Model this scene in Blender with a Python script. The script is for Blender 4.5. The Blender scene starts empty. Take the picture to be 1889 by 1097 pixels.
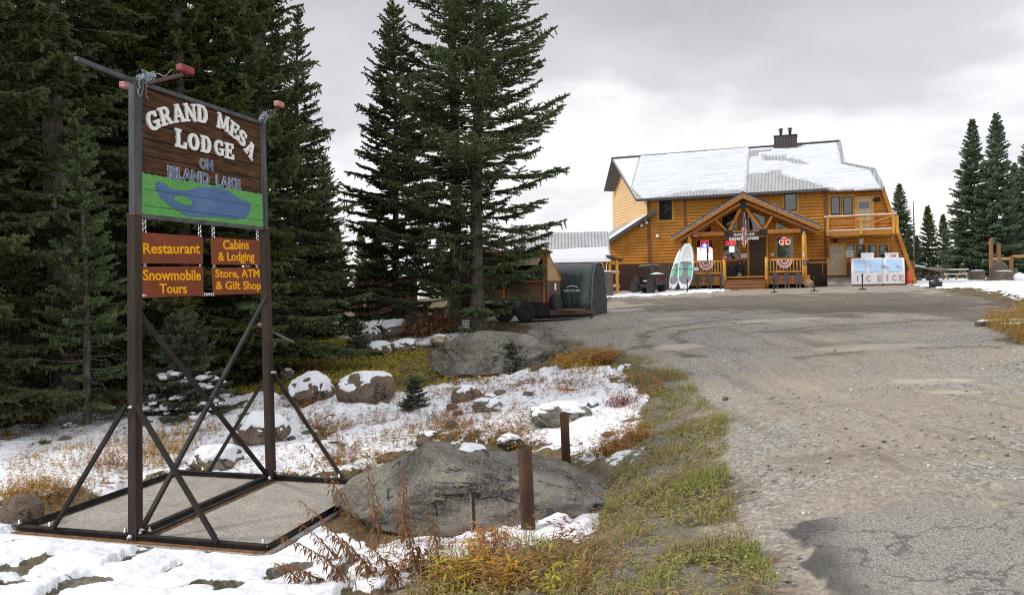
import bpy, bmesh, math, random
import numpy as np
from mathutils import Vector, Matrix
R = math.radians
SC = bpy.context.scene
COL = SC.collection

# ------------------------------------------------------------------ camera
IW, IH, FPX = 1889.0, 1097.0, 1450.0
ROLL = 0.0199
YH0 = 512 + ROLL * (1352 - 944.5)
PITCH = math.atan((548.5 - YH0) / FPX)
EYE = np.array([0.0, 0.0, 2.4])
cam_d = bpy.data.cameras.new('camera')
cam = bpy.data.objects.new('camera', cam_d)
COL.objects.link(cam)
cam_d.sensor_width = 36.0
cam_d.lens = 36.0 * FPX / IW
cam_d.clip_start = 0.05
cam_d.clip_end = 6000
cam.matrix_world = Matrix.Translation(EYE.tolist()) @ Matrix.Rotation(R(90) - PITCH, 4, 'X') @ Matrix.Rotation(-ROLL, 4, 'Z')
SC.camera = cam

# ------------------------------------------------------------------ world, sun, exposure
SUN_AZ, SUN_EL = -88.0, 38.0            # degrees left of the view axis, above the horizon
W = bpy.data.worlds.new('World'); SC.world = W; W.use_nodes = True
wn = W.node_tree; wn.nodes.clear()
def wnode(t, **k):
    n = wn.nodes.new(t)
    for a, v in k.items(): setattr(n, a, v)
    return n
wl = wn.links.new
sky = wnode('ShaderNodeTexSky', sky_type='NISHITA', sun_disc=False)
sky.sun_elevation = R(SUN_EL); sky.sun_rotation = R(SUN_AZ); sky.altitude = 3000
skyv = wnode('ShaderNodeVectorMath', operation='SCALE'); skyv.inputs['Scale'].default_value = 0.10
wl(sky.outputs[0], skyv.inputs[0])
tc = wnode('ShaderNodeTexCoord')
sep = wnode('ShaderNodeSeparateXYZ'); wl(tc.outputs['Generated'], sep.inputs[0])
def wmath(op, a, b=None, clamp=False):
    n = wnode('ShaderNodeMath', operation=op, use_clamp=clamp)
    for i, v in enumerate((a, b)):
        if v is None: continue
        if isinstance(v, (int, float)): n.inputs[i].default_value = v
        else: wl(v, n.inputs[i])
    return n.outputs[0]
zc = wmath('MAXIMUM', sep.outputs['Z'], 0.0)
den = wmath('ADD', zc, 0.22)
cx = wmath('DIVIDE', sep.outputs['X'], den); cy = wmath('DIVIDE', sep.outputs['Y'], den)
cmb = wnode('ShaderNodeCombineXYZ'); wl(cx, cmb.inputs[0]); wl(cy, cmb.inputs[1])
def wnoise(scale, detail, off, dist=0.0):
    mp = wnode('ShaderNodeMapping'); mp.inputs['Location'].default_value = off
    wl(cmb.outputs[0], mp.inputs['Vector'])
    n = wnode('ShaderNodeTexNoise'); n.inputs['Scale'].default_value = scale
    n.inputs['Detail'].default_value = detail; n.inputs['Roughness'].default_value = 0.52
    n.inputs['Distortion'].default_value = dist
    wl(mp.outputs[0], n.inputs['Vector'])
    return n.outputs['Fac']
CLOUD_OFF = (3.1, 1.4, 0.0)
n1 = wnoise(0.62, 6.0, CLOUD_OFF, 0.25)
n2 = wnoise(1.9, 6.0, (7.0, 2.2, 0), 0.2)
cl = wmath('ADD', wmath('MULTIPLY', n1, 0.66), wmath('MULTIPLY', n2, 0.36))
# deck of cloud thickens with height above the horizon, and is bright and thin low down
hz = wmath('MULTIPLY', zc, 2.1, True)
clh = wmath('ADD', cl, wmath('MULTIPLY', wmath('SUBTRACT', hz, 0.46), 0.44))
ramp = wnode('ShaderNodeValToRGB')
cr = ramp.color_ramp
cr.elements[0].position = 0.36; cr.elements[0].color = (1.10, 1.09, 1.08, 1)
cr.elements[1].position = 0.74; cr.elements[1].color = (0.52, 0.525, 0.545, 1)
e = cr.elements.new(0.45); e.color = (1.0, 1.0, 1.0, 1)
e = cr.elements.new(0.52); e.color = (0.75, 0.755, 0.77, 1)
wl(clh, ramp.inputs[0])
# overcast: the zenith is the brightest part of the deck
zen = wmath('POWER', wmath('MULTIPLY', wmath('SUBTRACT', zc, 0.42), 1.75, True), 1.2)
back = wnode('ShaderNodeMapRange', interpolation_type='SMOOTHSTEP'); wl(sep.outputs['Y'], back.inputs[0])
back.inputs[1].default_value = 0.15; back.inputs[2].default_value = -0.6; back.inputs[3].default_value = 0.0; back.inputs[4].default_value = 0.7
gain = wmath('ADD', wmath('ADD', wmath('MULTIPLY', zen, 1.7), 1.0), back.outputs[0])
cs = wnode('ShaderNodeVectorMath', operation='SCALE'); wl(ramp.outputs[0], cs.inputs[0]); wl(gain, cs.inputs['Scale'])
mix = wnode('ShaderNodeMix', data_type='RGBA'); mix.inputs[0].default_value = 0.90
wl(skyv.outputs[0], mix.inputs[6]); wl(cs.outputs[0], mix.inputs[7])
bg = wnode('ShaderNodeBackground'); bg.inputs['Strength'].default_value = 1.0
wl(mix.outputs[2], bg.inputs['Color'])
wo = wnode('ShaderNodeOutputWorld'); wl(bg.outputs[0], wo.inputs[0])

sun_d = bpy.data.lights.new('sun', 'SUN'); sun = bpy.data.objects.new('sun', sun_d); COL.objects.link(sun)
sun_d.energy = 2.5; sun_d.angle = R(7); sun_d.color = (1.0, 0.95, 0.87)
_sd = Vector((math.sin(R(SUN_AZ)) * math.cos(R(SUN_EL)), math.cos(R(SUN_AZ)) * math.cos(R(SUN_EL)), math.sin(R(SUN_EL))))
sun.rotation_euler = _sd.to_track_quat('Z', 'Y').to_euler()

vs = SC.view_settings
vs.view_transform = 'Standard'; vs.look = 'None'; vs.exposure = 0.09; vs.gamma = 1.0
try: vs.use_curve_mapping = False
except Exception: pass
cy_ = SC.cycles
cy_.filter_width = 1.1; cy_.use_denoising = False; cy_.use_adaptive_sampling = False; cy_.sample_clamp_indirect = 2.0
cy_.max_bounces = 5; cy_.diffuse_bounces = 3; cy_.glossy_bounces = 2; cy_.transmission_bounces = 4; cy_.transparent_max_bounces = 6
cy_.caustics_reflective = False; cy_.caustics_refractive = False

# ------------------------------------------------------------------ pixel of the photograph -> ray into the place (used to take measurements)
_c, _s, _cp, _sp = math.cos(ROLL), math.sin(ROLL), math.cos(PITCH), math.sin(PITCH)
def ray(px, py):
    x = px - IW / 2; y = IH / 2 - py
    x, y = _c * x + _s * y, -_s * x + _c * y
    return np.array([x, FPX * _cp + y * _sp, -FPX * _sp + y * _cp]) / FPX
def at_z(px, py, z):
    r = ray(px, py); return EYE + r * ((z - EYE[2]) / r[2])
def at_y(px, py, Y):
    r = ray(px, py); return EYE + r * (Y / r[1])
def at_plane(px, py, P, n):
    r = ray(px, py); t = float((np.asarray(P) - EYE) @ n) / float(r @ n); return EYE + t * r

# ------------------------------------------------------------------ noise (numpy)
def _hash(ix, iy, iz, seed):
    h = (ix * 374761393 + iy * 668265263 + iz * 2147483647 * 3 + seed * 1274126177) & 0xFFFFFFFF
    h = ((h ^ (h >> 13)) * 1274126177) & 0xFFFFFFFF
    h = (h ^ (h >> 16)) & 0xFFFFFFFF
    return h.astype(np.float64) / 4294967295.0
def vnoise(p, seed=0):
    p = np.asarray(p, float); i = np.floor(p).astype(np.int64); f = p - i
    f = f * f * f * (f * (f * 6 - 15) + 10)
    if p.shape[-1] == 2:
        ix, iy = i[..., 0], i[..., 1]; z = np.zeros_like(ix)
        a = _hash(ix, iy, z, seed); b = _hash(ix + 1, iy, z, seed); c = _hash(ix, iy + 1, z, seed); d = _hash(ix + 1, iy + 1, z, seed)
        fx, fy = f[..., 0], f[..., 1]
        return (a * (1 - fx) + b * fx) * (1 - fy) + (c * (1 - fx) + d * fx) * fy
    ix, iy, iz = i[..., 0], i[..., 1], i[..., 2]; fx, fy, fz = f[..., 0], f[..., 1], f[..., 2]
    def L(k):
        a = _hash(ix, iy, iz + k, seed); b = _hash(ix + 1, iy, iz + k, seed); c = _hash(ix, iy + 1, iz + k, seed); d = _hash(ix + 1, iy + 1, iz + k, seed)
        return (a * (1 - fx) + b * fx) * (1 - fy) + (c * (1 - fx) + d * fx) * fy
    return L(0) * (1 - fz) + L(1) * fz
def fbm(p, seed=0, octv=4, gain=0.5):
    p = np.asarray(p, float); s = 0; a = 1; t = 0
    for o in range(octv):
        s = s + a * vnoise(p * (2 ** o) + 17.3 * o, seed + o); t += a; a *= gain
    return s / t
def sstep(a, b, x):
    t = np.clip((x - a) / (b - a), 0, 1); return t * t * (3 - 2 * t)

# ------------------------------------------------------------------ objects
def link(o, parent=None):
    COL.objects.link(o)
    if parent is not None: o.parent = parent
    return o
def tag(o, label=None, cat=None, group=None, kind=None):
    for k, v in (('label', label), ('category', cat), ('group', group), ('kind', kind)):
        if v: o[k] = v
    return o
def thing(name, label, cat, loc=(0, 0, 0), rz=0.0, group=None, scale=1.0):
    o = bpy.data.objects.new(name, None); o.location = tuple(float(v) for v in loc); o.rotation_euler = (0, 0, rz)
    o.scale = (scale,) * 3; o.empty_display_size = 0.2
    link(o); return tag(o, label, cat, group)
def copy_tree(o, parent=None):
    c = o.copy(); COL.objects.link(c); c.parent = parent
    for ch in list(o.children): copy_tree(ch, c)
    return c
def np_mesh(name, V, F, mat=None, smooth=False, attrs=None):
    """V (n,3), F (m,k) arrays of one polygon size"""
    V = np.asarray(V, np.float32); F = np.asarray(F, np.int32); k = F.shape[1]
    me = bpy.data.meshes.new(name)
    me.vertices.add(len(V)); me.vertices.foreach_set('co', V.ravel())
    me.loops.add(F.size); me.loops.foreach_set('vertex_index', F.ravel())
    me.polygons.add(len(F)); me.polygons.foreach_set('loop_start', np.arange(0, F.size, k, dtype=np.int32))
    if smooth: me.polygons.foreach_set('use_smooth', np.ones(len(F), bool))
    for an, av in (attrs or {}).items():
        a = me.attributes.new(an, 'FLOAT', 'POINT'); a.data.foreach_set('value', np.asarray(av, np.float32))
    me.update(calc_edges=True); me.validate()
    if mat: me.materials.append(mat)
    return me

class MB:
    """collects shapes, then links them as ONE mesh object"""
    def __init__(s): s.v = []; s.f = []; s.sm = []
    def add(s, vs, fs, smooth=False):
        o = len(s.v); s.v += [tuple(float(c) for c in v) for v in vs]
        s.f += [tuple(i + o for i in f) for f in fs]; s.sm += [smooth] * len(fs); return s
    def box(s, a, b):
        x0, x1 = sorted((a[0], b[0])); y0, y1 = sorted((a[1], b[1])); z0, z1 = sorted((a[2], b[2]))
        return s.add([(x0, y0, z0), (x1, y0, z0), (x1, y1, z0), (x0, y1, z0), (x0, y0, z1), (x1, y0, z1), (x1, y1, z1), (x0, y1, z1)],
                     [(0, 3, 2, 1), (4, 5, 6, 7), (0, 1, 5, 4), (1, 2, 6, 5), (2, 3, 7, 6), (3, 0, 4, 7)])
    def beam(s, p, q, w, h, up=(0, 0, 1)):
        p = Vector(p); q = Vector(q); d = (q - p).normalized(); u = Vector(up)
        if abs(d.dot(u)) > 0.98: u = Vector((0, 1, 0))
        x = d.cross(u).normalized(); y = x.cross(d).normalized()
        vs = []
        for c in (p, q):
            for a, b in ((-1, -1), (1, -1), (1, 1), (-1, 1)): vs.append(c + x * (a * w / 2) + y * (b * h / 2))
        return s.add(vs, [(0, 1, 2, 3), (7, 6, 5, 4), (0, 4, 5, 1), (1, 5, 6, 2), (2, 6, 7, 3), (3, 7, 4, 0)])
    def tube(s, pts, rad, n=10, cap=True, smooth=True):
        pts = [Vector(p) for p in pts]
        if not hasattr(rad, '__len__'): rad = [rad] * len(pts)
        vs = []; prev = None
        for i, p in enumerate(pts):
            d = (pts[min(i + 1, len(pts) - 1)] - pts[max(i - 1, 0)])
            d = d.normalized() if d.length > 1e-9 else Vector((0, 0, 1))
            if prev is None:
                u = Vector((0, 0, 1)) if abs(d.z) < 0.9 else Vector((1, 0, 0)); x = d.cross(u).normalized()
            else: x = (prev - d * prev.dot(d)).normalized()
            prev = x; y = d.cross(x)
            for k in range(n):
                a = 2 * math.pi * k / n; vs.append(p + (x * math.cos(a) + y * math.sin(a)) * rad[i])
        fs = []
        for i in range(len(pts) - 1):
            for k in range(n):
                k2 = (k + 1) % n; fs.append((i * n + k, i * n + k2, (i + 1) * n + k2, (i + 1) * n + k))
        s.add(vs, fs, smooth)
        if cap:
            o = len(s.v) - len(vs)
            s.f.append(tuple(o + k for k in reversed(range(n)))); s.sm.append(False)
            s.f.append(tuple(o + (len(pts) - 1) * n + k for k in range(n))); s.sm.append(False)
        return s
    def prism(s, poly, fn, d0, d1):
        """poly: 2D outline; fn(a,b,d)->3D; extruded between d0 and d1"""
        n = len(poly); vs = [fn(a, b, d0) for a, b in poly] + [fn(a, b, d1) for a, b in poly]
        fs = [tuple(range(n)), tuple(range(2 * n - 1, n - 1, -1))]
        for i in range(n): j = (i + 1) % n; fs.append((j, i, n + i, n + j))
        return s.add(vs, fs)
    def lathe(s, prof, c, n=20, smooth=True, axis='z'):
        vs = []
        for r, z in prof:
            for k in range(n):
                a = 2 * math.pi * k / n; x, y = r * math.cos(a), r * math.sin(a)
                vs.append({'z': (c[0] + x, c[1] + y, c[2] + z), 'x': (c[0] + z, c[1] + x, c[2] + y), 'y': (c[0] + x, c[1] + z, c[2] + y)}[axis])
        fs = []
        for i in range(len(prof) - 1):
            for k in range(n):
                k2 = (k + 1) % n; fs.append((i * n + k, i * n + k2, (i + 1) * n + k2, (i + 1) * n + k))
        fs.append(tuple(reversed(range(n)))); fs.append(tuple((len(prof) - 1) * n + k for k in range(n)))
        return s.add(vs, fs, smooth)
    def strip(s, A, B, smooth=False):
        """quads between two polylines of the same length"""
        n = len(A); return s.add(list(A) + list(B), [(i, i + 1, n + i + 1, n + i) for i in range(n - 1)], smooth)
    def mesh(s, name, mat):
        me = bpy.data.meshes.new(name); me.from_pydata(s.v, [], s.f); me.update()
        me.polygons.foreach_set('use_smooth', s.sm)
        bm = bmesh.new(); bm.from_mesh(me); bmesh.ops.recalc_face_normals(bm, faces=bm.faces[:]); bm.to_mesh(me); bm.free()
        if mat: me.materials.append(mat)
        return me
    def build(s, name, mat, parent=None, bevel=0.0, label=None):
        o = link(bpy.data.objects.new(name, s.mesh(name, mat)), parent)
        if bevel:
            m = o.modifiers.new('bevel', 'BEVEL'); m.width = bevel; m.segments = 2; m.limit_method = 'ANGLE'
        if label: o['label'] = label
        return o

# ------------------------------------------------------------------ materials
class NT:
    def __init__(s, name):
        s.m = bpy.data.materials.new(name); s.m.use_nodes = True; s.t = s.m.node_tree; s.t.nodes.clear()
    def n(s, t, **k):
        x = s.t.nodes.new(t)
        for a, v in k.items():
            if a.startswith('i_'): x.inputs[a[2:].replace('_', ' ')].default_value = v
            else: setattr(x, a, v)
        return x
    def l(s, a, b): s.t.links.new(a, b)
    def math(s, op, a, b=None, clamp=False):
        n = s.n('ShaderNodeMath', operation=op, use_clamp=clamp)
        for i, v in enumerate((a, b)):
            if v is None: continue
            if isinstance(v, (int, float)): n.inputs[i].default_value = v
            else: s.l(v, n.inputs[i])
        return n.outputs[0]
    def mix(s, f, a, b):
        n = s.n('ShaderNodeMix', data_type='RGBA')
        for i, v in ((0, f), (6, a), (7, b)):
            if isinstance(v, (int, float)): n.inputs[i].default_value = v if i == 0 else (v, v, v, 1)
            elif isinstance(v, tuple): n.inputs[i].default_value = v if len(v) == 4 else (*v, 1)
            else: s.l(v, n.inputs[i])
        return n.outputs[2]
    def coord(s, kind='Object', scale=(1, 1, 1)):
        if not hasattr(s, '_tc'): s._tc = s.n('ShaderNodeTexCoord')
        o = s._tc.outputs[kind]
        if scale != (1, 1, 1):
            mp = s.n('ShaderNodeMapping'); mp.inputs['Scale'].default_value = scale; s.l(o, mp.inputs['Vector']); o = mp.outputs[0]
        return o
    def noise(s, v, scale, detail=4.0, rough=0.55, dist=0.0):
        n = s.n('ShaderNodeTexNoise'); n.inputs['Scale'].default_value = scale; n.inputs['Detail'].default_value = detail
        n.inputs['Roughness'].default_value = rough; n.inputs['Distortion'].default_value = dist; s.l(v, n.inputs['Vector']); return n.outputs['Fac']
    def vor(s, v, scale, out='Distance', feature='F1'):
        n = s.n('ShaderNodeTexVoronoi', feature=feature); n.inputs['Scale'].default_value = scale; s.l(v, n.inputs['Vector']); return n.outputs[out]
    def step(s, x, a, b):
        n = s.n('ShaderNodeMapRange', interpolation_type='SMOOTHSTEP'); s.l(x, n.inputs[0]); n.inputs[1].default_value = a; n.inputs[2].default_value = b; return n.outputs[0]
    def ramp(s, x, stops):
        n = s.n('ShaderNodeValToRGB'); c = n.color_ramp
        while len(c.elements) < len(stops): c.elements.new(0.5)
        for e, (p, col) in zip(c.elements, stops): e.position = p; e.color = (*col, 1)
        s.l(x, n.inputs[0]); return n.outputs[0]
    def attr(s, name): return s.n('ShaderNodeAttribute', attribute_name=name).outputs['Fac']
    def out(s, col, rough=0.6, metal=0.0, bump=None, bdist=0.01, bstr=0.6, spec=0.4, emit=None, estr=0.0, **kw):
        p = s.n('ShaderNodeBsdfPrincipled')
        def put(k, v):
            if isinstance(v, (int, float)): p.inputs[k].default_value = v
            elif isinstance(v, tuple): p.inputs[k].default_value = v if len(v) == 4 else (*v, 1)
            else: s.l(v, p.inputs[k])
        put('Base Color', col); put('Roughness', rough); put('Metallic', metal); put('Specular IOR Level', spec)
        if emit is not None: put('Emission Color', emit); put('Emission Strength', estr)
        for k, v in kw.items(): put(k.replace('_', ' '), v)
        if bump is not None:
            b = s.n('ShaderNodeBump'); b.inputs['Strength'].default_value = bstr; b.inputs['Distance'].default_value = bdist
            s.l(bump, b.inputs['Height']); s.l(b.outputs[0], p.inputs['Normal'])
        o = s.n('ShaderNodeOutputMaterial'); s.l(p.outputs[0], o.inputs[0]); s.p = p
        return s.m
def M(name, c1, c2=None, scale=6.0, rough=0.6, metal=0.0, bump=0.0, stretch=(1, 1, 1), bscale=None, spec=0.4, detail=5.0, lo=0.35, hi=0.65, **kw):
    t = NT(name); v = t.coord('Object', stretch)
    f = t.noise(v, scale, detail)
    col = t.mix(t.step(f, lo, hi), c1, c2 if c2 else tuple(min(1, c * 0.72) for c in c1))
    b = t.noise(v, bscale or scale * 4, 5.0) if bump else None
    return t.out(col, rough, metal, b, bump or 0.01, 0.8, spec, **kw)
# ================================================================== GROUND
_ctl_px = [(30,985,-.03),(480,1027,-.03),(655,893,-.03),(345,872,-.03),(250,1000,-.03),(400,930,-.03),
 (100,1090,.04),(350,1090,.07),(600,1090,.10),(760,1090,.16),(900,1060,.25),(1100,1060,.45),(1250,1060,.62),(1400,1090,.70),(1700,1090,.74),(1880,1090,.77),
 (975,985,.20),(1045,858,.22),(700,1000,.05),(1110,900,.35),(1330,850,.68),(1330,770,.72),(1150,800,.38),(1240,690,.80),(1150,655,.86),(1060,640,.87),
 (1500,700,.86),(1880,700,.9),(1500,620,1.1),(1880,640,1.1),(1500,570,1.38),(1880,565,1.45),(1100,590,1.18),(940,592,1.05),
 (1400,533,1.72),(1210,540,1.60),(1640,520,1.88),(1850,525,1.76),(1130,545,1.52),
 (900,700,.40),(790,700,.35),(700,760,.10),(550,790,0),(850,760,.25),(1000,760,.35),(570,740,.1),(680,740,.2),(700,640,.62),(600,600,.7),(650,582,.9),
 (400,730,0),(200,762,-.05),(50,780,-.1),(0,900,-.02),(560,690,.25),(870,602,1.0),(100,860,-.03)]
_ctl = [tuple(at_z(a, b, z)) for a, b, z in _ctl_px]
_ctl += [(-60,60,1.0),(-5,75,1.2),(35,75,1.75),(60,75,1.8),(-40,20,-.3),(-80,0,0),(45,0,1),(70,35,1.4),(0,-25,.9),(-25,-25,.2),(0,2.0,.72),(-3,3,.25),(3,3,.76),(-25,120,-2),(70,120,-1)]
_ctl = np.array(_ctl)
def _U(d2): return 0.5 * d2 * np.log(np.maximum(d2, 1e-12))
def _fit():
    n = len(_ctl); D = ((_ctl[:, None, :2] - _ctl[None, :, :2]) ** 2).sum(-1)
    K = _U(D) + np.eye(n) * 0.02; P = np.c_[np.ones(n), _ctl[:, :2]]
    A = np.zeros((n + 3, n + 3)); A[:n, :n] = K; A[:n, n:] = P; A[n:, :n] = P.T
    return np.linalg.solve(A, np.r_[_ctl[:, 2], 0, 0, 0])
_w = _fit()
def ground_z(x, y):
    x = np.asarray(x, float); y = np.asarray(y, float); sh = x.shape; x = x.ravel(); y = y.ravel(); o = np.empty_like(x)
    for i in range(0, len(x), 60000):
        a = x[i:i + 60000]; b = y[i:i + 60000]
        D = (a[:, None] - _ctl[None, :, 0]) ** 2 + (b[:, None] - _ctl[None, :, 1]) ** 2
        o[i:i + 60000] = _U(D) @ _w[:-3] + _w[-3] + _w[-2] * a + _w[-1] * b
    r = np.hypot(x, y); k = sstep(85, 170, r)
    o = np.clip(o, -4, 3) * (1 - k) + (-14.0) * k
    return o.reshape(sh)
def gz(x, y): return float(ground_z(np.array([x]), np.array([y]))[0])
def G(px, py):
    """where the ray of a pixel meets the ground"""
    r = ray(px, py); t = np.geomspace(2.5, 150, 900); P = EYE + t[:, None] * r
    h = P[:, 2] - ground_z(P[:, 0], P[:, 1]); i = np.argmax(h < 0)
    if h[i] >= 0: i = len(t) - 1
    k = h[i - 1] / (h[i - 1] - h[i]) if i else 0
    p = P[i - 1] * (1 - k) + P[i] * k; p[2] = gz(p[0], p[1]); return p
def GY(px, Y):
    """ground point in the column of a pixel at depth Y"""
    r = ray(px, 560); x = r[0] / r[1] * Y; return np.array([x, Y, gz(x, Y)])
def poly_sd(x, y, poly):
    """signed distance to a polygon, inside positive"""
    x = np.asarray(x, float); y = np.asarray(y, float); d = np.full(x.shape, 1e9); ins = np.zeros(x.shape, bool); n = len(poly)
    for i in range(n):
        ax, ay = poly[i]; bx, by = poly[(i + 1) % n]; ex, ey = bx - ax, by - ay
        t = np.clip(((x - ax) * ex + (y - ay) * ey) / (ex * ex + ey * ey + 1e-12), 0, 1)
        d = np.minimum(d, (x - ax - t * ex) ** 2 + (y - ay - t * ey) ** 2)
        c = (ay > y) != (by > y)
        with np.errstate(divide='ignore', invalid='ignore'): xi = (bx - ax) * (y - ay) / (by - ay) + ax
        ins ^= c & (x < xi)
    d = np.sqrt(d); return np.where(ins, d, -d)
def gpoly(px): return [tuple(G(a, b)[:2]) for a, b in px]
ROAD = gpoly([(1415,1097),(1360,1010),(1330,930),(1318,850),(1325,780),(1262,705),(1185,662),(1120,650),(1062,640),(1010,610),(955,596),(930,588),(1010,566),(1120,558)])
_lodge_edge = [tuple(GY(1142, 43)[:2]), tuple(GY(1200, 44)[:2]), tuple(GY(1270, 44.5)[:2]), tuple(GY(1345, 44.5)[:2]), tuple(GY(1500, 46)[:2]), tuple(GY(1665, 50)[:2]), tuple(GY(1700, 47)[:2])]
ROAD += _lodge_edge + gpoly([(1760,543),(1840,556),(1889,566)]) + [(28, 34), (40, 36), (40, 2), (6, 0.5), (1.2, 2.0)]
ISLAND = gpoly([(1812,600),(1830,585),(1889,570)]) + [tuple(G(1889, 570)[:2] + np.array([6, .5])), tuple(G(1889, 640)[:2] + np.array([6, -1.5]))] + gpoly([(1889,638),(1850,620)])
ASPH = gpoly([(1512,1097),(1488,1040),(1466,985),(1462,966),(1560,952),(1700,948),(1889,950)]) + [(9, 6.3), (14, 5.0), (14, -2), (2.2, -2), (2.0, 2.2)]
VERGE = gpoly([(760,1097),(900,1040),(1060,1010),(1120,930),(1135,860),(1180,800),(1190,745),(1170,690),(1080,665),(1062,640),(1120,640),(1200,655),(1280,700),(1345,775),(1340,850),(1350,930),(1390,1010),(1460,1097)]) + [(1.6, 2.2), (-1.0, 3.4)]
SNOWY = {   # patches of deeper snow, pixel outlines on the ground
 'bank': gpoly([(0,960),(60,960),(240,975),(480,1000),(600,975),(650,990),(700,1030),(640,1097)]) + [(-1.2, 4.6), (-2.5, 4.0), (-5.5, 4.2), (-8.5, 5.6), (-7, 7.3)],
 'left': gpoly([(0,790),(150,765),(260,735),(450,722),(600,730),(660,885),(345,876),(240,900),(130,930),(0,935)]) + [(-8, 8.6), (-10, 12)],
 'field': gpoly([(520,715),(640,728),(760,724),(860,702),(980,686),(1080,675),(1190,690),(1250,735),(1190,790),(1130,850),(1010,835),(860,815),(650,880),(600,870),(560,800)]),
 'nose': gpoly([(990,960),(1060,950),(1130,935),(1110,985),(1010,1030),(900,1040),(780,1060),(700,1097),(640,1097),(690,1020),(800,1000)]),
 'front': [tuple(GY(1118, 41.5)[:2]), tuple(GY(1200, 41)[:2]), tuple(GY(1300, 41.2)[:2]), tuple(GY(1352, 43.8)[:2]), tuple(GY(1330, 46.5)[:2]), tuple(GY(1130, 50)[:2])],
 'yard': gpoly([(1740,532),(1810,536),(1850,545),(1889,556)]) + [(33, 40), (36, 58), (26, 58)],
 'backl': gpoly([(560,600),(640,585),(740,588),(840,590),(900,606),(940,625),(860,640),(760,640),(680,628),(590,625)])}

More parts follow.
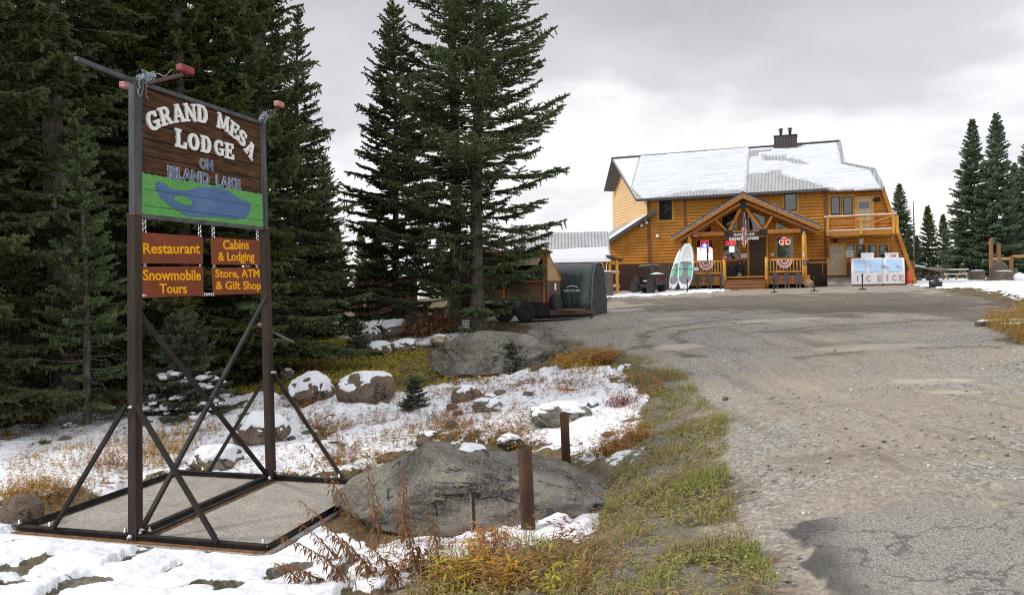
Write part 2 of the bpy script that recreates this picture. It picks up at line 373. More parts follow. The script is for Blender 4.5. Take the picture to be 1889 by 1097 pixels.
def build_ground():
    th = np.concatenate([np.linspace(-180, -46, 60, endpoint=False), np.linspace(-46, 46, 860, endpoint=False), np.linspace(46, 180, 60, endpoint=False)])
    rr = np.concatenate([np.linspace(0.25, 4.0, 30, endpoint=False), np.geomspace(4.0, 60, 620, endpoint=False), np.geomspace(60, 240, 60)])
    T, RR = np.meshgrid(np.radians(th), rr, indexing='ij')
    X = np.sin(T) * RR; Y = np.cos(T) * RR
    x, y = X.ravel(), Y.ravel()
    z = ground_z(x, y); p2 = np.c_[x, y]
    wob = (fbm(p2 * 0.9, 3, 4) - 0.5)
    fine = (fbm(p2 * 5.0, 5, 3) - 0.5)
    edge = poly_sd(x, y, ROAD); edge = np.minimum(edge, -poly_sd(x, y, ISLAND))
    road = sstep(-0.18, 0.22, edge + wob * 0.9 + fine * 0.35)
    asd = poly_sd(x, y, ASPH); asph = None
    apl = [tuple(G(*q)[:2]) for q in ((1512,1097),(1488,1040),(1466,985),(1462,968))]; apl = [(apl[0][0] + .25, 2.2)] + apl
    asdk = np.full(x.shape, 9.)
    for (ax, ay), (bx, by) in zip(apl[:-1], apl[1:]):
        tt_ = np.clip(((x - ax) * (bx - ax) + (y - ay) * (by - ay)) / ((bx - ax) ** 2 + (by - ay) ** 2), 0, 1); asdk = np.minimum(asdk, np.hypot(x - ax - tt_ * (bx - ax), y - ay - tt_ * (by - ay)))
    aw = .03 + .30 * sstep(.2, 1.2, asdk); asph = sstep(-aw, aw, asd + fine * (.2 + aw * 2) + wob * (.12 + aw * 2)) * road
    verge = sstep(-0.25, 0.3, poly_sd(x, y, VERGE) + wob * 0.8) * (1 - road)
    isl = sstep(-0.1, 0.3, poly_sd(x, y, ISLAND) + wob * .5)
    grass = np.maximum(np.maximum(verge, isl), sstep(-.1, .2, poly_sd(x, y, SNOWY['bank'])))
    sn = np.zeros_like(x)
    for k, dens, soft in (('bank', 0.80, .25), ('left', 0.86, 1.2), ('field', 0.80, 1.0), ('nose', 0.82, .25), ('front', 0.85, .6), ('yard', 0.80, 1.2), ('backl', 0.66, 1.0)):
        d = poly_sd(x, y, SNOWY[k]); sn = np.maximum(sn, dens * sstep(-soft, soft, d + wob * soft * 1.4))
    far = sstep(48, 60, np.hypot(x, y)); sn = np.maximum(sn, 0.62 * far)
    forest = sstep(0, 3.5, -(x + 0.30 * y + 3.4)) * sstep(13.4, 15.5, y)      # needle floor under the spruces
    sn = sn * (1 - 0.75 * forest) * (1 - road * (1 - sstep(42, 46, np.hypot(x, y)) * 0.0))
    dfr = poly_sd(x, y, SNOWY['front']); dyr = poly_sd(x, y, SNOWY['yard'])
    sn = np.maximum(sn, np.maximum(0.85 * sstep(-.4, .5, dfr + wob * 1.2), 0.78 * sstep(-.6, .8, dyr + wob * 2.0)))
    sn = sn * (1 - 0.50 * verge) + .40 * verge * sstep(.60, .66, fbm(p2 * 1.4, 71, 3)) * sstep(-.2, -1.2, edge)
    for cx_, cy_2, rx_, ry_ in ((232,1037,24,16), (160,1078,46,18), (35,1052,40,8), (30,1075,50,9), (545,1052,42,13), (400,1088,60,10), (330,1050,14,8), (95,1040,16,5), (640,1060,20,14)):
        q = G(cx_, cy_2); sx_ = rx_ * q[1] / FPX; sy_ = max(.05, abs(G(cx_, cy_2 - ry_)[1] - q[1])); sn = sn * (1 - .75 * sstep(1.4, .5, np.hypot((x - q[0]) / sx_, (y - q[1]) / sy_) + fine * 2.2))
    # relief
    trk = np.full(x.shape, 9.)
    for pl in ([(1372,588),(1300,594),(1225,604),(1188,616),(1184,632),(1225,646),(1290,660)], [(1400,596),(1320,602),(1262,610),(1240,620),(1262,632)], [(1100,660),(1180,640)], [(1880,590),(1700,592),(1540,600),(1400,612)], [(1889,640),(1640,640),(1480,660)]):
        W_ = [tuple(G(*q)[:2]) for q in pl]
        for (ax, ay), (bx, by) in zip(W_[:-1], W_[1:]):
            tt_ = np.clip(((x - ax) * (bx - ax) + (y - ay) * (by - ay)) / ((bx - ax) ** 2 + (by - ay) ** 2), 0, 1); trk = np.minimum(trk, np.hypot(x - ax - tt_ * (bx - ax), y - ay - tt_ * (by - ay)))
    damp = .62 * sstep(.30, .05, trk + fine * .35 + wob * .25)
    lot = poly_sd(x, y, gpoly([(1150,552),(1400,543),(1700,538),(1889,560),(1889,596),(1600,580),(1380,572),(1180,574)])); damp = np.maximum(damp, .80 * sstep(-2.5, 1.5, lot + wob * 5))
    pale = np.zeros_like(x)
    for cx_, cy_2, rx_, ry_ in ((1715,704,105,7), (1760,722,70,6), (1440,590,110,4), (1250,640,60,8), (1230,588,60,4), (1600,640,150,8)):
        q = G(cx_, cy_2); sx_ = rx_ * q[1] / FPX; sy_ = abs(G(cx_, cy_2 - ry_)[1] - q[1]); pale = np.maximum(pale, .68 * sstep(1.3, .5, np.hypot((x - q[0]) / sx_, (y - q[1]) / sy_)))
    rel = wob * (0.16 * (1 - road) + 0.05 * road) * sstep(2, 7, RR.ravel()) + fine * (0.075 * (1 - road) + 0.018 * road)
    pad = poly_sd(x, y, PAD_OUT)
    rel = rel * (1 - sstep(-0.6, 0.0, pad))
    z = z + rel
    sh = sstep(0.42, 0.62, sn + (fbm(p2 * 2.2, 11, 4) - 0.5) * 0.9)
    z = z + sh * (0.05 + 0.03 * (fbm(p2 * 3.5, 9, 3))) * (1 - sstep(-0.15, 0.03, pad))
    z = z + 0.035 * sstep(0.0, 0.08, asd + fine * 0.06) * road * sstep(0, .3, 1 - road + 1)
    z = np.where(pad > -.10, np.minimum(z, -0.035 + .02 * (pad < .02)), z)
    sn = np.where(pad > -0.03, sn * 0.1, sn)
    V = np.c_[x, y, z]; nt, nr = T.shape
    i, j = np.meshgrid(np.arange(nt), np.arange(nr - 1), indexing='ij'); i2 = (i + 1) % nt
    F = np.stack([i * nr + j, i * nr + j + 1, i2 * nr + j + 1, i2 * nr + j], -1).reshape(-1, 4)
    A = dict(snow=sn, road=road, asph=asph, asphd=asdk, damp=damp, pale=pale, grass=grass, forest=forest)
    rf = road[F].mean(1); af = asph[F].mean(1)
    mat = terrain_material()
    for name, sel in (('ground', rf < .5), ('gravel_road', (rf >= .5) & (af < .5)), ('asphalt_road', (rf >= .5) & (af >= .5))):
        f = F[sel]; u, inv = np.unique(f, return_inverse=True)
        me = np_mesh(name, V[u], inv.reshape(f.shape)[:, ::-1], mat, True, {k: v[u] for k, v in A.items()})
        tag(link(bpy.data.objects.new(name, me)), kind='structure')
def terrain_material():
    t = NT('terrain'); v = t.coord('Object')
    big = t.noise(v, 0.35, 4); mid = t.noise(v, 1.7, 5); fine = t.noise(v, 14, 5, .65); grit = t.noise(v, 70, 3, .7)
    # gravel
    peb = t.n('ShaderNodeTexVoronoi'); peb.inputs['Scale'].default_value = 27; t.l(v, peb.inputs['Vector'])
    peb2 = t.n('ShaderNodeTexVoronoi'); peb2.inputs['Scale'].default_value = 62; t.l(v, peb2.inputs['Vector'])
    sp = t.n('ShaderNodeSeparateColor'); t.l(peb.outputs['Color'], sp.inputs[0])
    sp2 = t.n('ShaderNodeSeparateColor'); t.l(peb2.outputs['Color'], sp2.inputs[0])
    stone = t.mix(0.5, t.ramp(sp.outputs[0], [(0, (.095, .088, .08)), (.45, (.225, .212, .195)), (.8, (.34, .318, .285)), (1, (.54, .51, .46))]),
                  t.ramp(sp2.outputs[1], [(0, (.085, .08, .074)), (.5, (.225, .21, .19)), (1, (.46, .43, .38))]))
    dust = t.mix(t.step(fine, .3, .7), (.26, .21, .15), (.35, .288, .21))
    patch = t.math('ADD', t.math('MULTIPLY', big, .55), t.math('MULTIPLY', mid, .45))
    gcol = t.mix(t.step(patch, .40, .58), stone, t.mix(.45, dust, stone))
    gcol = t.mix(t.math('MULTIPLY', t.step(t.noise(t.coord('Object', (.55, 1.6, 1)), .5, 6, .6), .56, .70), .5), gcol, (.085, .072, .058))     # damp earth
    pale = t.step(t.noise(t.coord('Object', (.28, 1.5, 1)), .55, 5, .6), .60, .70)
    gcol = t.mix(t.math('MULTIPLY', pale, .55), gcol, (.44, .39, .315))
    dm = t.math('ADD', t.attr('damp'), t.math('MULTIPLY', t.math('SUBTRACT', t.noise(v, 1.3, 6, .65), .5), .9))
    gcol = t.mix(t.math('MULTIPLY', t.step(dm, .30, .75), .72), gcol, (.085, .066, .047))
    mpr = t.n('ShaderNodeMapping'); mpr.inputs['Rotation'].default_value = (0, 0, R(14)); mpr.inputs['Scale'].default_value = (2.6, .16, 1); t.l(v, mpr.inputs['Vector'])
    rut = t.noise(mpr.outputs[0], 1.0, 4, .55, .6); gcol = t.mix(t.math('MULTIPLY', t.step(rut, .55, .68), .38), gcol, (.11, .088, .065)); gcol = t.mix(t.math('MULTIPLY', t.step(rut, .44, .30), .28), gcol, (.42, .365, .285))
    gcol = t.mix(t.math('MULTIPLY', t.step(t.math('ADD', t.attr('pale'), t.math('MULTIPLY', t.math('SUBTRACT', mid, .5), .6)), .45, .7), .6), gcol, (.47, .41, .33))
    # asphalt
    ad = t.attr('asphd')
    acol = t.mix(t.step(t.noise(v, 90, 3, .75), .38, .62), (.12, .113, .104), (.36, .335, .30))
    acol = t.mix(t.math('MULTIPLY', t.step(t.noise(v, 1.5, 6, .65), .48, .62), .6), acol, gcol); acol = t.mix(t.math('MULTIPLY', t.step(sp.outputs[1], .93, .97), .4), acol, (.045, .045, .048)); acol = t.mix(t.math('MULTIPLY', t.step(t.math('ABSOLUTE', t.math('SUBTRACT', t.noise(v, .9, 5, .6), .5)), .012, .003), .6), acol, (.06, .058, .055))
    dk = t.math('ADD', ad, t.math('MULTIPLY', t.math('SUBTRACT', mid, .5), .45))
    acol = t.mix(t.math('MULTIPLY', t.step(dk, .36, .02), .80), acol, (.040, .040, .042))
    # soil with litter
    soil = t.mix(t.step(mid, .35, .65), (.085, .058, .036), (.15, .105, .062))
    soil = t.mix(t.step(fine, .50, .68), soil, (.24, .155, .06))
    soil = t.mix(t.step(t.noise(v, 5.0, 4), .54, .66), soil, (.15, .15, .045))
    soil = t.mix(t.math('MULTIPLY', t.step(grit, .44, .60), .55), soil, (.045, .032, .022)); soil = t.mix(t.math('MULTIPLY', t.step(t.noise(v, 28, 4, .7), .56, .66), .6), soil, (.27, .20, .10))
    gr = t.mix(t.step(fine, .35, .65), (.07, .065, .032), (.15, .12, .07))
    gr = t.mix(t.step(mid, .42, .56), gr, t.mix(.65, stone, (.10, .085, .065)))
    soil = t.mix(t.attr('grass'), soil, gr)
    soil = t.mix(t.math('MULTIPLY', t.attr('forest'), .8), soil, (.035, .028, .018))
    col = t.mix(t.attr('road'), soil, gcol)
    col = t.mix(t.attr('asph'), col, acol)
    # snow
    sm = t.math('ADD', t.attr('snow'), t.math('MULTIPLY', t.math('SUBTRACT', t.noise(v, 2.2, 6, .6), .5), 1.15))
    sm = t.math('ADD', sm, t.math('MULTIPLY', t.math('SUBTRACT', t.noise(v, 9, 5, .65), .5), .55))
    sm = t.math('MULTIPLY', t.step(sm, .47, .525), t.step(t.attr('snow'), .06, .2))
    scol = t.mix(t.step(fine, .3, .7), (.66, .68, .72), (.78, .79, .815))
    col = t.mix(sm, col, scol)
    hb = t.math('ADD', t.math('MULTIPLY', t.math('SUBTRACT', 1.0, peb.outputs['Distance']), .012), t.math('MULTIPLY', grit, .010))
    hb = t.math('ADD', hb, t.math('MULTIPLY', fine, .02))
    hb = t.mix(sm, hb, t.math('ADD', t.math('MULTIPLY', t.noise(v, 7, 5), .05), .02))
    m = t.out(col, t.mix(sm, .85, .6), 0, hb, 1.0, .75, .25)
    return m
# ================================================================== TREES
def bark_mat(name, c1, c2):
    t = NT(name); v = t.coord('Object', (1, 1, .25)); f = t.noise(v, 22, 5, .65); g = t.noise(t.coord('Object'), 3, 4)
    col = t.mix(t.step(f, .35, .65), c1, c2); col = t.mix(t.math('MULTIPLY', t.step(g, .55, .7), .6), col, (.20, .20, .17))
    return t.out(col, .9, 0, f, .02, .9, .1)
def needle_mat(name, c1, c2, c3, transl=.38):
    t = NT(name); v = t.coord('Object'); f = t.noise(v, 1.3, 4, .6); g = t.noise(v, 9, 3, .6)
    inf = t.n('ShaderNodeObjectInfo')
    col = t.mix(t.step(f, .35, .65), c1, c2); col = t.mix(t.math('MULTIPLY', t.step(g, .5, .72), .7), col, c3)
    hs = t.n('ShaderNodeHueSaturation'); t.l(col, hs.inputs['Color'])
    t.l(t.math('ADD', t.math('MULTIPLY', inf.outputs['Random'], .05), .475), hs.inputs['Hue'])
    t.l(t.math('ADD', t.math('MULTIPLY', inf.outputs['Random'], .5), .75), hs.inputs['Value'])
    d = t.n('ShaderNodeBsdfPrincipled'); t.l(hs.outputs[0], d.inputs['Base Color']); d.inputs['Roughness'].default_value = .55; d.inputs['Specular IOR Level'].default_value = .25
    tr = t.n('ShaderNodeBsdfTranslucent'); t.l(hs.outputs[0], tr.inputs['Color'])
    mx = t.n('ShaderNodeMixShader'); mx.inputs[0].default_value = transl; t.l(d.outputs[0], mx.inputs[1]); t.l(tr.outputs[0], mx.inputs[2])
    o = t.n('ShaderNodeOutputMaterial'); t.l(mx.outputs[0], o.inputs[0]); return t.m
BARK = bark_mat('spruce_bark', (.075, .062, .052), (.17, .15, .13))
NEEDLE = needle_mat('spruce_needles', (.120, .150, .066), (.155, .190, .084), (.21, .235, .135))
NEEDLE_Y = needle_mat('yellowish_needles', (.115, .138, .040), (.155, .172, .050), (.20, .21, .075))
NEEDLE_B = needle_mat('bluish_needles', (.100, .134, .078), (.138, .180, .104), (.19, .22, .15))

def spruce_mesh(seed, H, R0, base=0.25, low=1.0, low_h=2.0, spacing=.046, tuft=.040, twig_d=.075, whorl=.33, bare=0.0, forks=1, tris=4, sag=0.0, hang=.5, nb=(4, 7), lvar=(.42, 1.18), feather=.27, pw=.92, inner=.26, rise=0.0):
    rg = np.random.default_rng(seed)
    segP, segD, segL, segT = [], [], [], []
    wood = MB(); limbs = MB()
    lean = rg.normal(0, .008, 2)
    nz = 14; zs = np.linspace(-0.25, H * .985, nz)
    cxy = np.c_[lean[0] * zs + .05 * np.sin(zs * .6 + seed), lean[1] * zs + .05 * np.cos(zs * .5 + seed)]
    r0 = .0115 * H
    rad = r0 * (1 - np.clip(zs, 0, H) / H) ** .85 + .012; rad[0] *= 1.35; rad[1] *= 1.05
    wood.tube([(a, b, c) for (a, b), c in zip(cxy, zs)], list(rad), 12)
    z = base
    while z < H - .12:
        t = z / H
        n = rg.integers(*nb)
        Lm = R0 * (1 - t) ** pw
        if z < low_h: Lm *= low + (1 - low) * (z / low_h)
        az0 = rg.uniform(0, 6.28)
        for k in range(n):
            az = az0 + k * 6.283 / n + rg.normal(0, .25); L = Lm * rg.uniform(*lvar) + .10
            zb = z + rg.uniform(-.14, .14)
            if zb < .12: zb = .12
            a = -.34 + .95 * t ** 1.15 + rg.normal(0, .07) - sag + rise * .3; c = .24 + rise * .7 - .10 * t + rg.normal(0, .04)
            if zb + L * (a + c) < .12 and zb < 1.2: c = (.15 - zb) / L - a
            dead = z < bare and rg.random() < .8
            s = np.linspace(0, 1, 9)
            side = rg.normal(0, .10)
            ca, sa = math.cos(az), math.sin(az)
            cx0 = np.interp(zb, zs, cxy[:, 0]); cy0 = np.interp(zb, zs, cxy[:, 1])
            fwd = L * s * .97; lat = L * side * s * s
            P = np.c_[cx0 + ca * fwd - sa * lat, cy0 + sa * fwd + ca * lat, zb + L * (a * s + c * s * s)]
            rr = (.010 + .0085 * L) * (1 - s) + .004
            limbs.tube([tuple(p) for p in P[::2]], list(rr[::2]), 4, cap=False)
            T = np.gradient(P, axis=0); T /= np.linalg.norm(T, axis=1)[:, None]
            if dead:
                m = int(L / .22)
                for q in range(m):
                    sq = rg.uniform(.2, 1); p = [np.interp(sq, s, P[:, i]) for i in range(3)]
                    d = rg.normal(0, 1, 3) * [.5, .5, .3] + [ca, sa, -.5]; d /= np.linalg.norm(d); l = rg.uniform(.12, .45)
                    limbs.tube([p, tuple(np.array(p) + d * l * .5 + [0, 0, -.01]), tuple(np.array(p) + d * l + [0, 0, -.07 * l])], [.006, .004, .002], 3, cap=False)
                if rg.random() < .75: continue
            m = max(3, int(L * (1 - inner) / twig_d)); si = np.linspace(inner, .98, m) + rg.uniform(-.02, .02, m)
            pp = np.stack([np.interp(si, s, P[:, i]) for i in range(3)], 1); tt = np.stack([np.interp(si, s, T[:, i]) for i in range(3)], 1)
            B = np.c_[-tt[:, 1], tt[:, 0], np.zeros(m)]; B /= np.linalg.norm(B, axis=1)[:, None] + 1e-9
            for sgn in (-1, 1):
                ang = rg.uniform(.75, 1.15, m)
                d = tt * np.cos(ang)[:, None] + sgn * B * np.sin(ang)[:, None]; d[:, 2] += rg.normal(-.10, .14, m) + .12 * t
                d /= np.linalg.norm(d, axis=1)[:, None]
                l = np.minimum(.62, (feather * L * (1.04 - si) ** .7 * np.minimum(1, .35 + si * 1.6)) + .07) * rg.uniform(.65, 1.2, m)
                segP.append(pp); segD.append(d); segL.append(l); segT.append(np.full(m, 1.0))
                # side sprigs on the longer twigs
                big = l > .22
                if big.any():
                    for fr in (.42, .72):
                        for s2 in (-1, 1):
                            q = pp[big] + d[big] * (l[big] * fr)[:, None]; e = np.cross(d[big], [0, 0, 1.]) * s2 * .75 + d[big] * .75 + rg.normal(0, .12, (big.sum(), 3))
                            e /= np.linalg.norm(e, axis=1)[:, None]
                            segP.append(q); segD.append(e); segL.append(l[big] * rg.uniform(.30, .5)); segT.append(np.full(big.sum(), .9))
            if hang > 0:
                mh = rg.random(m) < hang
                if mh.any():
                    d = tt[mh] * .35 + rg.normal(0, .25, (mh.sum(), 3)); d[:, 2] -= .9; d /= np.linalg.norm(d, axis=1)[:, None]
                    segP.append(pp[mh]); segD.append(d); segL.append(rg.uniform(.08, .26, mh.sum()) * min(1, L / 1.2)); segT.append(np.full(mh.sum(), .9))
            k0 = P[4:-1]; e = P[5:] - k0; l = np.linalg.norm(e, axis=1)
            segP.append(k0); segD.append(e / l[:, None]); segL.append(l); segT.append(np.full(len(l), 1.1))
        z += whorl * (1.0 - .45 * t) * rg.uniform(.8, 1.2)
    # leader
    segP.append(np.array([[cxy[-1, 0], cxy[-1, 1], H - .35]])); segD.append(np.array([[0, 0, 1.]])); segL.append(np.array([.4])); segT.append(np.array([1.]))
    P = np.concatenate(segP); D = np.concatenate(segD); L = np.concatenate(segL); S = np.concatenate(segT)
    cnt = np.maximum(2, np.ceil(L / spacing).astype(int)); idx = np.repeat(np.arange(len(P)), cnt)
    fr = (np.arange(len(idx)) - np.repeat(np.cumsum(cnt) - cnt, cnt) + .5) / cnt[idx]
    C = P[idx] + D[idx] * (L[idx] * fr)[:, None]; A = D[idx]
    U = np.cross(A, [0, 0, 1.]); nn = np.linalg.norm(U, axis=1); U[nn < .05] = [1, 0, 0]; U /= np.linalg.norm(U, axis=1)[:, None]; Wv = np.cross(U, A)
    r = tuft * S[idx] * (1.1 - .45 * fr) * rg.uniform(.8, 1.25, len(idx)); ph = rg.uniform(0, 6.28, len(idx))
    Vs = []
    for k in range(tris):
        a = ph + k * 6.283 / tris + rg.normal(0, .2, len(idx))
        rd = U * np.cos(a)[:, None] + Wv * np.sin(a)[:, None]; q = np.cross(A, rd)
        h = spacing * .62
        tip = C + rd * r[:, None] + A * (r * .75)[:, None]
        Vs.append(np.stack([C - A * h + q * .002, C + A * h * .75, tip], 1))
    V = np.concatenate(Vs).reshape(-1, 3); F = np.arange(len(V)).reshape(-1, 3)
    return np_mesh('crown', V, F), wood, limbs, H
def make_spruce(spec, needles, name='spruce_tree'):
    me, wood, limbs, H = spruce_mesh(**spec)
    me.materials.append(needles)
    root = thing(name, None, 'tree')
    tr = wood.build('trunk', BARK, root); limbs.build('limb', BARK, tr)
    link(bpy.data.objects.new('crown', me), root)
    return root
PROTO = {}
def tree(kind, px, Y, label, group=None, rz=0.0, scale=1.0, sz=1.0, lean=0.0, dz=0.0):
    proto, used = PROTO[kind]
    p = GY(px, Y)
    o = copy_tree(proto) if used[0] else proto; used[0] = True
    o.location = (p[0], p[1], p[2] + dz); o.rotation_euler = (0, R(lean), R(rz)) if lean else (0, 0, R(rz)); o.scale = (scale, scale, scale * sz)
    tag(o, label, 'tree', group)
    return o
def build_trees():
    PROTO['hero'] = (make_spruce(dict(seed=3, H=17.5, R0=3.75, base=.22, low=.27, low_h=4.8, whorl=.38, twig_d=.105, spacing=.050, tuft=.043, hang=.6, nb=(4, 6), lvar=(.40, 1.12), inner=.27, feather=.35, rise=.13), NEEDLE), [False])
    PROTO['twin'] = (make_spruce(dict(seed=8, H=17.0, R0=3.4, base=.5, low=.6, low_h=3.0, whorl=.50, nb=(3, 6), twig_d=.11, inner=.34, feather=.33, rise=.10, spacing=.055, tuft=.045, hang=.5), NEEDLE_B), [False])
    PROTO['mid'] = (make_spruce(dict(seed=5, H=11.8, R0=2.85, base=.3, low=.72, low_h=2.6, pw=.78, nb=(5, 8), lvar=(.5, 1.15), whorl=.30, twig_d=.085, spacing=.055, tuft=.046), NEEDLE), [False])
    PROTO['wood'] = (make_spruce(dict(seed=11, H=14.2, R0=2.65, base=.25, low=1.0, whorl=.29, twig_d=.080, spacing=.048, tuft=.045, hang=.7, sag=.06), NEEDLE), [False])
    PROTO['tall'] = (make_spruce(dict(seed=14, H=20.0, R0=2.7, base=.5, low=.75, low_h=4, whorl=.34, twig_d=.085, spacing=.052, tuft=.046, bare=3.4, hang=.7, sag=.10), NEEDLE), [False])
    PROTO['green'] = (make_spruce(dict(seed=21, H=17.0, R0=2.9, base=.3, low=.8, low_h=3, whorl=.32, twig_d=.085, spacing=.05, tuft=.047, hang=.8, sag=.08), NEEDLE_Y), [False])
    PROTO['slim'] = (make_spruce(dict(seed=25, H=5.6, R0=.95, base=.4, low=.6, low_h=1.5, whorl=.20, twig_d=.06, spacing=.042, tuft=.036, bare=1.6), NEEDLE), [False])
    PROTO['far'] = (make_spruce(dict(seed=31, H=13.6, R0=2.75, base=.4, low=.9, whorl=.31, twig_d=.13, spacing=.10, tuft=.085, tris=3, nb=(5, 9), feather=.32, lvar=(.6, 1.15), hang=.7), NEEDLE_B), [False])
    PROTO['farslim'] = (make_spruce(dict(seed=37, H=8.0, R0=1.8, base=.2, whorl=.27, twig_d=.13, spacing=.10, tuft=.085, tris=3, nb=(5, 9), feather=.32, lvar=(.6, 1.15), hang=.7), NEEDLE), [False])
    PROTO['sapling'] = (make_spruce(dict(seed=41, H=1.5, R0=.80, base=.08, whorl=.11, twig_d=.05, spacing=.03, tuft=.030, hang=.2, nb=(6, 9)), NEEDLE_B, 'spruce_sapling'), [False])
    g = 'spruces of the dark stand behind the sign'
    # middle
    tree('hero', 880, 23.0, 'tallest broad spruce between the sign and the lodge, with a bare lower trunk', rz=20)
    tree('twin', 838, 24.8, 'tall spruce pressed close behind the left side of the broadest spruce', rz=150)
    tree('mid', 733, 28, 'narrow pointed spruce left of the broad spruce, standing before the rusty container', rz=75, scale=.98)
    # the stand
    tree('tall', 108, 15.6, 'tall spruce with a bare grey trunk and dead twigs left of the sign', g, rz=40)
    tree('slim', 152, 14.0, 'slender young spruce with a thin pale stem left of the sign', g, rz=10)
    tree('wood', -18, 17.2, 'dense dark spruce reaching low at the left edge of the photo', g, rz=200)
    tree('wood', -70, 13.4, 'spruce mostly outside the frame at its left edge', g, rz=10)
    tree('green', 345, 18.2, 'yellowish green spruce rising directly behind the sign board', g, rz=60)
    tree('wood', 492, 19.6, 'dense dark spruce right of the sign, outlined against the sky', g, rz=100)
    tree('tall', 228, 18.5, 'tall spruce behind the near post of the sign', g, rz=190)
    tree('tall', 425, 22.5, 'tall spruce whose top shows above the right end of the sign', g, rz=290, scale=.97)
    tree('wood', 300, 22, 'dark spruce hidden deep behind the sign board', g, rz=250, sz=1.2)
    tree('wood', 172, 21.5, 'dark spruce in the second row left of the sign', g, rz=300, sz=1.25)
    tree('tall', 60, 21.5, 'second row tall spruce near the left edge of the photo', g, rz=110)
    tree('wood', 556, 27.0, 'small dark spruce at the right end of the stand, behind the outlined one', g, rz=330, scale=.80)
    tree('mid', 600, 33, 'thin gappy spruce alone against the bright sky at the end of the stand', rz=200, scale=.62)
    tree('tall', -40, 24, 'third row spruce at the far left edge', g, rz=80)
    tree('green', 130, 27, 'yellowish spruce glimpsed deep in the stand left of the sign', g, rz=140)
    tree('tall', 270, 27.5, 'third row spruce behind the top left corner of the sign board', g, rz=20)
    tree('tall', 385, 28.5, 'third row spruce behind the top right corner of the sign board', g, rz=230)
    tree('wood', 500, 31, 'third row spruce behind the outlined dark spruce', g, rz=170, sz=1.1)
    tree('tall', 10, 30, 'rear spruce closing the stand at the far left', g, rz=260)
    tree('wood', 215, 31, 'rear spruce closing the gap between the near post and the young slender spruce', g, rz=15, sz=1.3)
    for px, Y, s, lab in ((622, 46, .62, 'small far spruce right of the end of the stand'), (668, 50, .6, 'small far spruce above the rusty container'),
                          (575, 44, .75, 'far spruce seen through the end of the stand'), (700, 58, .7, 'far spruce behind the narrow pointed spruce'), (815, 55, .62, 'far spruce glimpsed behind the two tall trunks')):
        tree('farslim', px, Y, lab, 'small far spruces beyond the stand', rz=px * 7 % 360, scale=s)
    h = 'spruces beyond the yard on the right'
    for kind, px, Y, s, sz, lab in (('far', 1795, 62, 1.0, .915, 'left of the two tall spruces behind the big stump'), ('far', 1840, 60, .98, .935, 'right of the two tall spruces, directly behind the big stump'),
        ('far', 1900, 63, 1.0, .85, 'spruce cut by the right edge of the photo'), ('far', 1872, 72, .85, .9, 'spruce between the stump pair and the right edge'),
        ('far', 1662, 72, .84, .77, 'dark spruce just right of the balcony'), ('farslim', 1713, 74, .86, 1.0, 'pointed small spruce between the balcony and the tall pair'),
        ('farslim', 1741, 77, .80, 1.0, 'thin small spruce left of the tall pair'), ('farslim', 1690, 82, .80, .8, 'low spruce behind the orange cone'),
        ('farslim', 1772, 67, .72, 1.0, 'low bushy spruce at the foot of the tall pair'), ('farslim', 1815, 76, 1.0, 1.0, 'spruce half hidden behind the tall pair'), ('farslim', 1676, 66, .5, 1, 'little spruce beside the slanted lodge beam')):
        tree(kind, px, Y, lab, h, rz=px * 13 % 360, scale=s, sz=sz)
    # saplings
    o = tree('sapling', 343, 14.8, 'snow dusted spruce sapling seen between the braces of the sign', rz=20, scale=1.28)
    tree('sapling', 760, 13.9, 'small spruce sapling alone in the snowy field', 'spruce saplings in the field', rz=90, scale=.40)
    tree('sapling', 938, 16.6, 'tiny spruce sapling at the foot of the broad lichen boulder', 'spruce saplings in the field', rz=200, scale=.40)
    tree('sapling', 655, 21.8, 'low spruce sapling beside the rock pile', 'spruce saplings in the field', rz=120, scale=.6)
    snow_on_sapling(o)
    # bare snags
    for px, Y, h_, lab in ((1687, 70, 7.0, 'bare dead pole of a tree right of the balcony'), ):
        p = GY(px, Y); m = MB(); m.tube([(0, 0, -.2), (.03, 0, h_ * .5), (0, .02, h_)], [.10, .08, .03], 7)
        o = m.build('dead_tree', BARK); o.location = p; tag(o, lab, 'tree')
def snow_on_sapling(root):
    rg = np.random.default_rng(4); m = MB()
    for k in range(60):
        a = rg.uniform(2.6, 6.4); z = rg.uniform(.03, .75); r = .80 * (1 - z / 1.5) * rg.uniform(.55, 1.0)
        c = (r * math.cos(a), r * math.sin(a), z - .10 * r)
        s = rg.uniform(.02, .065); blob(m, c, (s * 1.6, s * 1.3, s * .7), rg, 5)
    tag(m.build('clinging_snow', SNOW, root), kind='stuff')
def blob(m, c, s, rg, n=6):
    prof = [(0.02, -1), (.75, -.6), (1, 0), (.7, .65), (.02, 1)]
    vs = []; 
    for r, z in prof:
        for k in range(n):
            a = 6.283 * k / n; q = r * rg.uniform(.8, 1.2)
            vs.append((c[0] + s[0] * q * math.cos(a), c[1] + s[1] * q * math.sin(a), c[2] + s[2] * z))
    fs = [(i * n + k, i * n + (k + 1) % n, (i + 1) * n + (k + 1) % n, (i + 1) * n + k) for i in range(len(prof) - 1) for k in range(n)]
    m.add(vs, fs, True)

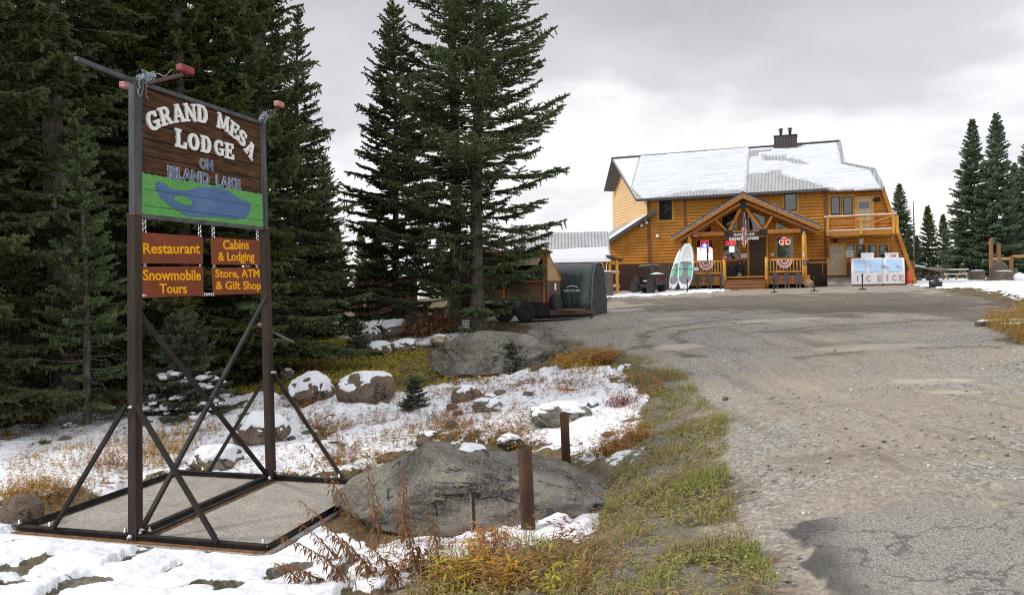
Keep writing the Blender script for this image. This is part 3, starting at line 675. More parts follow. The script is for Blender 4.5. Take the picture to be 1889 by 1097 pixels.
# ================================================================== SNOW, ROCKS
def _snow():
    t = NT('snow'); v = t.coord('Object'); f = t.noise(v, 9, 5); g = t.noise(v, 60, 3)
    return t.out(t.mix(f, (.66, .68, .72), (.77, .78, .805)), .6, 0, t.math('ADD', f, t.math('MULTIPLY', g, .25)), .02, .5, .25)
SNOW = _snow()
def _rsnow():
    t = NT('roof_snow'); v = t.coord('Object'); f = t.noise(t.coord('Object', (.6, 2, 2)), 2.5, 5); g = t.noise(v, 40, 3)
    return t.out(t.mix(f, (.54, .57, .63), (.70, .72, .755)), .6, 0, t.math('ADD', f, t.math('MULTIPLY', g, .25)), .02, .5, .2)
RSNOW = _rsnow()
def rock_mat(name, c1, c2, lich, top=None):
    t = NT(name); v = t.coord('Object'); a = t.noise(v, 2.2, 5, .6); b = t.noise(v, 13, 6, .65); c = t.noise(v, 55, 4, .7)
    col = t.mix(t.step(a, .35, .65), c1, c2); col = t.mix(t.math('MULTIPLY', t.step(b, .48, .66), .55), col, tuple(x * .42 for x in c1))
    col = t.mix(t.math('MULTIPLY', t.step(c, .48, .62), .62), col, tuple(min(1, x * 1.6) for x in c2)); col = t.mix(t.math('MULTIPLY', t.step(t.noise(v, 34, 4, .7), .60, .70), .6), col, tuple(x * .35 for x in c1))
    vo = t.vor(v, 15.0); lm = t.math('MULTIPLY', t.step(t.math('ADD', vo, t.math('MULTIPLY', b, .28)),   .46, .38), t.step(t.noise(v, 2.3, 3), .42, .54))
    col = t.mix(t.math('MULTIPLY', lm, lich), col, (.27, .27, .11))
    vo2 = t.vor(v, 6.0); col = t.mix(t.math('MULTIPLY', t.step(t.math('ADD', vo2, t.math('MULTIPLY', b, .35)), .42, .33), .5 * lich), col, (.30, .30, .28))
    fn_ = t.noise(t.coord('Object', (1, 1, 2.2)), 1.1, 5, .6, .8); crack = t.math('MULTIPLY', t.step(t.math('ABSOLUTE', t.math('SUBTRACT', fn_, .5)), .016, .002), t.step(t.noise(v, 1.4, 3), .48, .56)); col = t.mix(t.math('MULTIPLY', crack, .7), col, tuple(x * .25 for x in c1))
    fl = t.noise(t.coord('Object', (1, .8, 1.6)), .9, 3, .5); col = t.mix(t.math('MULTIPLY', t.step(fl, .50, .60), .35), col, tuple(min(1, x * 1.5) for x in c2))
    h = t.math('SUBTRACT', t.math('ADD', t.math('MULTIPLY', b, .6), t.math('MULTIPLY', c, .25)), t.math('MULTIPLY', crack, .8))
    return t.out(col, .9, 0, h, .08, 1.0, .2)
ROCK_G = rock_mat('lichen_rock', (.100, .089, .078), (.225, .205, .18), .85)
ROCK_B = rock_mat('brown_rock', (.115, .082, .060), (.19, .145, .112), .3)
ROCK_T = rock_mat('tan_rock', (.34, .24, .14), (.42, .31, .19), .1)
def rock_mesh(seed, size, cuts=9, rough=.16, sub=4, flat=.0, keep=(.72, 1.0)):
    rg = np.random.default_rng(seed); bm = bmesh.new(); bmesh.ops.create_icosphere(bm, subdivisions=sub, radius=1)
    V = np.array([v.co[:] for v in bm.verts])
    for k in range(cuts):
        n = rg.normal(0, 1, 3); n[2] = abs(n[2]) * .8 if k % 3 else n[2]; n /= np.linalg.norm(n); d = rg.uniform(*keep); e = V @ n - d; V = V - np.maximum(e, 0)[:, None] * n * .985
    V *= (1 + rough * (fbm(V * 1.6 + seed, seed, 5, .55) - .5) * 2)[:, None]
    V += V / np.linalg.norm(V, axis=1)[:, None] * ((fbm(V * 6 + seed, seed + 9, 3) - .5) * rough * .42)[:, None]
    V = V * np.array(size)
    F = np.array([[v.index for v in f.verts] for f in bm.faces]); bm.free(); return V, F
def boulder(name, label, p, size, rz, mat, seed, snow=0.0, cat='rock', group=None, sink=.25, tilt=(0, 0), patch=None, **kw):
    if snow > 0: kw.setdefault('sub', 5)
    kw.setdefault('sub', 4)
    V, F = rock_mesh(seed, size, **kw)
    Rm = np.array(Matrix.Rotation(tilt[0], 3, 'X') @ Matrix.Rotation(tilt[1], 3, 'Y')); V = V @ Rm.T
    V[:, 2] += size[2] * (1 - 2 * sink) if False else -V[:, 2].min() - sink * size[2]
    o = link(bpy.data.objects.new(name, np_mesh(name, V, F, mat, True))); o.location = tuple(p); o.rotation_euler = (0, 0, rz); tag(o, label, cat, group)
    if snow > 0:
        N = np.zeros_like(V); fn = np.cross(V[F[:, 1]] - V[F[:, 0]], V[F[:, 2]] - V[F[:, 0]])
        for k in range(3): np.add.at(N, F[:, k], fn)
        N /= np.linalg.norm(N, axis=1)[:, None] + 1e-9
        zt = V[:, 2].max(); m = N[:, 2] * .75 + (V[:, 2] / zt - .5) * .5 + (fbm(V * 2.2 / max(size) * 1.2, seed + 3, 4) - .5) * 1.6
        on = sstep(.70 - snow * .5, .92 - snow * .5, m)
        if patch: on = sstep(1.15, .75, np.hypot((V[:, 0] - patch[0]) / patch[2], (V[:, 1] - patch[1]) / patch[3]) + (fbm(V * 5, seed, 3) - .5) * .9) * (N[:, 2] > .2)
        fs = F[(on[F] > .0).any(1)]
        if len(fs):
            u, inv = np.unique(fs, return_inverse=True); W2 = V[u] + np.array([0, 0, 1.]) * (on[u] * (.02 + .05 * min(1, size[2])) - .012)[:, None] + N[u] * (on[u] * .012 - .008)[:, None]
            link(bpy.data.objects.new('snow_cap', np_mesh('snow_cap', W2, inv.reshape(fs.shape), SNOW, True)), o)
    return o
def build_rocks():
    g = 'rocks on the snowy slope'
    # the two great boulders
    a = at_z(860, 985, .12); 
    boulder('boulder', 'biggest grey boulder beside the rusty bollards, a streak of snow on top', (-.50, 8.02, -.06), (1.72, 1.02, .50), R(-14), ROCK_G, 72, .12, 'boulder', sink=.22, cuts=18, rough=.15, sub=6, keep=(.60, .92), patch=(.05, .1, .13, .26))
    boulder('boulder', 'broad lichen covered boulder under the tall spruces', (-.50, 17.2, .34), (1.45, 1.0, .58), R(8), ROCK_G, 15, .0, 'boulder', sink=.22, cuts=18, rough=.15, sub=6, keep=(.62, .95))
    boulder('boulder', 'smaller boulder wedged against the right end of the broad lichen boulder', (.72, 17.6, .58), (.50, .7, .52), R(30), ROCK_G, 17, .0, 'boulder', sink=.25, sub=5)
    def rk(px, py, w, h, label, mat=ROCK_B, seed=1, snow=.5, rz=0, dpt=.75, **kw):
        p = G(px, py); Y = p[1]; sx = w / 2 * Y / FPX; sz = h * Y / FPX
        p = p + np.array([p[0], p[1], 0]) / np.hypot(p[0], p[1]) * sx * dpt * .8; p[2] = gz(p[0], p[1])
        return boulder('rock', label, p, (sx, sx * dpt, sz / 1.65), R(rz), mat, seed, snow, 'rock', g, sink=.40, **kw)
    rk(575, 748, 88, 56, 'rounded brown rock with a thick white snow cap right of the far sign post', seed=22, snow=.95)
    rk(678, 752, 118, 58, 'long brown rock slab lying right of the snow capped rounded rock', seed=23, snow=.18, rz=8, cuts=13)
    rk(480, 822, 108, 62, 'brown snow topped rock seen behind the far sign post', seed=24, snow=.8)
    rk(405, 868, 92, 52, 'grey rock nearly buried in snow behind the far end of the concrete pad', ROCK_G, seed=25, snow=1.0)
    rk(45, 975, 84, 62, 'square brown rock at the left corner of the concrete pad', seed=26, snow=.0, cuts=14)
    rk(35, 978, 40, 30, 'small weathered rock in front of the square brown rock', ROCK_G, seed=27, snow=.0)
    rk(1030, 792, 128, 44, 'flat grey rock behind the farther bollard', ROCK_G, seed=28, snow=.12)
    rk(900, 768, 60, 30, 'low snowy rock in the middle of the field', ROCK_G, seed=29, snow=.6)
    rk(860, 745, 60, 32, 'small angular brown rock left of the low snowy rock', seed=30, snow=.3)
    rk(940, 826, 56, 22, 'low grey rock rising behind the biggest boulder', ROCK_G, seed=31, snow=.2)
    rk(700, 800, 30, 14, 'small brown stone right of the far sign strut', seed=33, snow=.2)
    rk(790, 812, 44, 14, 'flat brown stone half under snow behind the biggest boulder', seed=34, snow=.4)
    rk(296, 770, 26, 14, 'small snow topped stone by the near sign post', seed=35, snow=.7)
    rg = np.random.default_rng(17); n = 0
    for poly, cnt in ((SNOWY['field'], 22), (SNOWY['left'], 14)):
        for q in in_poly(poly, cnt, rg, far_bias=11):
            if poly_sd(q[0], q[1], PAD_OUT) > -.3: continue
            s = rg.uniform(.05, .16); n += 1
            boulder('stone', 'small dark stone poking through the snow on the slope', q, (s, s * rg.uniform(.6, .9), s * rg.uniform(.5, .8)), rg.uniform(0, 6), ROCK_B if n % 3 else ROCK_G, 200 + n, .25 if n % 4 == 0 else 0, 'stone', 'small stones poking through the snow', sub=3, sink=.4)
    # pile under the spruces
    q = 'rocks of the pile under the spruces'
    for px, py, w, h, mat, sd, sn, lab in ((728, 625, 74, 34, ROCK_G, 41, .45, 'largest grey rock of the pile left of the broad lichen boulder'),
        (680, 638, 46, 36, ROCK_G, 42, .4, 'upright grey rock at the left of the rock pile'), (700, 655, 66, 24, ROCK_B, 43, .7, 'snowy flat rock in front of the rock pile'),
        (745, 648, 60, 22, ROCK_B, 44, .6, 'brown slab on the right of the rock pile'), (660, 648, 40, 18, ROCK_B, 45, .6, 'low brown rock at the left foot of the rock pile'),
        (810, 636, 40, 18, ROCK_T, 46, .1, 'pale tan stone between the rock pile and the broad boulder'), (612, 590, 34, 20, ROCK_B, 47, .3, 'rock under the end of the dark stand'),
        (590, 604, 26, 14, ROCK_B, 48, .3, 'small rock beside the end of the dark stand'), (640, 600, 30, 14, ROCK_B, 49, .5, 'snowy stone before the rusty container'),
        (560, 660, 60, 26, ROCK_G, 50, .1, 'grey mossy rock at the edge of the dark stand'), (528, 700, 36, 20, ROCK_G, 51, .1, 'grey rock right behind the far sign post')):
        p = G(px, py); Y = p[1]; sx = w / 2 * Y / FPX; sz = h * Y / FPX
        boulder('rock', lab, p, (sx, sx * .8, sz / 1.6), R(sd * 37 % 90), mat, sd, sn, 'rock', q, sink=.36)
    # loose stones along the road, each a thing
    for i, (px, py, w) in enumerate(((1338, 738, 12), (1268, 848, 14), (1315, 775, 10), (1216, 838, 9), (1256, 803, 8), (1395, 1003, 12))):
        p = G(px, py); s = w / 2 * p[1] / FPX
        boulder('stone', ['dark stone on the gravel by the verge bend', 'pale stone on the verge edge beside the copper shrub', 'stone at the tip of the verge bulge', 'small stone among the verge grass', 'tiny stone on the upper verge', 'stone on the gravel edge near the asphalt'][i], p, (s, s * .8, s * .7), i, ROCK_G, 60 + i, 0, 'stone', 'loose stones along the verge', sub=3)

# ================================================================== LOW PLANTS
def leaf_mat(name, c1, c2, c3, tr=.25, scale=5):
    t = NT(name); v = t.coord('Object'); f = t.noise(v, scale, 3); g = t.noise(v, scale * 5, 2)
    col = t.mix(t.step(f, .38, .62), c1, c2); col = t.mix(t.step(g, .5, .65), col, c3)
    d = t.n('ShaderNodeBsdfPrincipled'); t.l(col, d.inputs['Base Color']); d.inputs['Roughness'].default_value = .7; d.inputs['Specular IOR Level'].default_value = .15
    x = t.n('ShaderNodeBsdfTranslucent'); t.l(col, x.inputs['Color']); mx = t.n('ShaderNodeMixShader'); mx.inputs[0].default_value = tr
    t.l(d.outputs[0], mx.inputs[1]); t.l(x.outputs[0], mx.inputs[2]); o = t.n('ShaderNodeOutputMaterial'); t.l(mx.outputs[0], o.inputs[0]); return t.m
DRYRED = leaf_mat('dry_red_leaves', (.17, .055, .035), (.22, .085, .04), (.12, .06, .04))
COPPER = leaf_mat('copper_leaves', (.38, .17, .04), (.31, .115, .04), (.44, .25, .06))
GOLD = leaf_mat('golden_leaves', (.50, .29, .035), (.38, .27, .05), (.40, .15, .03))
BROWN = leaf_mat('dry_brown_leaves', (.23, .11, .055), (.30, .15, .07), (.18, .10, .065))
OLIVE = leaf_mat('olive_grass', (.24, .26, .07), (.33, .29, .10), (.37, .29, .13))
LIME = leaf_mat('fresh_grass', (.22, .28, .065), (.29, .31, .085), (.34, .29, .11))
STRAW = leaf_mat('straw', (.33, .25, .12), (.26, .16, .07), (.38, .31, .17))
YELLOW = leaf_mat('yellow_ground_leaves', (.38, .33, .05), (.44, .34, .06), (.25, .25, .06))
CRIMSON = leaf_mat('crimson_leaves', (.17, .025, .03), (.22, .05, .04), (.13, .035, .035))
def blades(P, h, w, rg, bend=.5, yaw=None, up=.15, segs=2):
    """thin tapering curved blades rooted at P; returns V,F(tri/quads as tris)"""
    n = len(P); a = rg.uniform(0, 6.283, n) if yaw is None else yaw; d = np.c_[np.cos(a), np.sin(a), np.zeros(n)]; s = np.c_[-np.sin(a), np.cos(a), np.zeros(n)]
    b = bend * rg.uniform(.2, 1.2, n); k = h[:, None]
    V = [P - s * w[:, None] / 2, P + s * w[:, None] / 2]
    p1 = P + k * (.55 * np.c_[np.zeros((n, 2)), np.ones(n)] + d * (b * .28)[:, None]); p2 = P + k * (np.c_[np.zeros((n, 2)), 1 - .35 * b] + d * b[:, None] * .9)
    V += [p1 - s * w[:, None] * .38, p1 + s * w[:, None] * .38, p2]
    V = np.stack(V, 1).reshape(-1, 3); o = np.arange(n)[:, None] * 5
    F = np.concatenate([o + np.array([[0, 1, 3]]), o + np.array([[0, 3, 2]]), o + np.array([[2, 3, 4]])])
    return V, F
def leaves_on(P, D, L, Wd, rg, droop=.3):
    """lens-shaped folded leaves: base P, direction D"""
    n = len(P); D = D / np.linalg.norm(D, axis=1)[:, None]; S = np.cross(D, [0, 0, 1.]) + rg.normal(0, .35, (n, 3)); S /= np.linalg.norm(S, axis=1)[:, None]
    m = P + D * (L * .5)[:, None]; m[:, 2] -= L * droop * .15; tip = P + D * L[:, None]; tip[:, 2] -= L * droop
    N = np.cross(D, S)
    V = np.stack([P, m + S * Wd[:, None] / 2 + N * Wd[:, None] * .2, tip, m - S * Wd[:, None] / 2 + N * Wd[:, None] * .2, m], 1).reshape(-1, 3); o = np.arange(n)[:, None] * 5
    F = np.concatenate([o + np.array([[0, 4, 1]]), o + np.array([[1, 4, 2]]), o + np.array([[2, 4, 3]]), o + np.array([[3, 4, 0]])])
    return V, F
def merge(parts):
    Vs, Fs, k = [], [], 0
    for V, F in parts: Vs.append(V); Fs.append(F + k); k += len(V)
    return np.concatenate(Vs), np.concatenate(Fs)
def in_poly(poly, n, rg, Z=True, far_bias=None):
    P = np.array(poly); lo, hi = P.min(0), P.max(0); out = np.zeros((0, 2))
    while len(out) < n:
        q = rg.uniform(lo, hi, (n * 2, 2))
        if far_bias: q = q[rg.random(len(q)) < np.clip((far_bias / np.maximum(q[:, 1], 1)) ** 1.4, 0, 1)]
        out = np.r_[out, q[poly_sd(q[:, 0], q[:, 1], poly) > 0]]
    out = out[:n]; return np.c_[out, ground_z(out[:, 0], out[:, 1])]
def stuff(name, V, F, mat, kind='stuff'):
    o = link(bpy.data.objects.new(name, np_mesh(name, V, F, mat))); return tag(o, kind=kind)
def clump_filter(P, seed, sc, th, rg, soft=.08):
    f = fbm(P[:, :2] * sc, seed, 3); return P[f + rg.normal(0, soft, len(P)) > th]
def sprigs(P, rg, h=(.08, .22), nl=7, leaf=(.03, .06), wl=.28):
    """small upright forbs: a stem with drooping leaves"""
    n = len(P); H = rg.uniform(*h, n); lean = rg.normal(0, .25, (n, 2)); parts = []
    tip = P + np.c_[lean * H[:, None], H]
    S = rg.normal(0, 1, (n, 3)); S[:, 2] = 0; S /= np.linalg.norm(S, axis=1)[:, None]
    V = np.stack([P - S * .0035, P + S * .0035, tip], 1).reshape(-1, 3); parts.append((V, np.arange(3 * n).reshape(-1, 3)))
    fr = rg.uniform(.25, 1.0, (n, nl)); base = P[:, None] + (tip - P)[:, None] * fr[..., None]
    a = rg.uniform(0, 6.283, (n, nl)); d = np.stack([np.cos(a), np.sin(a), rg.uniform(-.1, .7, (n, nl))], -1)
    L = rg.uniform(*leaf, (n, nl))
    parts.append(leaves_on(base.reshape(-1, 3), d.reshape(-1, 3), L.ravel(), L.ravel() * wl, rg, .35)); return merge(parts)
def plant(name, label, p, mat, V, F, cat='plant', group=None, rz=0):
    o = link(bpy.data.objects.new(name, np_mesh(name, V, F, mat))); o.location = tuple(p); o.rotation_euler = (0, 0, rz); return tag(o, label, cat, group)
def bush_vf(rg, r, h, n=40, leaves=16, leaf=(.03, .06), wl=.35):
    """a twiggy clump of n stems"""
    a = rg.uniform(0, 6.283, n); q = np.sqrt(rg.random(n)) * r; P = np.c_[np.cos(a) * q * .5, np.sin(a) * q * .5, np.full(n, -.03)]
    H = h * rg.uniform(.5, 1.1, n) * (1 - .35 * q / r); tip = P + np.c_[np.cos(a) * q * .8, np.sin(a) * q * .8, H] + rg.normal(0, .04, (n, 3))
    parts = []
    for ang in (0, 1.57):
        S = np.tile([math.cos(ang), math.sin(ang), 0], (n, 1)); parts.append((np.stack([P - S * .004, P + S * .004, tip], 1).reshape(-1, 3), np.arange(3 * n).reshape(-1, 3)))
    fr = rg.uniform(.15, 1.02, (n, leaves)); base = P[:, None] + (tip - P)[:, None] * fr[..., None] + rg.normal(0, .02, (n, leaves, 3))
    az = rg.uniform(0, 6.283, (n, leaves)); d = np.stack([np.cos(az), np.sin(az), rg.uniform(-.2, .9, (n, leaves))], -1); L = rg.uniform(*leaf, (n, leaves))
    parts.append(leaves_on(base.reshape(-1, 3), d.reshape(-1, 3), L.ravel(), L.ravel() * wl, rg, .3)); return merge(parts)
def fireweed_vf(rg, h, lean, nl=60, leaf=(.07, .13)):
    """tall dead stalk with curled leaves hanging along it"""
    s = np.linspace(0, 1, 9); c = np.c_[lean[0] * s ** 1.7 * h, lean[1] * s ** 1.7 * h, h * (s - .12 * s * s * np.hypot(*lean))]
    m = MB(); m.tube([tuple(p) for p in c], list(.0055 * (1 - s) + .0018), 5, cap=False)
    V0 = np.array(m.v); Q = np.array(m.f); F0 = np.r_[Q[:, [0, 1, 2]], Q[:, [0, 2, 3]]]
    fr = np.linspace(.22, 1.0, nl); b = np.stack([np.interp(fr, s, c[:, i]) for i in range(3)], 1); a = np.arange(nl) * 2.4 + rg.normal(0, .3, nl)
    d = np.c_[np.cos(a), np.sin(a), rg.uniform(-.7, .35, nl)]; L = rg.uniform(*leaf, nl) * (1.15 - .75 * fr)
    # two-segment curled leaves
    V1, F1 = leaves_on(b, d, L, L * .20, rg, .75)
    d2 = d * .5 + np.array([0, 0, -.9]); V2, F2 = leaves_on(b + d / np.linalg.norm(d, axis=1)[:, None] * (L * .55)[:, None], d2, L * .7, L * .20, rg, .2)
    return merge([(V0, F0), (V1, F1), (V2, F2)])
def build_plants():
    rg = np.random.default_rng(77)
    # --- verge grass
    P = in_poly(VERGE, 46000, rg, far_bias=6.0); P = clump_filter(P, 5, 2.6, .50, rg, .05)
    ed = poly_sd(P[:, 0], P[:, 1], ROAD); P = P[(ed < .12) | (rg.random(len(P)) < .25)]
    n = len(P); k = rg.random(n); cl_ = fbm(P[:, :2] * 7, 19, 2); h = rg.uniform(.03, .12, n) * (.45 + 1.2 * sstep(.4, .7, cl_)); w = rg.uniform(.0035, .0075, n)
    gm = fbm(P[:, :2] * 1.1, 8, 3) + rg.normal(0, .05, n)
    V, F = blades(P[gm > .53], h[gm > .53] * .9, w[gm > .53] * 1.15, rg, .9); stuff('grass', V, F, LIME)
    q = (gm <= .53) & (k < .55); V, F = blades(P[q], h[q], w[q], rg, 1.1); stuff('grass', V, F, OLIVE)
    q = (gm <= .53) & (k >= .55); V, F = blades(P[q], h[q] * 1.25, w[q] * .8, rg, 1.3); stuff('dry_grass', V, F, STRAW)
    # broad little leaves low in the verge
    P = in_poly(VERGE, 5000, rg, far_bias=6.0); P = clump_filter(P, 15, 1.3, .5, rg); P = P[poly_sd(P[:, 0], P[:, 1], ROAD) < .05]
    V, F = sprigs(P, rg, (.02, .08), 5, (.025, .05), .35); stuff('grass', V, F, OLIVE)
    P = in_poly(VERGE, 5000, rg, far_bias=6.0); P = clump_filter(P, 25, 1.2, .52, rg); P = P[poly_sd(P[:, 0], P[:, 1], ROAD) < .02]
    P = P[rg.random(len(P)) < .5]; V, F = sprigs(P, rg, (.06, .22), 8, (.02, .045), .3); stuff('dry_plants_ground_cover', V, F, STRAW)
    # --- field forbs through the snow
    for poly, n, bias in ((SNOWY['field'], 9000, 9), (SNOWY['left'], 4200, 10), (SNOWY['backl'], 2600, None)):
        P = in_poly(poly, n, rg, far_bias=bias); P = clump_filter(P, 31, 1.1, .48, rg, .10)
        u = rg.random(len(P)) if bias != 10 else .35 + .65 * rg.random(len(P))
        V, F = sprigs(P[u < .42], rg, (.05, .24), 9, (.025, .062), .30); stuff('dry_plants_ground_cover', V, F, BROWN)
        V, F = sprigs(P[(u >= .42) & (u < .68)], rg, (.05, .22), 9, (.025, .06), .32); stuff('dry_plants_ground_cover', V, F, COPPER)
        V, F = sprigs(P[u >= .68], rg, (.03, .10), 7, (.025, .055), .38); stuff('low_leaves_ground_cover', V, F, YELLOW)
    # yellow-green carpet at the edge of the stand
    yp = gpoly([(540,690),(560,640),(620,610),(700,610),(780,640),(800,690),(900,705),(1000,690),(960,715),(860,728),(760,735),(640,715)])
    P = in_poly(yp, 6800, rg); P = clump_filter(P, 41, .9, .42, rg); V, F = sprigs(P, rg, (.03, .12), 9, (.035, .075), .40); stuff('low_leaves_ground_cover', V, F, YELLOW)
    yp2 = gpoly([(0,800),(0,760),(250,730),(440,715),(560,690),(560,720),(440,740),(260,765)])
    P = in_poly(yp2, 4200, rg); P = clump_filter(P, 42, 1.0, .46, rg); V, F = sprigs(P, rg, (.03, .10), 8, (.03, .07), .40); stuff('low_leaves_ground_cover', V, F, YELLOW)
    # golden brush band left, behind the pad
    bp = gpoly([(0,950),(0,870),(60,840),(150,830),(260,810),(330,800),(420,790),(330,860),(230,905),(100,950)])
    P = in_poly(bp, 900, rg); P = clump_filter(P, 44, 1.1, .40, rg); u = rg.random(len(P))
    V, F = sprigs(P[u < .5], rg, (.10, .30), 16, (.02, .045), .42); stuff('dry_brush_undergrowth', V, F, GOLD)
    V, F = sprigs(P[u >= .5], rg, (.10, .36), 14, (.02, .045), .38); stuff('dry_brush_undergrowth', V, F, BROWN)
    # island on the right
    P = in_poly(ISLAND, 16000, rg); P = clump_filter(P, 51, 1.0, .35, rg); u = rg.random(len(P))
    V, F = blades(P[u < .5], rg.uniform(.10, .38, (u < .5).sum()), rg.uniform(.006, .012, (u < .5).sum()), rg, .8); stuff('dry_grass', V, F, OLIVE)
    V, F = sprigs(P[(u >= .5) & (u < .8)], rg, (.10, .42), 12, (.03, .06), .3); stuff('dry_plants_ground_cover', V, F, COPPER)
    V, F = sprigs(P[u >= .8], rg, (.06, .25), 12, (.03, .06), .35); stuff('low_leaves_ground_cover', V, F, YELLOW)
    # --- shrubs one can point to
    def shrub(px, py, w, h, mat, label, n=60, lv=16, leaf=(.03, .06), wl=.35, name='shrub', group='autumn shrubs on the slope'):
        p = G(px, py); s = p[1] / FPX; V, F = bush_vf(rg, w / 2 * s, h * s, n, lv, leaf, wl); return plant(name, label, p, mat, V, F, 'shrub', group)
    shrub(1148, 752, 66, 44, CRIMSON, 'crimson red shrub in the snow left of the verge', 70, 16, (.025, .05))
    shrub(1140, 838, 76, 54, COPPER, 'copper coloured shrub beside the farther bollard', 90, 18, (.03, .06), .25)
    shrub(1180, 812, 60, 40, COPPER, 'copper shrub between the verge and the crimson shrub', 60, 16, (.03, .06), .25)
    shrub(1060, 682, 70, 46, GOLD, 'golden shrub right of the broad lichen boulder', 80, 16, (.05, .10))
    shrub(1110, 672, 66, 44, COPPER, 'orange shrub nearest the bend of the driveway', 80, 16, (.05, .10))
    shrub(1090, 690, 60, 28, GOLD, 'low yellow shrub in front of the orange and golden shrubs', 60, 14, (.04, .08))
    shrub(975, 715, 60, 26, BROWN, 'brown shrub below the broad lichen boulder', 60, 14, (.04, .08))
    shrub(830, 716, 50, 22, COPPER, 'small rusty shrub at the left foot of the broad boulder', 50, 14, (.03, .07))
    shrub(650, 740, 60, 36, DRYRED, 'reddish shrub growing against the long brown slab', 60, 14, (.03, .07))
    shrub(710, 702, 50, 28, YELLOW, 'yellow green shrub above the long brown slab', 60, 14, (.04, .09))
    shrub(775, 706, 44, 30, OLIVE, 'olive shrub left of the broad boulder', 50, 14, (.04, .09))
    shrub(905, 740, 54, 18, BROWN, 'low brown shrub above the low snowy rock', 50, 12, (.03, .06))
    shrub(625, 830, 30, 46, DRYRED, 'sparse reddish shrub right of the far sign strut', 16, 10, (.02, .04))
    shrub(562, 752, 40, 26, DRYRED, 'small red shrub in front of the snow capped rounded rock', 40, 12, (.025, .05))
    shrub(300, 842, 90, 50, GOLD, 'golden brush right behind the near sign post', 90, 18, (.02, .045))
    shrub(210, 872, 80, 50, BROWN, 'brown brush left behind the near sign post', 90, 18, (.02, .045))
    shrub(60, 918, 110, 62, GOLD, 'golden brush behind the square brown rock', 120, 18, (.02, .045))
    shrub(1205, 905, 60, 30, OLIVE, 'grey green tuft on the verge right of the biggest boulder', 60, 14, (.02, .05), .25)
    # --- foreground: dead fireweed and golden forbs
    g2 = 'dead fireweed stalks before the biggest boulder'
    for px, py, hpx, lx, ly, lab in ((668, 1030, 225, -.50, .1, 'dead fireweed arching left across the front of the biggest boulder'),
        (700, 1030, 185, -.12, .0, 'upright dead fireweed left of the middle of the biggest boulder'), (745, 1020, 165, .02, .0, 'straight dead fireweed against the middle of the biggest boulder'),
        (640, 1085, 125, -.95, -.2, 'drooping dead fireweed sprawling over the snow'), (690, 1080, 120, -.6, -.3, 'dead fireweed bending to the left at the bottom of the photo'),
        (770, 1070, 130, -.25, .1, 'short dead fireweed before the biggest boulder'), (600, 1090, 70, -1.1, -.2, 'flattened dead fireweed at the edge of the snow bank')):
        p = G(px, py); s = p[1] / FPX; V, F = fireweed_vf(rg, hpx * s, (lx, ly), 76, (.075, .13)); plant('fireweed', lab, p, BROWN, V, F, 'dead plant', g2)
    for px, py, hpx, lx, ly, lab in ((655, 1060, 150, -.75, .2, 'dead fireweed leaning left behind the sprawling one'), (810, 1035, 95, -.2, .1, 'small dead fireweed left of the thin rusty stake'),
        (625, 1050, 95, -.8, .1, 'dead fireweed drooping over the corner of the concrete pad'), (735, 1092, 95, -.5, -.1, 'low dead fireweed at the bottom edge left of the golden forbs'), (560, 1088, 60, -.9, 0, 'little dead fireweed lying on the snow bank')):
        p = G(px, py); s = p[1] / FPX; V, F = fireweed_vf(rg, hpx * s, (lx, ly), 60, (.07, .12)); plant('fireweed', lab, p, BROWN if px != 720 else DRYRED, V, F, 'dead plant', g2)
    fp = gpoly([(640,1097),(690,1040),(800,1010),(950,1000),(1080,1020),(1150,1097)])
    P = in_poly(fp, 1500, rg); P = clump_filter(P, 65, 2.0, .47, rg); u = rg.random(len(P)); k = u < .6
    V, F = blades(P[k], rg.uniform(.12, .34, k.sum()), rg.uniform(.005, .011, k.sum()), rg, 1.0); stuff('dry_grass', V, F, STRAW)
    V, F = blades(P[~k], rg.uniform(.10, .26, (~k).sum()), rg.uniform(.006, .014, (~k).sum()), rg, 1.0); stuff('grass', V, F, YELLOW)
    P = in_poly(fp, 110, rg); V, F = sprigs(P, rg, (.12, .34), 14, (.04, .09), .24); stuff('dry_plants_ground_cover', V, F, BROWN)
    g3 = 'autumn forbs at the bottom of the photo'
    for px, py, hpx, mat, lab in ((880, 1080, 100, GOLD, 'golden leafy forb right of the thin rusty stake'), (940, 1085, 90, GOLD, 'golden leafy forb at the bottom below the near bollard'), (1000, 1065, 80, OLIVE, 'greenish forb right below the near bollard'),
        (840, 1090, 80, YELLOW, 'yellow forb at the bottom left of the stake'), (905, 1040, 100, COPPER, 'orange forb between the stake and the near bollard'), (1040, 1090, 60, YELLOW, 'low yellow forb right of the golden ones'), (790, 1060, 70, BROWN, 'brown wilted forb before the biggest boulder')):
        p = G(px, py); s = p[1] / FPX; V, F = bush_vf(rg, 42 * s, hpx * s, 22, 13, (.05, .115), .26); plant('forb', lab, p, mat, V, F, 'plant', g3)
    # gravel stones loose on the drive
    V0, F0 = rock_mesh(3, (1, .8, .6), sub=1, rough=.25)
    parts = []; Q = in_poly(ROAD, 42000, rg, far_bias=5.0)
    ok = (poly_sd(Q[:, 0], Q[:, 1], ASPH) < -.02) | (rg.random(len(Q)) < .06); f = fbm(Q[:, :2] * .9, 61, 3); Q = Q[ok & (f + rg.normal(0, .1, len(f)) > .47) & (Q[:, 1] > 3)]
    n = len(Q); s = rg.gamma(2.0, .0048, n) + .0045; a = rg.uniform(0, 6.28, n)
    V = V0[None] * s[:, None, None]; ca, sa = np.cos(a)[:, None], np.sin(a)[:, None]
    V = np.stack([V[..., 0] * ca - V[..., 1] * sa, V[..., 0] * sa + V[..., 1] * ca, V[..., 2]], -1) + Q[:, None, :] + np.array([0, 0, .004])
    F = (F0[None] + (np.arange(n) * len(V0))[:, None, None]).reshape(-1, 3)
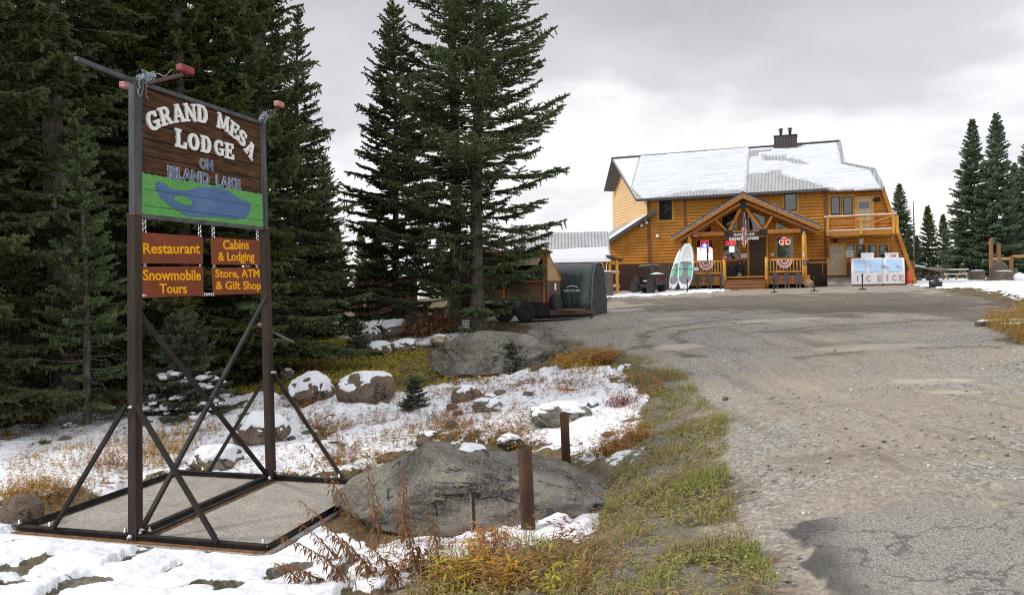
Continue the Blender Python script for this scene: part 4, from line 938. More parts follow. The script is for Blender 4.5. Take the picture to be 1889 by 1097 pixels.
    t = NT('loose_gravel'); v = t.coord('Object'); vo = t.n('ShaderNodeTexVoronoi'); vo.inputs['Scale'].default_value = 30; t.l(v, vo.inputs['Vector']); sc = t.n('ShaderNodeSeparateColor'); t.l(vo.outputs['Color'], sc.inputs[0])
    gm = t.out(t.ramp(sc.outputs[0], [(0, (.12, .12, .125)), (.5, (.27, .26, .255)), (.85, (.42, .40, .37)), (1, (.64, .62, .58))]), .85)
    stuff('gravel', V.reshape(-1, 3), F, gm)
# ================================================================== LETTERING
def arcp(cx, cy, rx, ry, a0, a1, n=18):
    return [(cx + rx * math.cos(R(a0 + (a1 - a0) * i / n)), cy + ry * math.sin(R(a0 + (a1 - a0) * i / n))) for i in range(n + 1)]
def slab(x, y, w, h): return [(x, y), (x + w, y), (x + w, y + h), (x, y + h)]
def stroke(path, w):
    w = w if hasattr(w, '__len__') else [w] * len(path); A, B = [], []
    for i, p in enumerate(path):
        q0 = path[max(i - 1, 0)]; q1 = path[min(i + 1, len(path) - 1)]; dx, dy = q1[0] - q0[0], q1[1] - q0[1]; l = math.hypot(dx, dy) or 1
        A.append((p[0] - dy / l * w[i] / 2, p[1] + dx / l * w[i] / 2)); B.append((p[0] + dy / l * w[i] / 2, p[1] - dx / l * w[i] / 2))
    return ('s', A, B)
def glyph(ch):
    """western slab letters, height 1, width about .8; list of outlines / strokes"""
    T, S = .22, .15      # stem, slab height
    st = lambda x, y0=0, y1=1: slab(x, y0, T, y1 - y0)
    nub = lambda x, y=.5: [(x - .035, y - .04), (x + T + .035, y - .04), (x + T + .035, y + .04), (x - .035, y + .04)]
    g = {
     'L': [st(.10), slab(0, .86, .42, .14), slab(0, 0, .78, .15), slab(.62, 0, .16, .36), nub(.10)],
     'D': [st(.08), slab(0, .86, .30, .14), slab(0, 0, .30, .14), stroke([(.16, .93)] + arcp(.40, .5, .28, .43, 90, -90) + [(.16, .07)], [.14] + [.14 + .10 * math.cos(R(90 - 180 * i / 18)) for i in range(19)] + [.14]), nub(.08)],
     'O': [stroke(arcp(.42, .5, .31, .42, 90, 450, 30), [.16 + .08 * abs(math.sin(2 * math.pi * i / 30)) for i in range(31)]), slab(.0, .46, .10, .08), slab(.74, .46, .10, .08)],
     'G': [stroke(arcp(.43, .5, .31, .42, 38, 325, 26), [.15 + .07 * abs(math.sin(R(38 + 287 * i / 26) - math.pi / 2)) for i in range(27)]), slab(.60, .66, .14, .30), slab(.42, .36, .42, .13), slab(.58, .06, .20, .34), slab(.0, .46, .12, .08)],
     'E': [st(.10), slab(0, .86, .76, .14), slab(0, 0, .80, .14), slab(.64, 0, .16, .34), slab(.60, .68, .16, .32), slab(.2, .44, .34, .12), slab(.46, .36, .12, .28), nub(.10)],
     'R': [st(.10), slab(0, .86, .34, .14), slab(0, 0, .42, .13), stroke([(.18, .93)] + arcp(.44, .71, .22, .22, 90, -90, 14) + [(.18, .49)], [.13] + [.13 + .08 * math.cos(R(90 - 180 * i / 14)) for i in range(15)] + [.13]), stroke([(.42, .50), (.60, .30), (.70, .06)], [.2, .22, .2]), slab(.56, 0, .32, .12), nub(.10, .3)],
     'A': [stroke([(.14, .06), (.40, .97)], [.15, .13]), stroke([(.70, .06), (.44, .97)], [.23, .22]), slab(.26, .88, .32, .12), slab(.22, .28, .40, .12), slab(0, 0, .34, .13), slab(.52, 0, .38, .13)],
     'N': [stroke([(.16, .06), (.16, .95)], .15), stroke([(.74, .95), (.74, .06)], .15), stroke([(.14, .98), (.76, .02)], .22), slab(0, 0, .34, .12), slab(0, .88, .30, .12), slab(.58, .88, .34, .12)],
     'M': [stroke([(.14, .06), (.18, .95)], .14), stroke([(.90, .06), (.86, .95)], .21), stroke([(.18, .96), (.50, .10)], .19), stroke([(.84, .96), (.54, .10)], .13), slab(0, 0, .30, .12), slab(.72, 0, .36, .12), slab(.02, .88, .26, .12), slab(.76, .88, .28, .12)],
     'S': [stroke(arcp(.40, .71, .24, .21, 25, 250, 16) + arcp(.40, .27, .27, .20, 80, -155, 16), [.14 + .09 * math.sin(math.pi * i / 33) for i in range(34)]), slab(.58, .68, .13, .28), slab(.06, .06, .13, .30)],
    }
    return g[ch]
def put_glyph(m, ch, fn, d0, d1, w=1.0):
    for i, sh in enumerate(glyph(ch)):
        a = d0; b = d1 + i * .0004
        if isinstance(sh, tuple):
            A, B = sh[1], sh[2]; n = len(A)
            vs = [fn(x * w, y, b) for x, y in A] + [fn(x * w, y, b) for x, y in B] + [fn(x * w, y, a) for x, y in A] + [fn(x * w, y, a) for x, y in B]
            fs = []
            for k in range(n - 1): fs += [(k, k + 1, n + k + 1, n + k), (2 * n + k + 1, 2 * n + k, k, k + 1)[::1], (n + k, n + k + 1, 3 * n + k + 1, 3 * n + k)]
            fs += [(0, n, 3 * n, 2 * n), (n - 1, 2 * n - 1, 4 * n - 1, 3 * n - 1)]
            m.add(vs, fs)
        else: m.prism([(x * w, y) for x, y in sh], fn, a, b)
def text_mesh(body, size=1.0, extrude=.01, offset=0.0, align='LEFT', spacing=1.0, line=1.0):
    c = bpy.data.curves.new('lettering', 'FONT'); c.body = body; c.size = size; c.extrude = extrude; c.offset = offset; c.align_x = align; c.space_character = spacing; c.space_line = line; c.resolution_u = 3
    o = bpy.data.objects.new('lettering', c); COL.objects.link(o); dg = bpy.context.evaluated_depsgraph_get(); me = bpy.data.meshes.new_from_object(o.evaluated_get(dg))
    bpy.data.objects.remove(o); bpy.data.curves.remove(c); return me
def text_on(name, body, mat, parent, mapper, w, h, depth, offset=0.0, align='CENTER', line=1.0, extrude=.5, spacing=1.0):
    """lettering fitted in a w x h box, placed through mapper(x, y, d)"""
    me = text_mesh(body, 1.0, .02, offset, align, spacing, line)
    co = np.empty(len(me.vertices) * 3, np.float32); me.vertices.foreach_get('co', co); co = co.reshape(-1, 3)
    lo, hi = co.min(0), co.max(0); s = (hi - lo)
    out = np.array([mapper((c[0] - lo[0]) / s[0] * w, (c[1] - lo[1]) / s[1] * h, (c[2] - lo[2]) / max(s[2], 1e-6) * depth) for c in co], np.float32)
    me.vertices.foreach_set('co', out.ravel()); me.update(); me.materials.clear(); me.materials.append(mat); me.name = name
    return link(bpy.data.objects.new(name, me), parent)

# ================================================================== THE LODGE SIGN
STEEL = M('weathered_steel', (.016, .015, .015), (.036, .028, .024), 5, .7, .0, .004, (1, 1, .3), 40, .2)
STEEL_B = M('brown_steel', (.026, .020, .018), (.060, .038, .029), 4, .7, .0, .004, (1, 1, .2), 40, .2)
GREYMETAL = M('grey_painted_metal', (.055, .057, .066), (.105, .105, .112), 6, .55, .3, .004, (1, 1, .3), 30, .4)
RUST = M('rusty_pipe', (.060, .035, .024), (.11, .055, .03), 8, .85, .2, .006, (1, 1, .5), 60, .2)
ZINC = M('zinc_bolts', (.55, .56, .58), (.40, .41, .43), 20, .35, .9)
OXIDE = M('rust_edge', (.24, .11, .04), (.14, .065, .03), 12, .85)
def _conc():
    t = NT('concrete'); v = t.coord('Object'); a = t.noise(v, 2.2, 6, .65); g = t.noise(v, 48, 3, .75); sp_ = t.vor(v, 26)
    col = t.mix(t.step(a, .3, .7), (.40, .37, .325), (.31, .28, .245)); col = t.mix(t.math('MULTIPLY', t.step(g, .45, .62), .8), col, (.17, .15, .13)); col = t.mix(t.math('MULTIPLY', t.step(t.noise(v, 2.6, 6, .7), .52, .68), .6), col, (.17, .13, .09)); col = t.mix(t.math('MULTIPLY', t.step(sp_, .16, .06), .8), col, (.12, .085, .055))
    return t.out(col, .92, 0, g, .006, .8, .2)
CONCRETE = _conc()
REDPAINT = M('faded_red_paint', (.33, .055, .075), (.24, .045, .05), 9, .6)
PINKPAINT = M('pink_faded_paint', (.55, .30, .28), (.42, .12, .11), 9, .6)
WHITELET = M('white_letter_paint', (.90, .90, .88), (.82, .82, .80), 8, .6)
def board_mat():
    t = NT('stained_planks'); v = t.coord('Object', (1, 1, 1)); st = t.coord('Object', (1.0, 1.0, 9))
    a = t.noise(st, 3.2, 6, .65, .4); b = t.noise(t.coord('Object', (2.0, 2.0, 30)), 3, 4, .7); c = t.noise(v, 1.1, 3)
    sp = t.n('ShaderNodeSeparateXYZ'); t.l(v, sp.inputs[0])
    col = t.ramp(a, [(.28, (.012, .006, .004)), (.44, (.055, .025, .012)), (.60, (.115, .055, .025)), (.78, (.22, .12, .055))])
    worn = t.math('MULTIPLY', t.step(c, .5, .72), t.step(b, .35, .65)); col = t.mix(t.math('MULTIPLY', worn, .6), col, (.26, .16, .08))
    k = t.math('FRACT', t.math('MULTIPLY', sp.outputs[2], 1 / .165)); seam = t.math('LESS_THAN', t.math('ABSOLUTE', t.math('SUBTRACT', k, .5)), .035)
    col = t.mix(seam, col, (.010, .006, .004))
    return t.out(col, .7, 0, t.math('SUBTRACT', b, t.math('MULTIPLY', seam, 1.2)), .008, .9, .15)
def painted_wood(name, c1, c2):
    t = NT(name); b = t.noise(t.coord('Object', (1.5, 1.5, 26)), 4, 5, .7); v = t.coord('Object'); sp = t.n('ShaderNodeSeparateXYZ'); t.l(v, sp.inputs[0])
    k = t.math('FRACT', t.math('MULTIPLY', sp.outputs[2], 1 / .165)); seam = t.math('LESS_THAN', t.math('ABSOLUTE', t.math('SUBTRACT', k, .5)), .02)
    col = t.mix(t.step(b, .35, .65), c1, c2); ch = t.math('MULTIPLY', t.step(t.noise(t.coord('Object', (2, 2, 14)), 5, 5, .7), .60, .68), t.step(t.noise(v, 1.6, 3), .45, .6)); col = t.mix(t.math('MULTIPLY', ch, .65), col, tuple(x * .35 + .02 for x in c1)); col = t.mix(t.math('MULTIPLY', t.step(t.noise(v, 2.0, 4), .5, .7), .35), col, tuple(min(1, x * 1.5 + .03) for x in c2)); col = t.mix(seam, col, tuple(x * .2 for x in c1))
    return t.out(col, .5, 0, b, .008, .9, .35)
def build_sign():
    # frame of the sign: x along the board away from the camera, y out of its back, z up
    A0 = at_z(250, 995, 0.0); A1 = at_z(500, 885, 0.0); dr = (A1 - A0); LEN = float(np.hypot(dr[0], dr[1])); a = dr / LEN; nf = np.array([a[1], -a[0], 0])   # nf: face normal, towards the road
    rz = math.atan2(a[1], a[0])
    def S(px, py, off=0.0):
        P = at_plane(px, py, A0 + nf * off, nf) - A0; return float(P @ a), float(P[2])
    def L(s, n, z): return (s, -n, z)          # local coords: y = -n
    root = thing('lodge_sign', 'tall wooden lodge sign with white western letters and painted lake on braced steel', 'sign', A0, rz)
    zt0 = S(247, 150)[1]; zt1 = S(482, 220)[1]; zb0 = S(259, 400)[1]; zb1 = S(488, 424)[1]
    ztop = (zt0 + zt1) / 2; zbot = (zb0 + zb1) / 2
    0 and print('SIGN', LEN, zt0, zt1, zb0, zb1)
    for s in (0, LEN):
        m = MB(); m.box((s - .048, -.048, .0), (s + .048, .048, zbot + .02)); p = m.build('post', STEEL_B, root, .006)
        m = MB(); m.box((s - .036, -.036, zbot + .018), (s + .036, .036, ztop)); m.build('upper_post', GREYMETAL, p, .005)
        m = MB(); m.box((s - .052, -.052, zbot + .012), (s + .052, .052, zbot + .022)); m.build('rusty_rim', OXIDE, p)
    # base frame of channels, on the pad
    n0, n1 = -1.40, 1.44
    def channel(p, q):
        m = MB(); m.beam((*p, .075), (*q, .075), .10, .012); m.beam((*p, .105), (*q, .105), .012, .06); m.beam((*p, .052), (*q, .052), .05, .03)
        return m
    LF = lambda s, n, z: L(s, n, z - .048)
    m = MB()
    for s in (-.02, LEN + .02): m.beam(LF(s, n0, .075), LF(s, n1, .075), .010, .062); m.beam(LF(s, n0, .103), LF(s, n1, .103), .062, .008)
    m.beam(LF(0.04, -.03, .075), LF(LEN - .04, -.03, .075), .010, .06); m.beam(LF(.04, -.06, .10), LF(LEN - .04, -.06, .10), .06, .008); m.beam(LF(.04, .05, .062), LF(LEN - .04, .05, .062), .05, .03)
    for n in (n0, n1): m.beam(LF(.02, n, .075), LF(LEN - .02, n, .075), .01, .062); m.beam(LF(.02, n + (.02 if n < 0 else -.02), .050), LF(LEN - .02, n + (.02 if n < 0 else -.02), .050), .05, .012)
    base = m.build('base_frame', STEEL, root)
    m = MB()
    for s in (-.055, LEN + .055): m.beam(LF(s, n0, .047), LF(s, n1, .047), .05, .012)
    m.beam(LF(.05, .085, .050), LF(LEN - .05, .085, .050), .02, .018); m.beam(LF(.02, n1 - .05, .060), LF(LEN - .02, n1 - .05, .060), .05, .010)
    m.build('rusty_edge', OXIDE, base)
    # struts to the sides, cross braces
    zs0 = S(245, 745)[1]; zs1 = S(490, 692)[1]
    for s, z in ((-.055, zs0), (LEN + .055, zs1)):
        for sg in (-.95, .95):
            m = MB(); m.beam(L(s, math.copysign(.05, sg), z), L(s, sg * (1.0 if sg > 0 else .98), .06), .036, .036, (1, 0, 0)); m.beam(L(s + .012, math.copysign(.05, sg), z), L(s + .012, sg * (1.0 if sg > 0 else .98), .06), .016, .048, (1, 0, 0)); m.build('strut', STEEL, root)
    c1 = (S(265, 570)[1], S(490, 880)[1]); c2 = (S(490, 545)[1], S(268, 975)[1])
    m = MB(); m.beam(L(.05, -.03, c1[0]), L(LEN - .05, -.03, .085), .038, .042, (0, 1, 0)); m.build('brace', STEEL, root)
    m = MB(); m.beam(L(LEN - .03, .03, c2[0]), L(.06, .03, .10), .038, .042, (0, 1, 0)); m.build('brace', STEEL, root)
    m = MB(); rg = random.Random(3)
    def bolt(s, n, z, r=.016, ax='n'):
        p = Vector(L(s, n, z)); d = Vector((0, -1, 0)) if ax == 'n' else (Vector((0, 0, 1)) if ax == 'z' else Vector((-1, 0, 0))); m = MB(); m.tube([p, p + d * .03, p + d * .031, p + d * .055], [r, r, r * .55, r * .55], 6); m.build('bolt', ZINC, root)
    for s in (-.02, LEN + .02):
        for n in (n0 + .02, -1.0, -.10, .07, .93, n1 - .03): bolt(s, n, .06, .018, 'z')
    for s in (.12, LEN - .12): bolt(s, .06, .035, .02, 'z')
    bolt(.0, .048, .10); bolt(LEN, .048, .11); bolt(LEN - .022, .05, zs1 + .03, .02); bolt(LEN + .02, .05, zs1 + .03, .02); bolt(LEN * .53, .06, 1.12, .016)
    bolt(-.05, 0.0, .05, .022, 's'); bolt(-.06, .02, zs0 - .02, .016, 's'); bolt(.03, .05, S(262, 545)[1], .014)
    # board
    m = MB(); m.box(L(.036, -.022, zbot + .03), L(LEN - .036, .022, ztop - .05)); board = m.build('board', board_mat(), root)
    zg0 = (S(259, 322)[1] + S(480, 352)[1]) / 2
    m = MB(); nseg = 120; rg = np.random.default_rng(1); xs = np.linspace(.040, LEN - .040, nseg + 1)
    poly = [(x, zg0 - .012 + (rg.uniform(-.010, .014) if i % 2 else -.010)) for i, x in enumerate(xs)]
    m.prism([(.040, zbot + .032)] + [(LEN - .040, zbot + .032)] + poly[::-1], lambda p, q, d: L(p, d, q), .022, .0285); green = m.build('meadow_panel', painted_wood('green_paint', (.085, .31, .065), (.13, .42, .10)), root)
    def shape(pts): return [S(220 + x / 3.657, 280 + y / 3.657, .03) for x, y in pts]
    lake = shape([(243,225),(250,207),(278,204),(310,220),(340,246),(380,256),(440,262),(475,258),(510,244),(560,236),(620,236),(690,248),(740,266),(780,296),(820,322),(862,332),(882,350),(886,380),(876,418),(850,446),(800,454),(740,452),(680,444),(600,440),(520,440),(470,436),(420,412),(370,380),(310,340),(270,295),(250,255)])
    m = MB(); m.prism(lake, lambda p, q, d: L(p, d, q), .0285, .033); m.build('painted_lake', painted_wood('lake_paint', (.060, .130, .28), (.085, .175, .36)), root)
    isl = shape([(366,322),(372,302),(395,297),(430,304),(465,314),(488,338),(486,356),(465,364),(430,356),(395,340)])
    m = MB(); m.prism(isl, lambda p, q, d: L(p, d, q), .033, .036); m.build('painted_island', green.data.materials[0], root)
    m = MB()
    m.box(L(-.02, -.03, ztop - .052), L(LEN + .036, .034, ztop - .008)); m.box(L(.036, -.03, zbot - .01), L(LEN - .036, .03, zbot + .03))
    m.box(L(.037, -.026, zbot + .03), L(.075, .030, ztop - .052)); m.box(L(LEN - .075, -.026, zbot + .03), L(LEN - .037, .030, ztop - .052))
    m.build('board_frame', GREYMETAL, root, .004)
    m = MB(); e = S(140, 108)
    e = (e[0], e[1]); m.beam(L(e[0], 0, e[1]), L(S(262, 156)[0], 0, ztop - .03), .036, .038); m.build('arm_bar', GREYMETAL, root)
    # white letters
    def letters(name, word, pts, hpx, mat, d0, d1, w, tw):
        m = MB(); C = [S(px, py, .03) for px, py in pts]
        for i, ch in enumerate(word):
            c = C[i]; h = hpx[i]; hz = abs(S(pts[i][0], pts[i][1] - h / 2, .03)[1] - S(pts[i][0], pts[i][1] + h / 2, .03)[1])
            an = tw[i]; ca, sa = math.cos(an), math.sin(an); wd = {'M': 1.04, 'L': .78}.get(ch, .86)
            def fn(x, y, d): x2 = (x - wd * w / 2) * hz; y2 = (y - .5) * hz; return L(c[0] + ca * x2 - sa * y2, d, c[1] + sa * x2 + ca * y2)
            put_glyph(m, ch, fn, d0, d1, w)
        return m.build(name, mat, root)
    p1 = [(282,223),(304,214),(328,209),(350,208),(373,211),(411,226),(432,241),(447,255),(461,276)]
    C = [S(x, y, .03) for x, y in p1]
    tw = []
    for i in range(9):
        q0, q1 = C[max(i - 1, 0)], C[min(i + 1, 8)]; tw.append(math.atan2(q1[1] - q0[1], q1[0] - q0[0]) * .95)
    0 and print('LET', C, tw)
    letters('letter_line', 'GRANDMESA', p1, [35, 33, 33, 32, 32, 29, 29, 28, 29], WHITELET, .022, .040, 1.16, tw)
    letters('letter_line', 'LODGE', [(333,256),(357,262),(380,267),(404,273),(423,279)], [34, 31, 31, 29, 29], WHITELET, .022, .040, 1.14, [-.02, .0, .0, .0, .0])
    BLUEL = M('blue_letter_paint', (.045, .075, .20), (.07, .11, .26), 14, .6, spec=.2); WL2 = M('white_letter_edge', (.50, .52, .56), (.34, .36, .42), 30, .7, spec=.2)
    for body, px0, px1, pyt, pyb, pm in (('ON', 369, 392, 290, 312, 380), ('ISLAND  LAKE', 310, 442, 304, 330, 375)):
        s0 = S(px0, pyt, .03)[0]; s1 = S(px1, pyt, .03)[0]
        zc = (S(px0, pyt, .03)[1] + S(px0, pyb, .03)[1]) / 2; hh = abs(S(px0, pyt, .03)[1] - S(px0, pyb, .03)[1]) * .84
        text_on('letter_edge', body, WL2, root, lambda x, y, d: L(s0 - .008 + x, .022 + d, zc - hh / 2 - .004 + y), s1 - s0 + .016, hh * 1.12, .010, .05)
        text_on('letter_line', body, BLUEL, root, lambda x, y, d: L(s0 + x, .026 + d, zc - hh / 2 + .004 + y), s1 - s0, hh, .010, -.012)
    # spotlight arms
    def spot(s, n1_, sgn, ztip, boxw, mat):
        m = MB(); z0 = ztop - .01
        m.beam(L(s, 0, z0), L(s + .02, sgn * n1_, ztip), .035, .035); arm = m.build('spotlight_arm', M('dark_red_arm', (.10, .03, .03), (.05, .022, .022), 8, .6), root)
        m = MB(); c = L(s + .02, sgn * (n1_ + .02), ztip + .05); m.beam((c[0] - boxw, c[1], c[2] + .0), (c[0] + boxw, c[1], c[2] - .0), .07, .062); m.build('spotlight', mat, arm, .008)
    ls = S(325, 125)
    spot(.18, .42, 1, ztop + .05, .10, REDPAINT); spot(.20, .24, -1, ztop - .05, .08, PINKPAINT); spot(LEN - .05, .25, 1, ztop + .13, .07, PINKPAINT)
    # snarl of string-light wire
    def snarl(s, n1_, seed, zt, tail, label):
        rg = np.random.default_rng(seed); m = MB()
        for k in range(9):
            p = np.array([s, .03, ztop + .01]); pts = []
            for i in range(14): 
                f = i / 13; pts.append(L(s + rg.normal(0, .030), .03 + n1_ * f * .5 + rg.normal(0, .02), ztop + .012 + f * zt * .5 + rg.normal(0, .022)))
            m.tube(pts, .0032, 4, smooth=False)
        for k in range(4):
            s0 = s + rg.uniform(-.05, .06); pts = [L(s0 + rg.normal(0, .010), .05 + rg.normal(0, .010), ztop + .02 - tail * i / 8 * rg.uniform(.75, 1)) for i in range(9)]; m.tube(pts, .0032, 4, smooth=False)
        pts = [L(s + .01, .04 + n1_ * i / 10, ztop + .02 + zt * i / 10 - .05 * math.sin(math.pi * i / 10 * 2) ** 2) for i in range(11)]; m.tube(pts, .0032, 4, smooth=False)
        o = m.build('string_lights', WIRE); o.location = A0; o.rotation_euler = (0, 0, rz); tag(o, label, 'light string', 'tangled light strings on the lodge sign')
    snarl(.20, .36, 5, .05, .24, 'tangled white light string draped below the near red spotlight of the lodge sign'); snarl(LEN - .06, .2, 6, .10, .05, 'tangled white light string around the far spotlight of the lodge sign')
    # the posts lean in towards the top, as they do in the photograph
    dL = S(247.5, 150)[0]; dR = S(482, 220)[0] - LEN; 0 and print('TAPER', dL, dR)
    def taper(o):
        for ch in o.children:
            taper(ch)
            if ch.type != 'MESH' or ch.name.split('.')[0] in ('letter_line', 'letter_edge', 'painted_lake', 'painted_island', 'arm_bar'): continue
            for v in ch.data.vertices:
                k = max(0, v.co.z) / ztop; f = min(1, max(0, v.co.x / LEN)); v.co.x += k * (dL * (1 - f) + dR * f)
    taper(root)
    # hanging signs
    BR = M('brown_sign_panel', (.235, .055, .017), (.175, .042, .014), 4, .5, spec=.2); YL = M('yellow_lettering', (.90, .42, .004), (.84, .38, .004), 10, .6, spec=.2)
    def hang(corners, lines, label, seedz):
        P = [S(x, y, .0) for x, y in corners]; s0 = min(P[0][0], P[3][0]); cx = sum(p[0] for p in P) / 4; cz = sum(p[1] for p in P) / 4
        t = thing('hanging_sign', label, 'sign', A0 + a * cx + np.array([0, 0, cz]), rz, 'brown hanging signs under the lodge sign')
        Q = [(p[0] - cx, p[1] - cz) for p in P]
        m = MB(); m.prism(Q, lambda p, q, d: L(p, d, q), -.008, .008); m.build('panel', BR, t)
        for body, (x0, x1, yb, yt), lo in lines:
            f0 = S(x0, yb, .01); f1 = S(x1, yb, .01); f2 = S(x0, yt, .01); f3 = S(x1, yt, .01)
            def mp(x, y, d): 
                z0 = f0[1] + (f1[1] - f0[1]) * x; z1 = f2[1] + (f3[1] - f2[1]) * x
                return L(f0[0] + (f1[0] - f0[0]) * x - cx, .008 + d, z0 + (z1 - z0) * y - cz)
            text_on('lettering', body, YL, t, mp, 1.0, 1.0, .004, .022, 'LEFT', extrude=.1)
        return t, Q
    def c2(x, y): return (220 + x / 3.657, 280 + y / 3.657)
    def ln(b, x0, x1, yb, yt):
        p = c2(x0, yb); q = c2(x1, yt); return (b, (p[0], q[0], p[1], q[1]), 0)
    hs = []
    hs.append(hang([c2(150,543), c2(560,572), c2(560,755), c2(152,752)], [ln('Restaurant', 160, 545, 688, 615)], 'brown hanging sign reading Restaurant', 1))
    hs.append(hang([c2(155,775), c2(563,775), c2(563,968), c2(155,985)], [ln('Snowmobile', 160, 551, 868, 795), ln('Tours', 272, 456, 955, 888)], 'brown hanging sign reading Snowmobile Tours', 2))
    hs.append(hang([c2(620,577), c2(945,597), c2(947,763), c2(627,760)], [ln('Cabins', 700, 875, 660, 594), ln('& Lodging', 668, 912, 755, 675)], 'brown hanging sign reading Cabins & Lodging', 3))
    hs.append(hang([c2(625,782), c2(945,782), c2(958,955), c2(637,965)], [ln('Store, ATM', 648, 946, 858, 792), ln('& Gift Shop', 652, 956, 945, 872)], 'brown hanging sign reading Store, ATM & Gift Shop', 4))
    # chain links, one set per hanging sign
    def link_ring(m, s, z, r, vert=True):
        pts = [L(s + (r * .62 * math.cos(k / 12 * 6.283)), 0.0, z + r * math.sin(k / 12 * 6.283)) for k in range(13)]; m.tube(pts, .006, 5)
    tops = [zbot - .01, None, zbot - .01, None]
    for i, (t, Q) in enumerate(hs):
        m = MB(); cx, cz = t.location.x, t.location.z
        dc = (Vector(t.location) - Vector(A0)); sc_ = float(np.array(dc) @ a); zc = dc.z
        for j in (0, 1):
            s = Q[j][0] + (.04 if j == 0 else -.04); z = Q[j][1]
            if tops[i] is not None: zt = tops[i] - zc
            else: pz = hs[i - 1]; zt = pz[1][3 - j][1] + pz[0].location.z - t.location.z
            gap = zt - z; n = 3 if tops[i] is not None else 2
            for k in range(n): link_ring(m, s, z - .012 + (gap + .02) * (k + .5) / n, (gap + .05) / n / 2 * 1.1)
        m.build('chain', ZINC, t)
    m = MB()
    for k in range(7): link_ring(m, S(369 + k * 4.3, 543)[0], S(369 + k * 4.3, 543)[1], .014)
    o = m.build('chain', ZINC); o.location = A0; o.rotation_euler = (0, 0, rz); tag(o, 'short chain joining the two lowest hanging signs', 'chain')
    return A0, a, nf, LEN, rz
WIRE = M('white_wire', (.50, .55, .62), (.36, .41, .48), 30, .5)
def build_pad():
    a = _AX
    m = MB(); P = [(-.10, -1.45), (_LEN + .12, -1.45), (_LEN + .12, 1.50), (-.10, 1.50)]
    m.prism(P, lambda s, n, d: tuple(A0_ + a * s + _NF * n + np.array([0, 0, d])), -.25, -.006)
    tag(m.build('pavement_slab', CONCRETE, None, .012), kind='structure')
_A0 = at_z(250, 995, 0.0); _A1 = at_z(500, 885, 0.0); _LEN = float(np.hypot(*(_A1 - _A0)[:2])); _AX = (_A1 - _A0) / _LEN; _NF = np.array([_AX[1], -_AX[0], 0]); A0_ = _A0
PAD_OUT = [tuple((_A0 + _AX * s + _NF * n)[:2]) for s, n in ((-.10, -1.45), (_LEN + .12, -1.45), (_LEN + .12, 1.50), (-.10, 1.50))]
def build_bollards():
    for px, pyb, pyt, r, lab in ((975, 985, 824, .062, 'nearer rusty pipe bollard in front of the biggest boulder'), (1045, 860, 762, .052, 'farther rusty pipe bollard behind the biggest boulder')):
        p = at_z(px, pyb, .2); z = gz(p[0], p[1]); p[2] = z; Y = p[1]; top = at_y(px, pyt, Y)[2] - z
        m = MB(); m.lathe([(r, -.3), (r, top), (r - .008, top + .001), (r - .008, top - .12), (.001, top - .12)], (0, 0, 0), 20)
        o = m.build('bollard', RUST); o.location = p; tag(o, lab, 'bollard', 'rusty pipe bollards'); o.rotation_euler = (R(1.2), R(-1.5), 0)
    p = at_y(878, 1010, 6.9); z = gz(p[0], p[1]); top = at_y(872, 905, 6.9)[2]
    t = thing('stake', 'thin rusty stake with a short chain before the biggest boulder', 'stake', (p[0], p[1], z))
    m = MB(); m.beam((0, 0, -.2), (-.02, 0, top - z), .028, .012); m.build('bar', RUST, t)
    m = MB()
    for k in range(12): zz = top - z - .04 - k * .030; m.tube([(-.035 + .008 * math.cos(j / 8 * 6.28) * (k % 2), -.012 + .008 * math.cos(j / 8 * 6.28) * (1 - k % 2), zz + .018 * math.sin(j / 8 * 6.28)) for j in range(9)], .003, 4)
    m.build('chain', ZINC, t)
# ================================================================== THE LODGE
LANG = R(69); LU = np.array([math.sin(LANG), -math.cos(LANG), 0.]); LB = np.array([math.cos(LANG), math.sin(LANG), 0.])
LO = at_y(1397, 512, 48.0); LO[2] = 0; LRZ = math.atan2(LU[1], LU[0]); ZB = 1.7
def F(px, py, b=0.0):
    P = at_plane(px, py, LO + LB * b, LB) - LO; return float(P @ LU), float(P[2])
def LP(s, b, z): return LO + LU * s + LB * b + np.array([0, 0, z])
def lgz(s, b): p = LP(s, b, 0); return gz(p[0], p[1])
def wood_mat(name, c1, c2, dark, axis=(.35, 3, 14), scale=2.2, knots=True):
    t = NT(name); st = t.coord('Object', axis); a = t.noise(st, scale, 6, .65, .3); v = t.coord('Object'); b = t.noise(v, .9, 3)
    col = t.mix(t.step(a, .35, .66), c1, c2); col = t.mix(t.math('MULTIPLY', t.step(b, .45, .7), .45), col, dark)
    if knots: col = t.mix(t.math('MULTIPLY', t.step(t.vor(t.coord('Object', (.8, 1, 5)), 1.6), .10, .05), .75), col, (.10, .035, .010))
    return t.out(col, .5, 0, a, .006, .6, .35)
LOG = wood_mat('varnished_logs', (.44, .178, .021), (.56, .248, .036), (.28, .105, .015))
LOG_SUNLIT = wood_mat('logs_painted_sunlit', (.70, .45, .22), (.76, .53, .28), (.58, .34, .14))  # paler log colour for the gable, with the sunlight on it painted in
BEAM = wood_mat('stained_beam', (.36, .135, .022), (.44, .18, .035), (.26, .09, .018), (3, 3, 3), 3)
POLE = wood_mat('peeled_pole', (.55, .26, .035), (.62, .32, .06), (.44, .18, .025), (4, 4, .6), 3)
TRIM = wood_mat('brown_trim', (.17, .066, .022), (.21, .085, .028), (.12, .045, .018), (6, 6, .8), 3, False)
STAIR = wood_mat('stair_boards', (.26, .115, .045), (.32, .15, .06), (.20, .085, .035), (.5, 4, 9), 2, False)
PLATE = M('black_steel_plate', (.010, .010, .011), (.018, .017, .018), 8, .5)
DKFRAME = M('black_window_frame', (.012, .012, .013), (.02, .02, .02), 8, .4)
BEIGE = M('beige_door_paint', (.50, .40, .27), (.44, .35, .23), 3, .5)
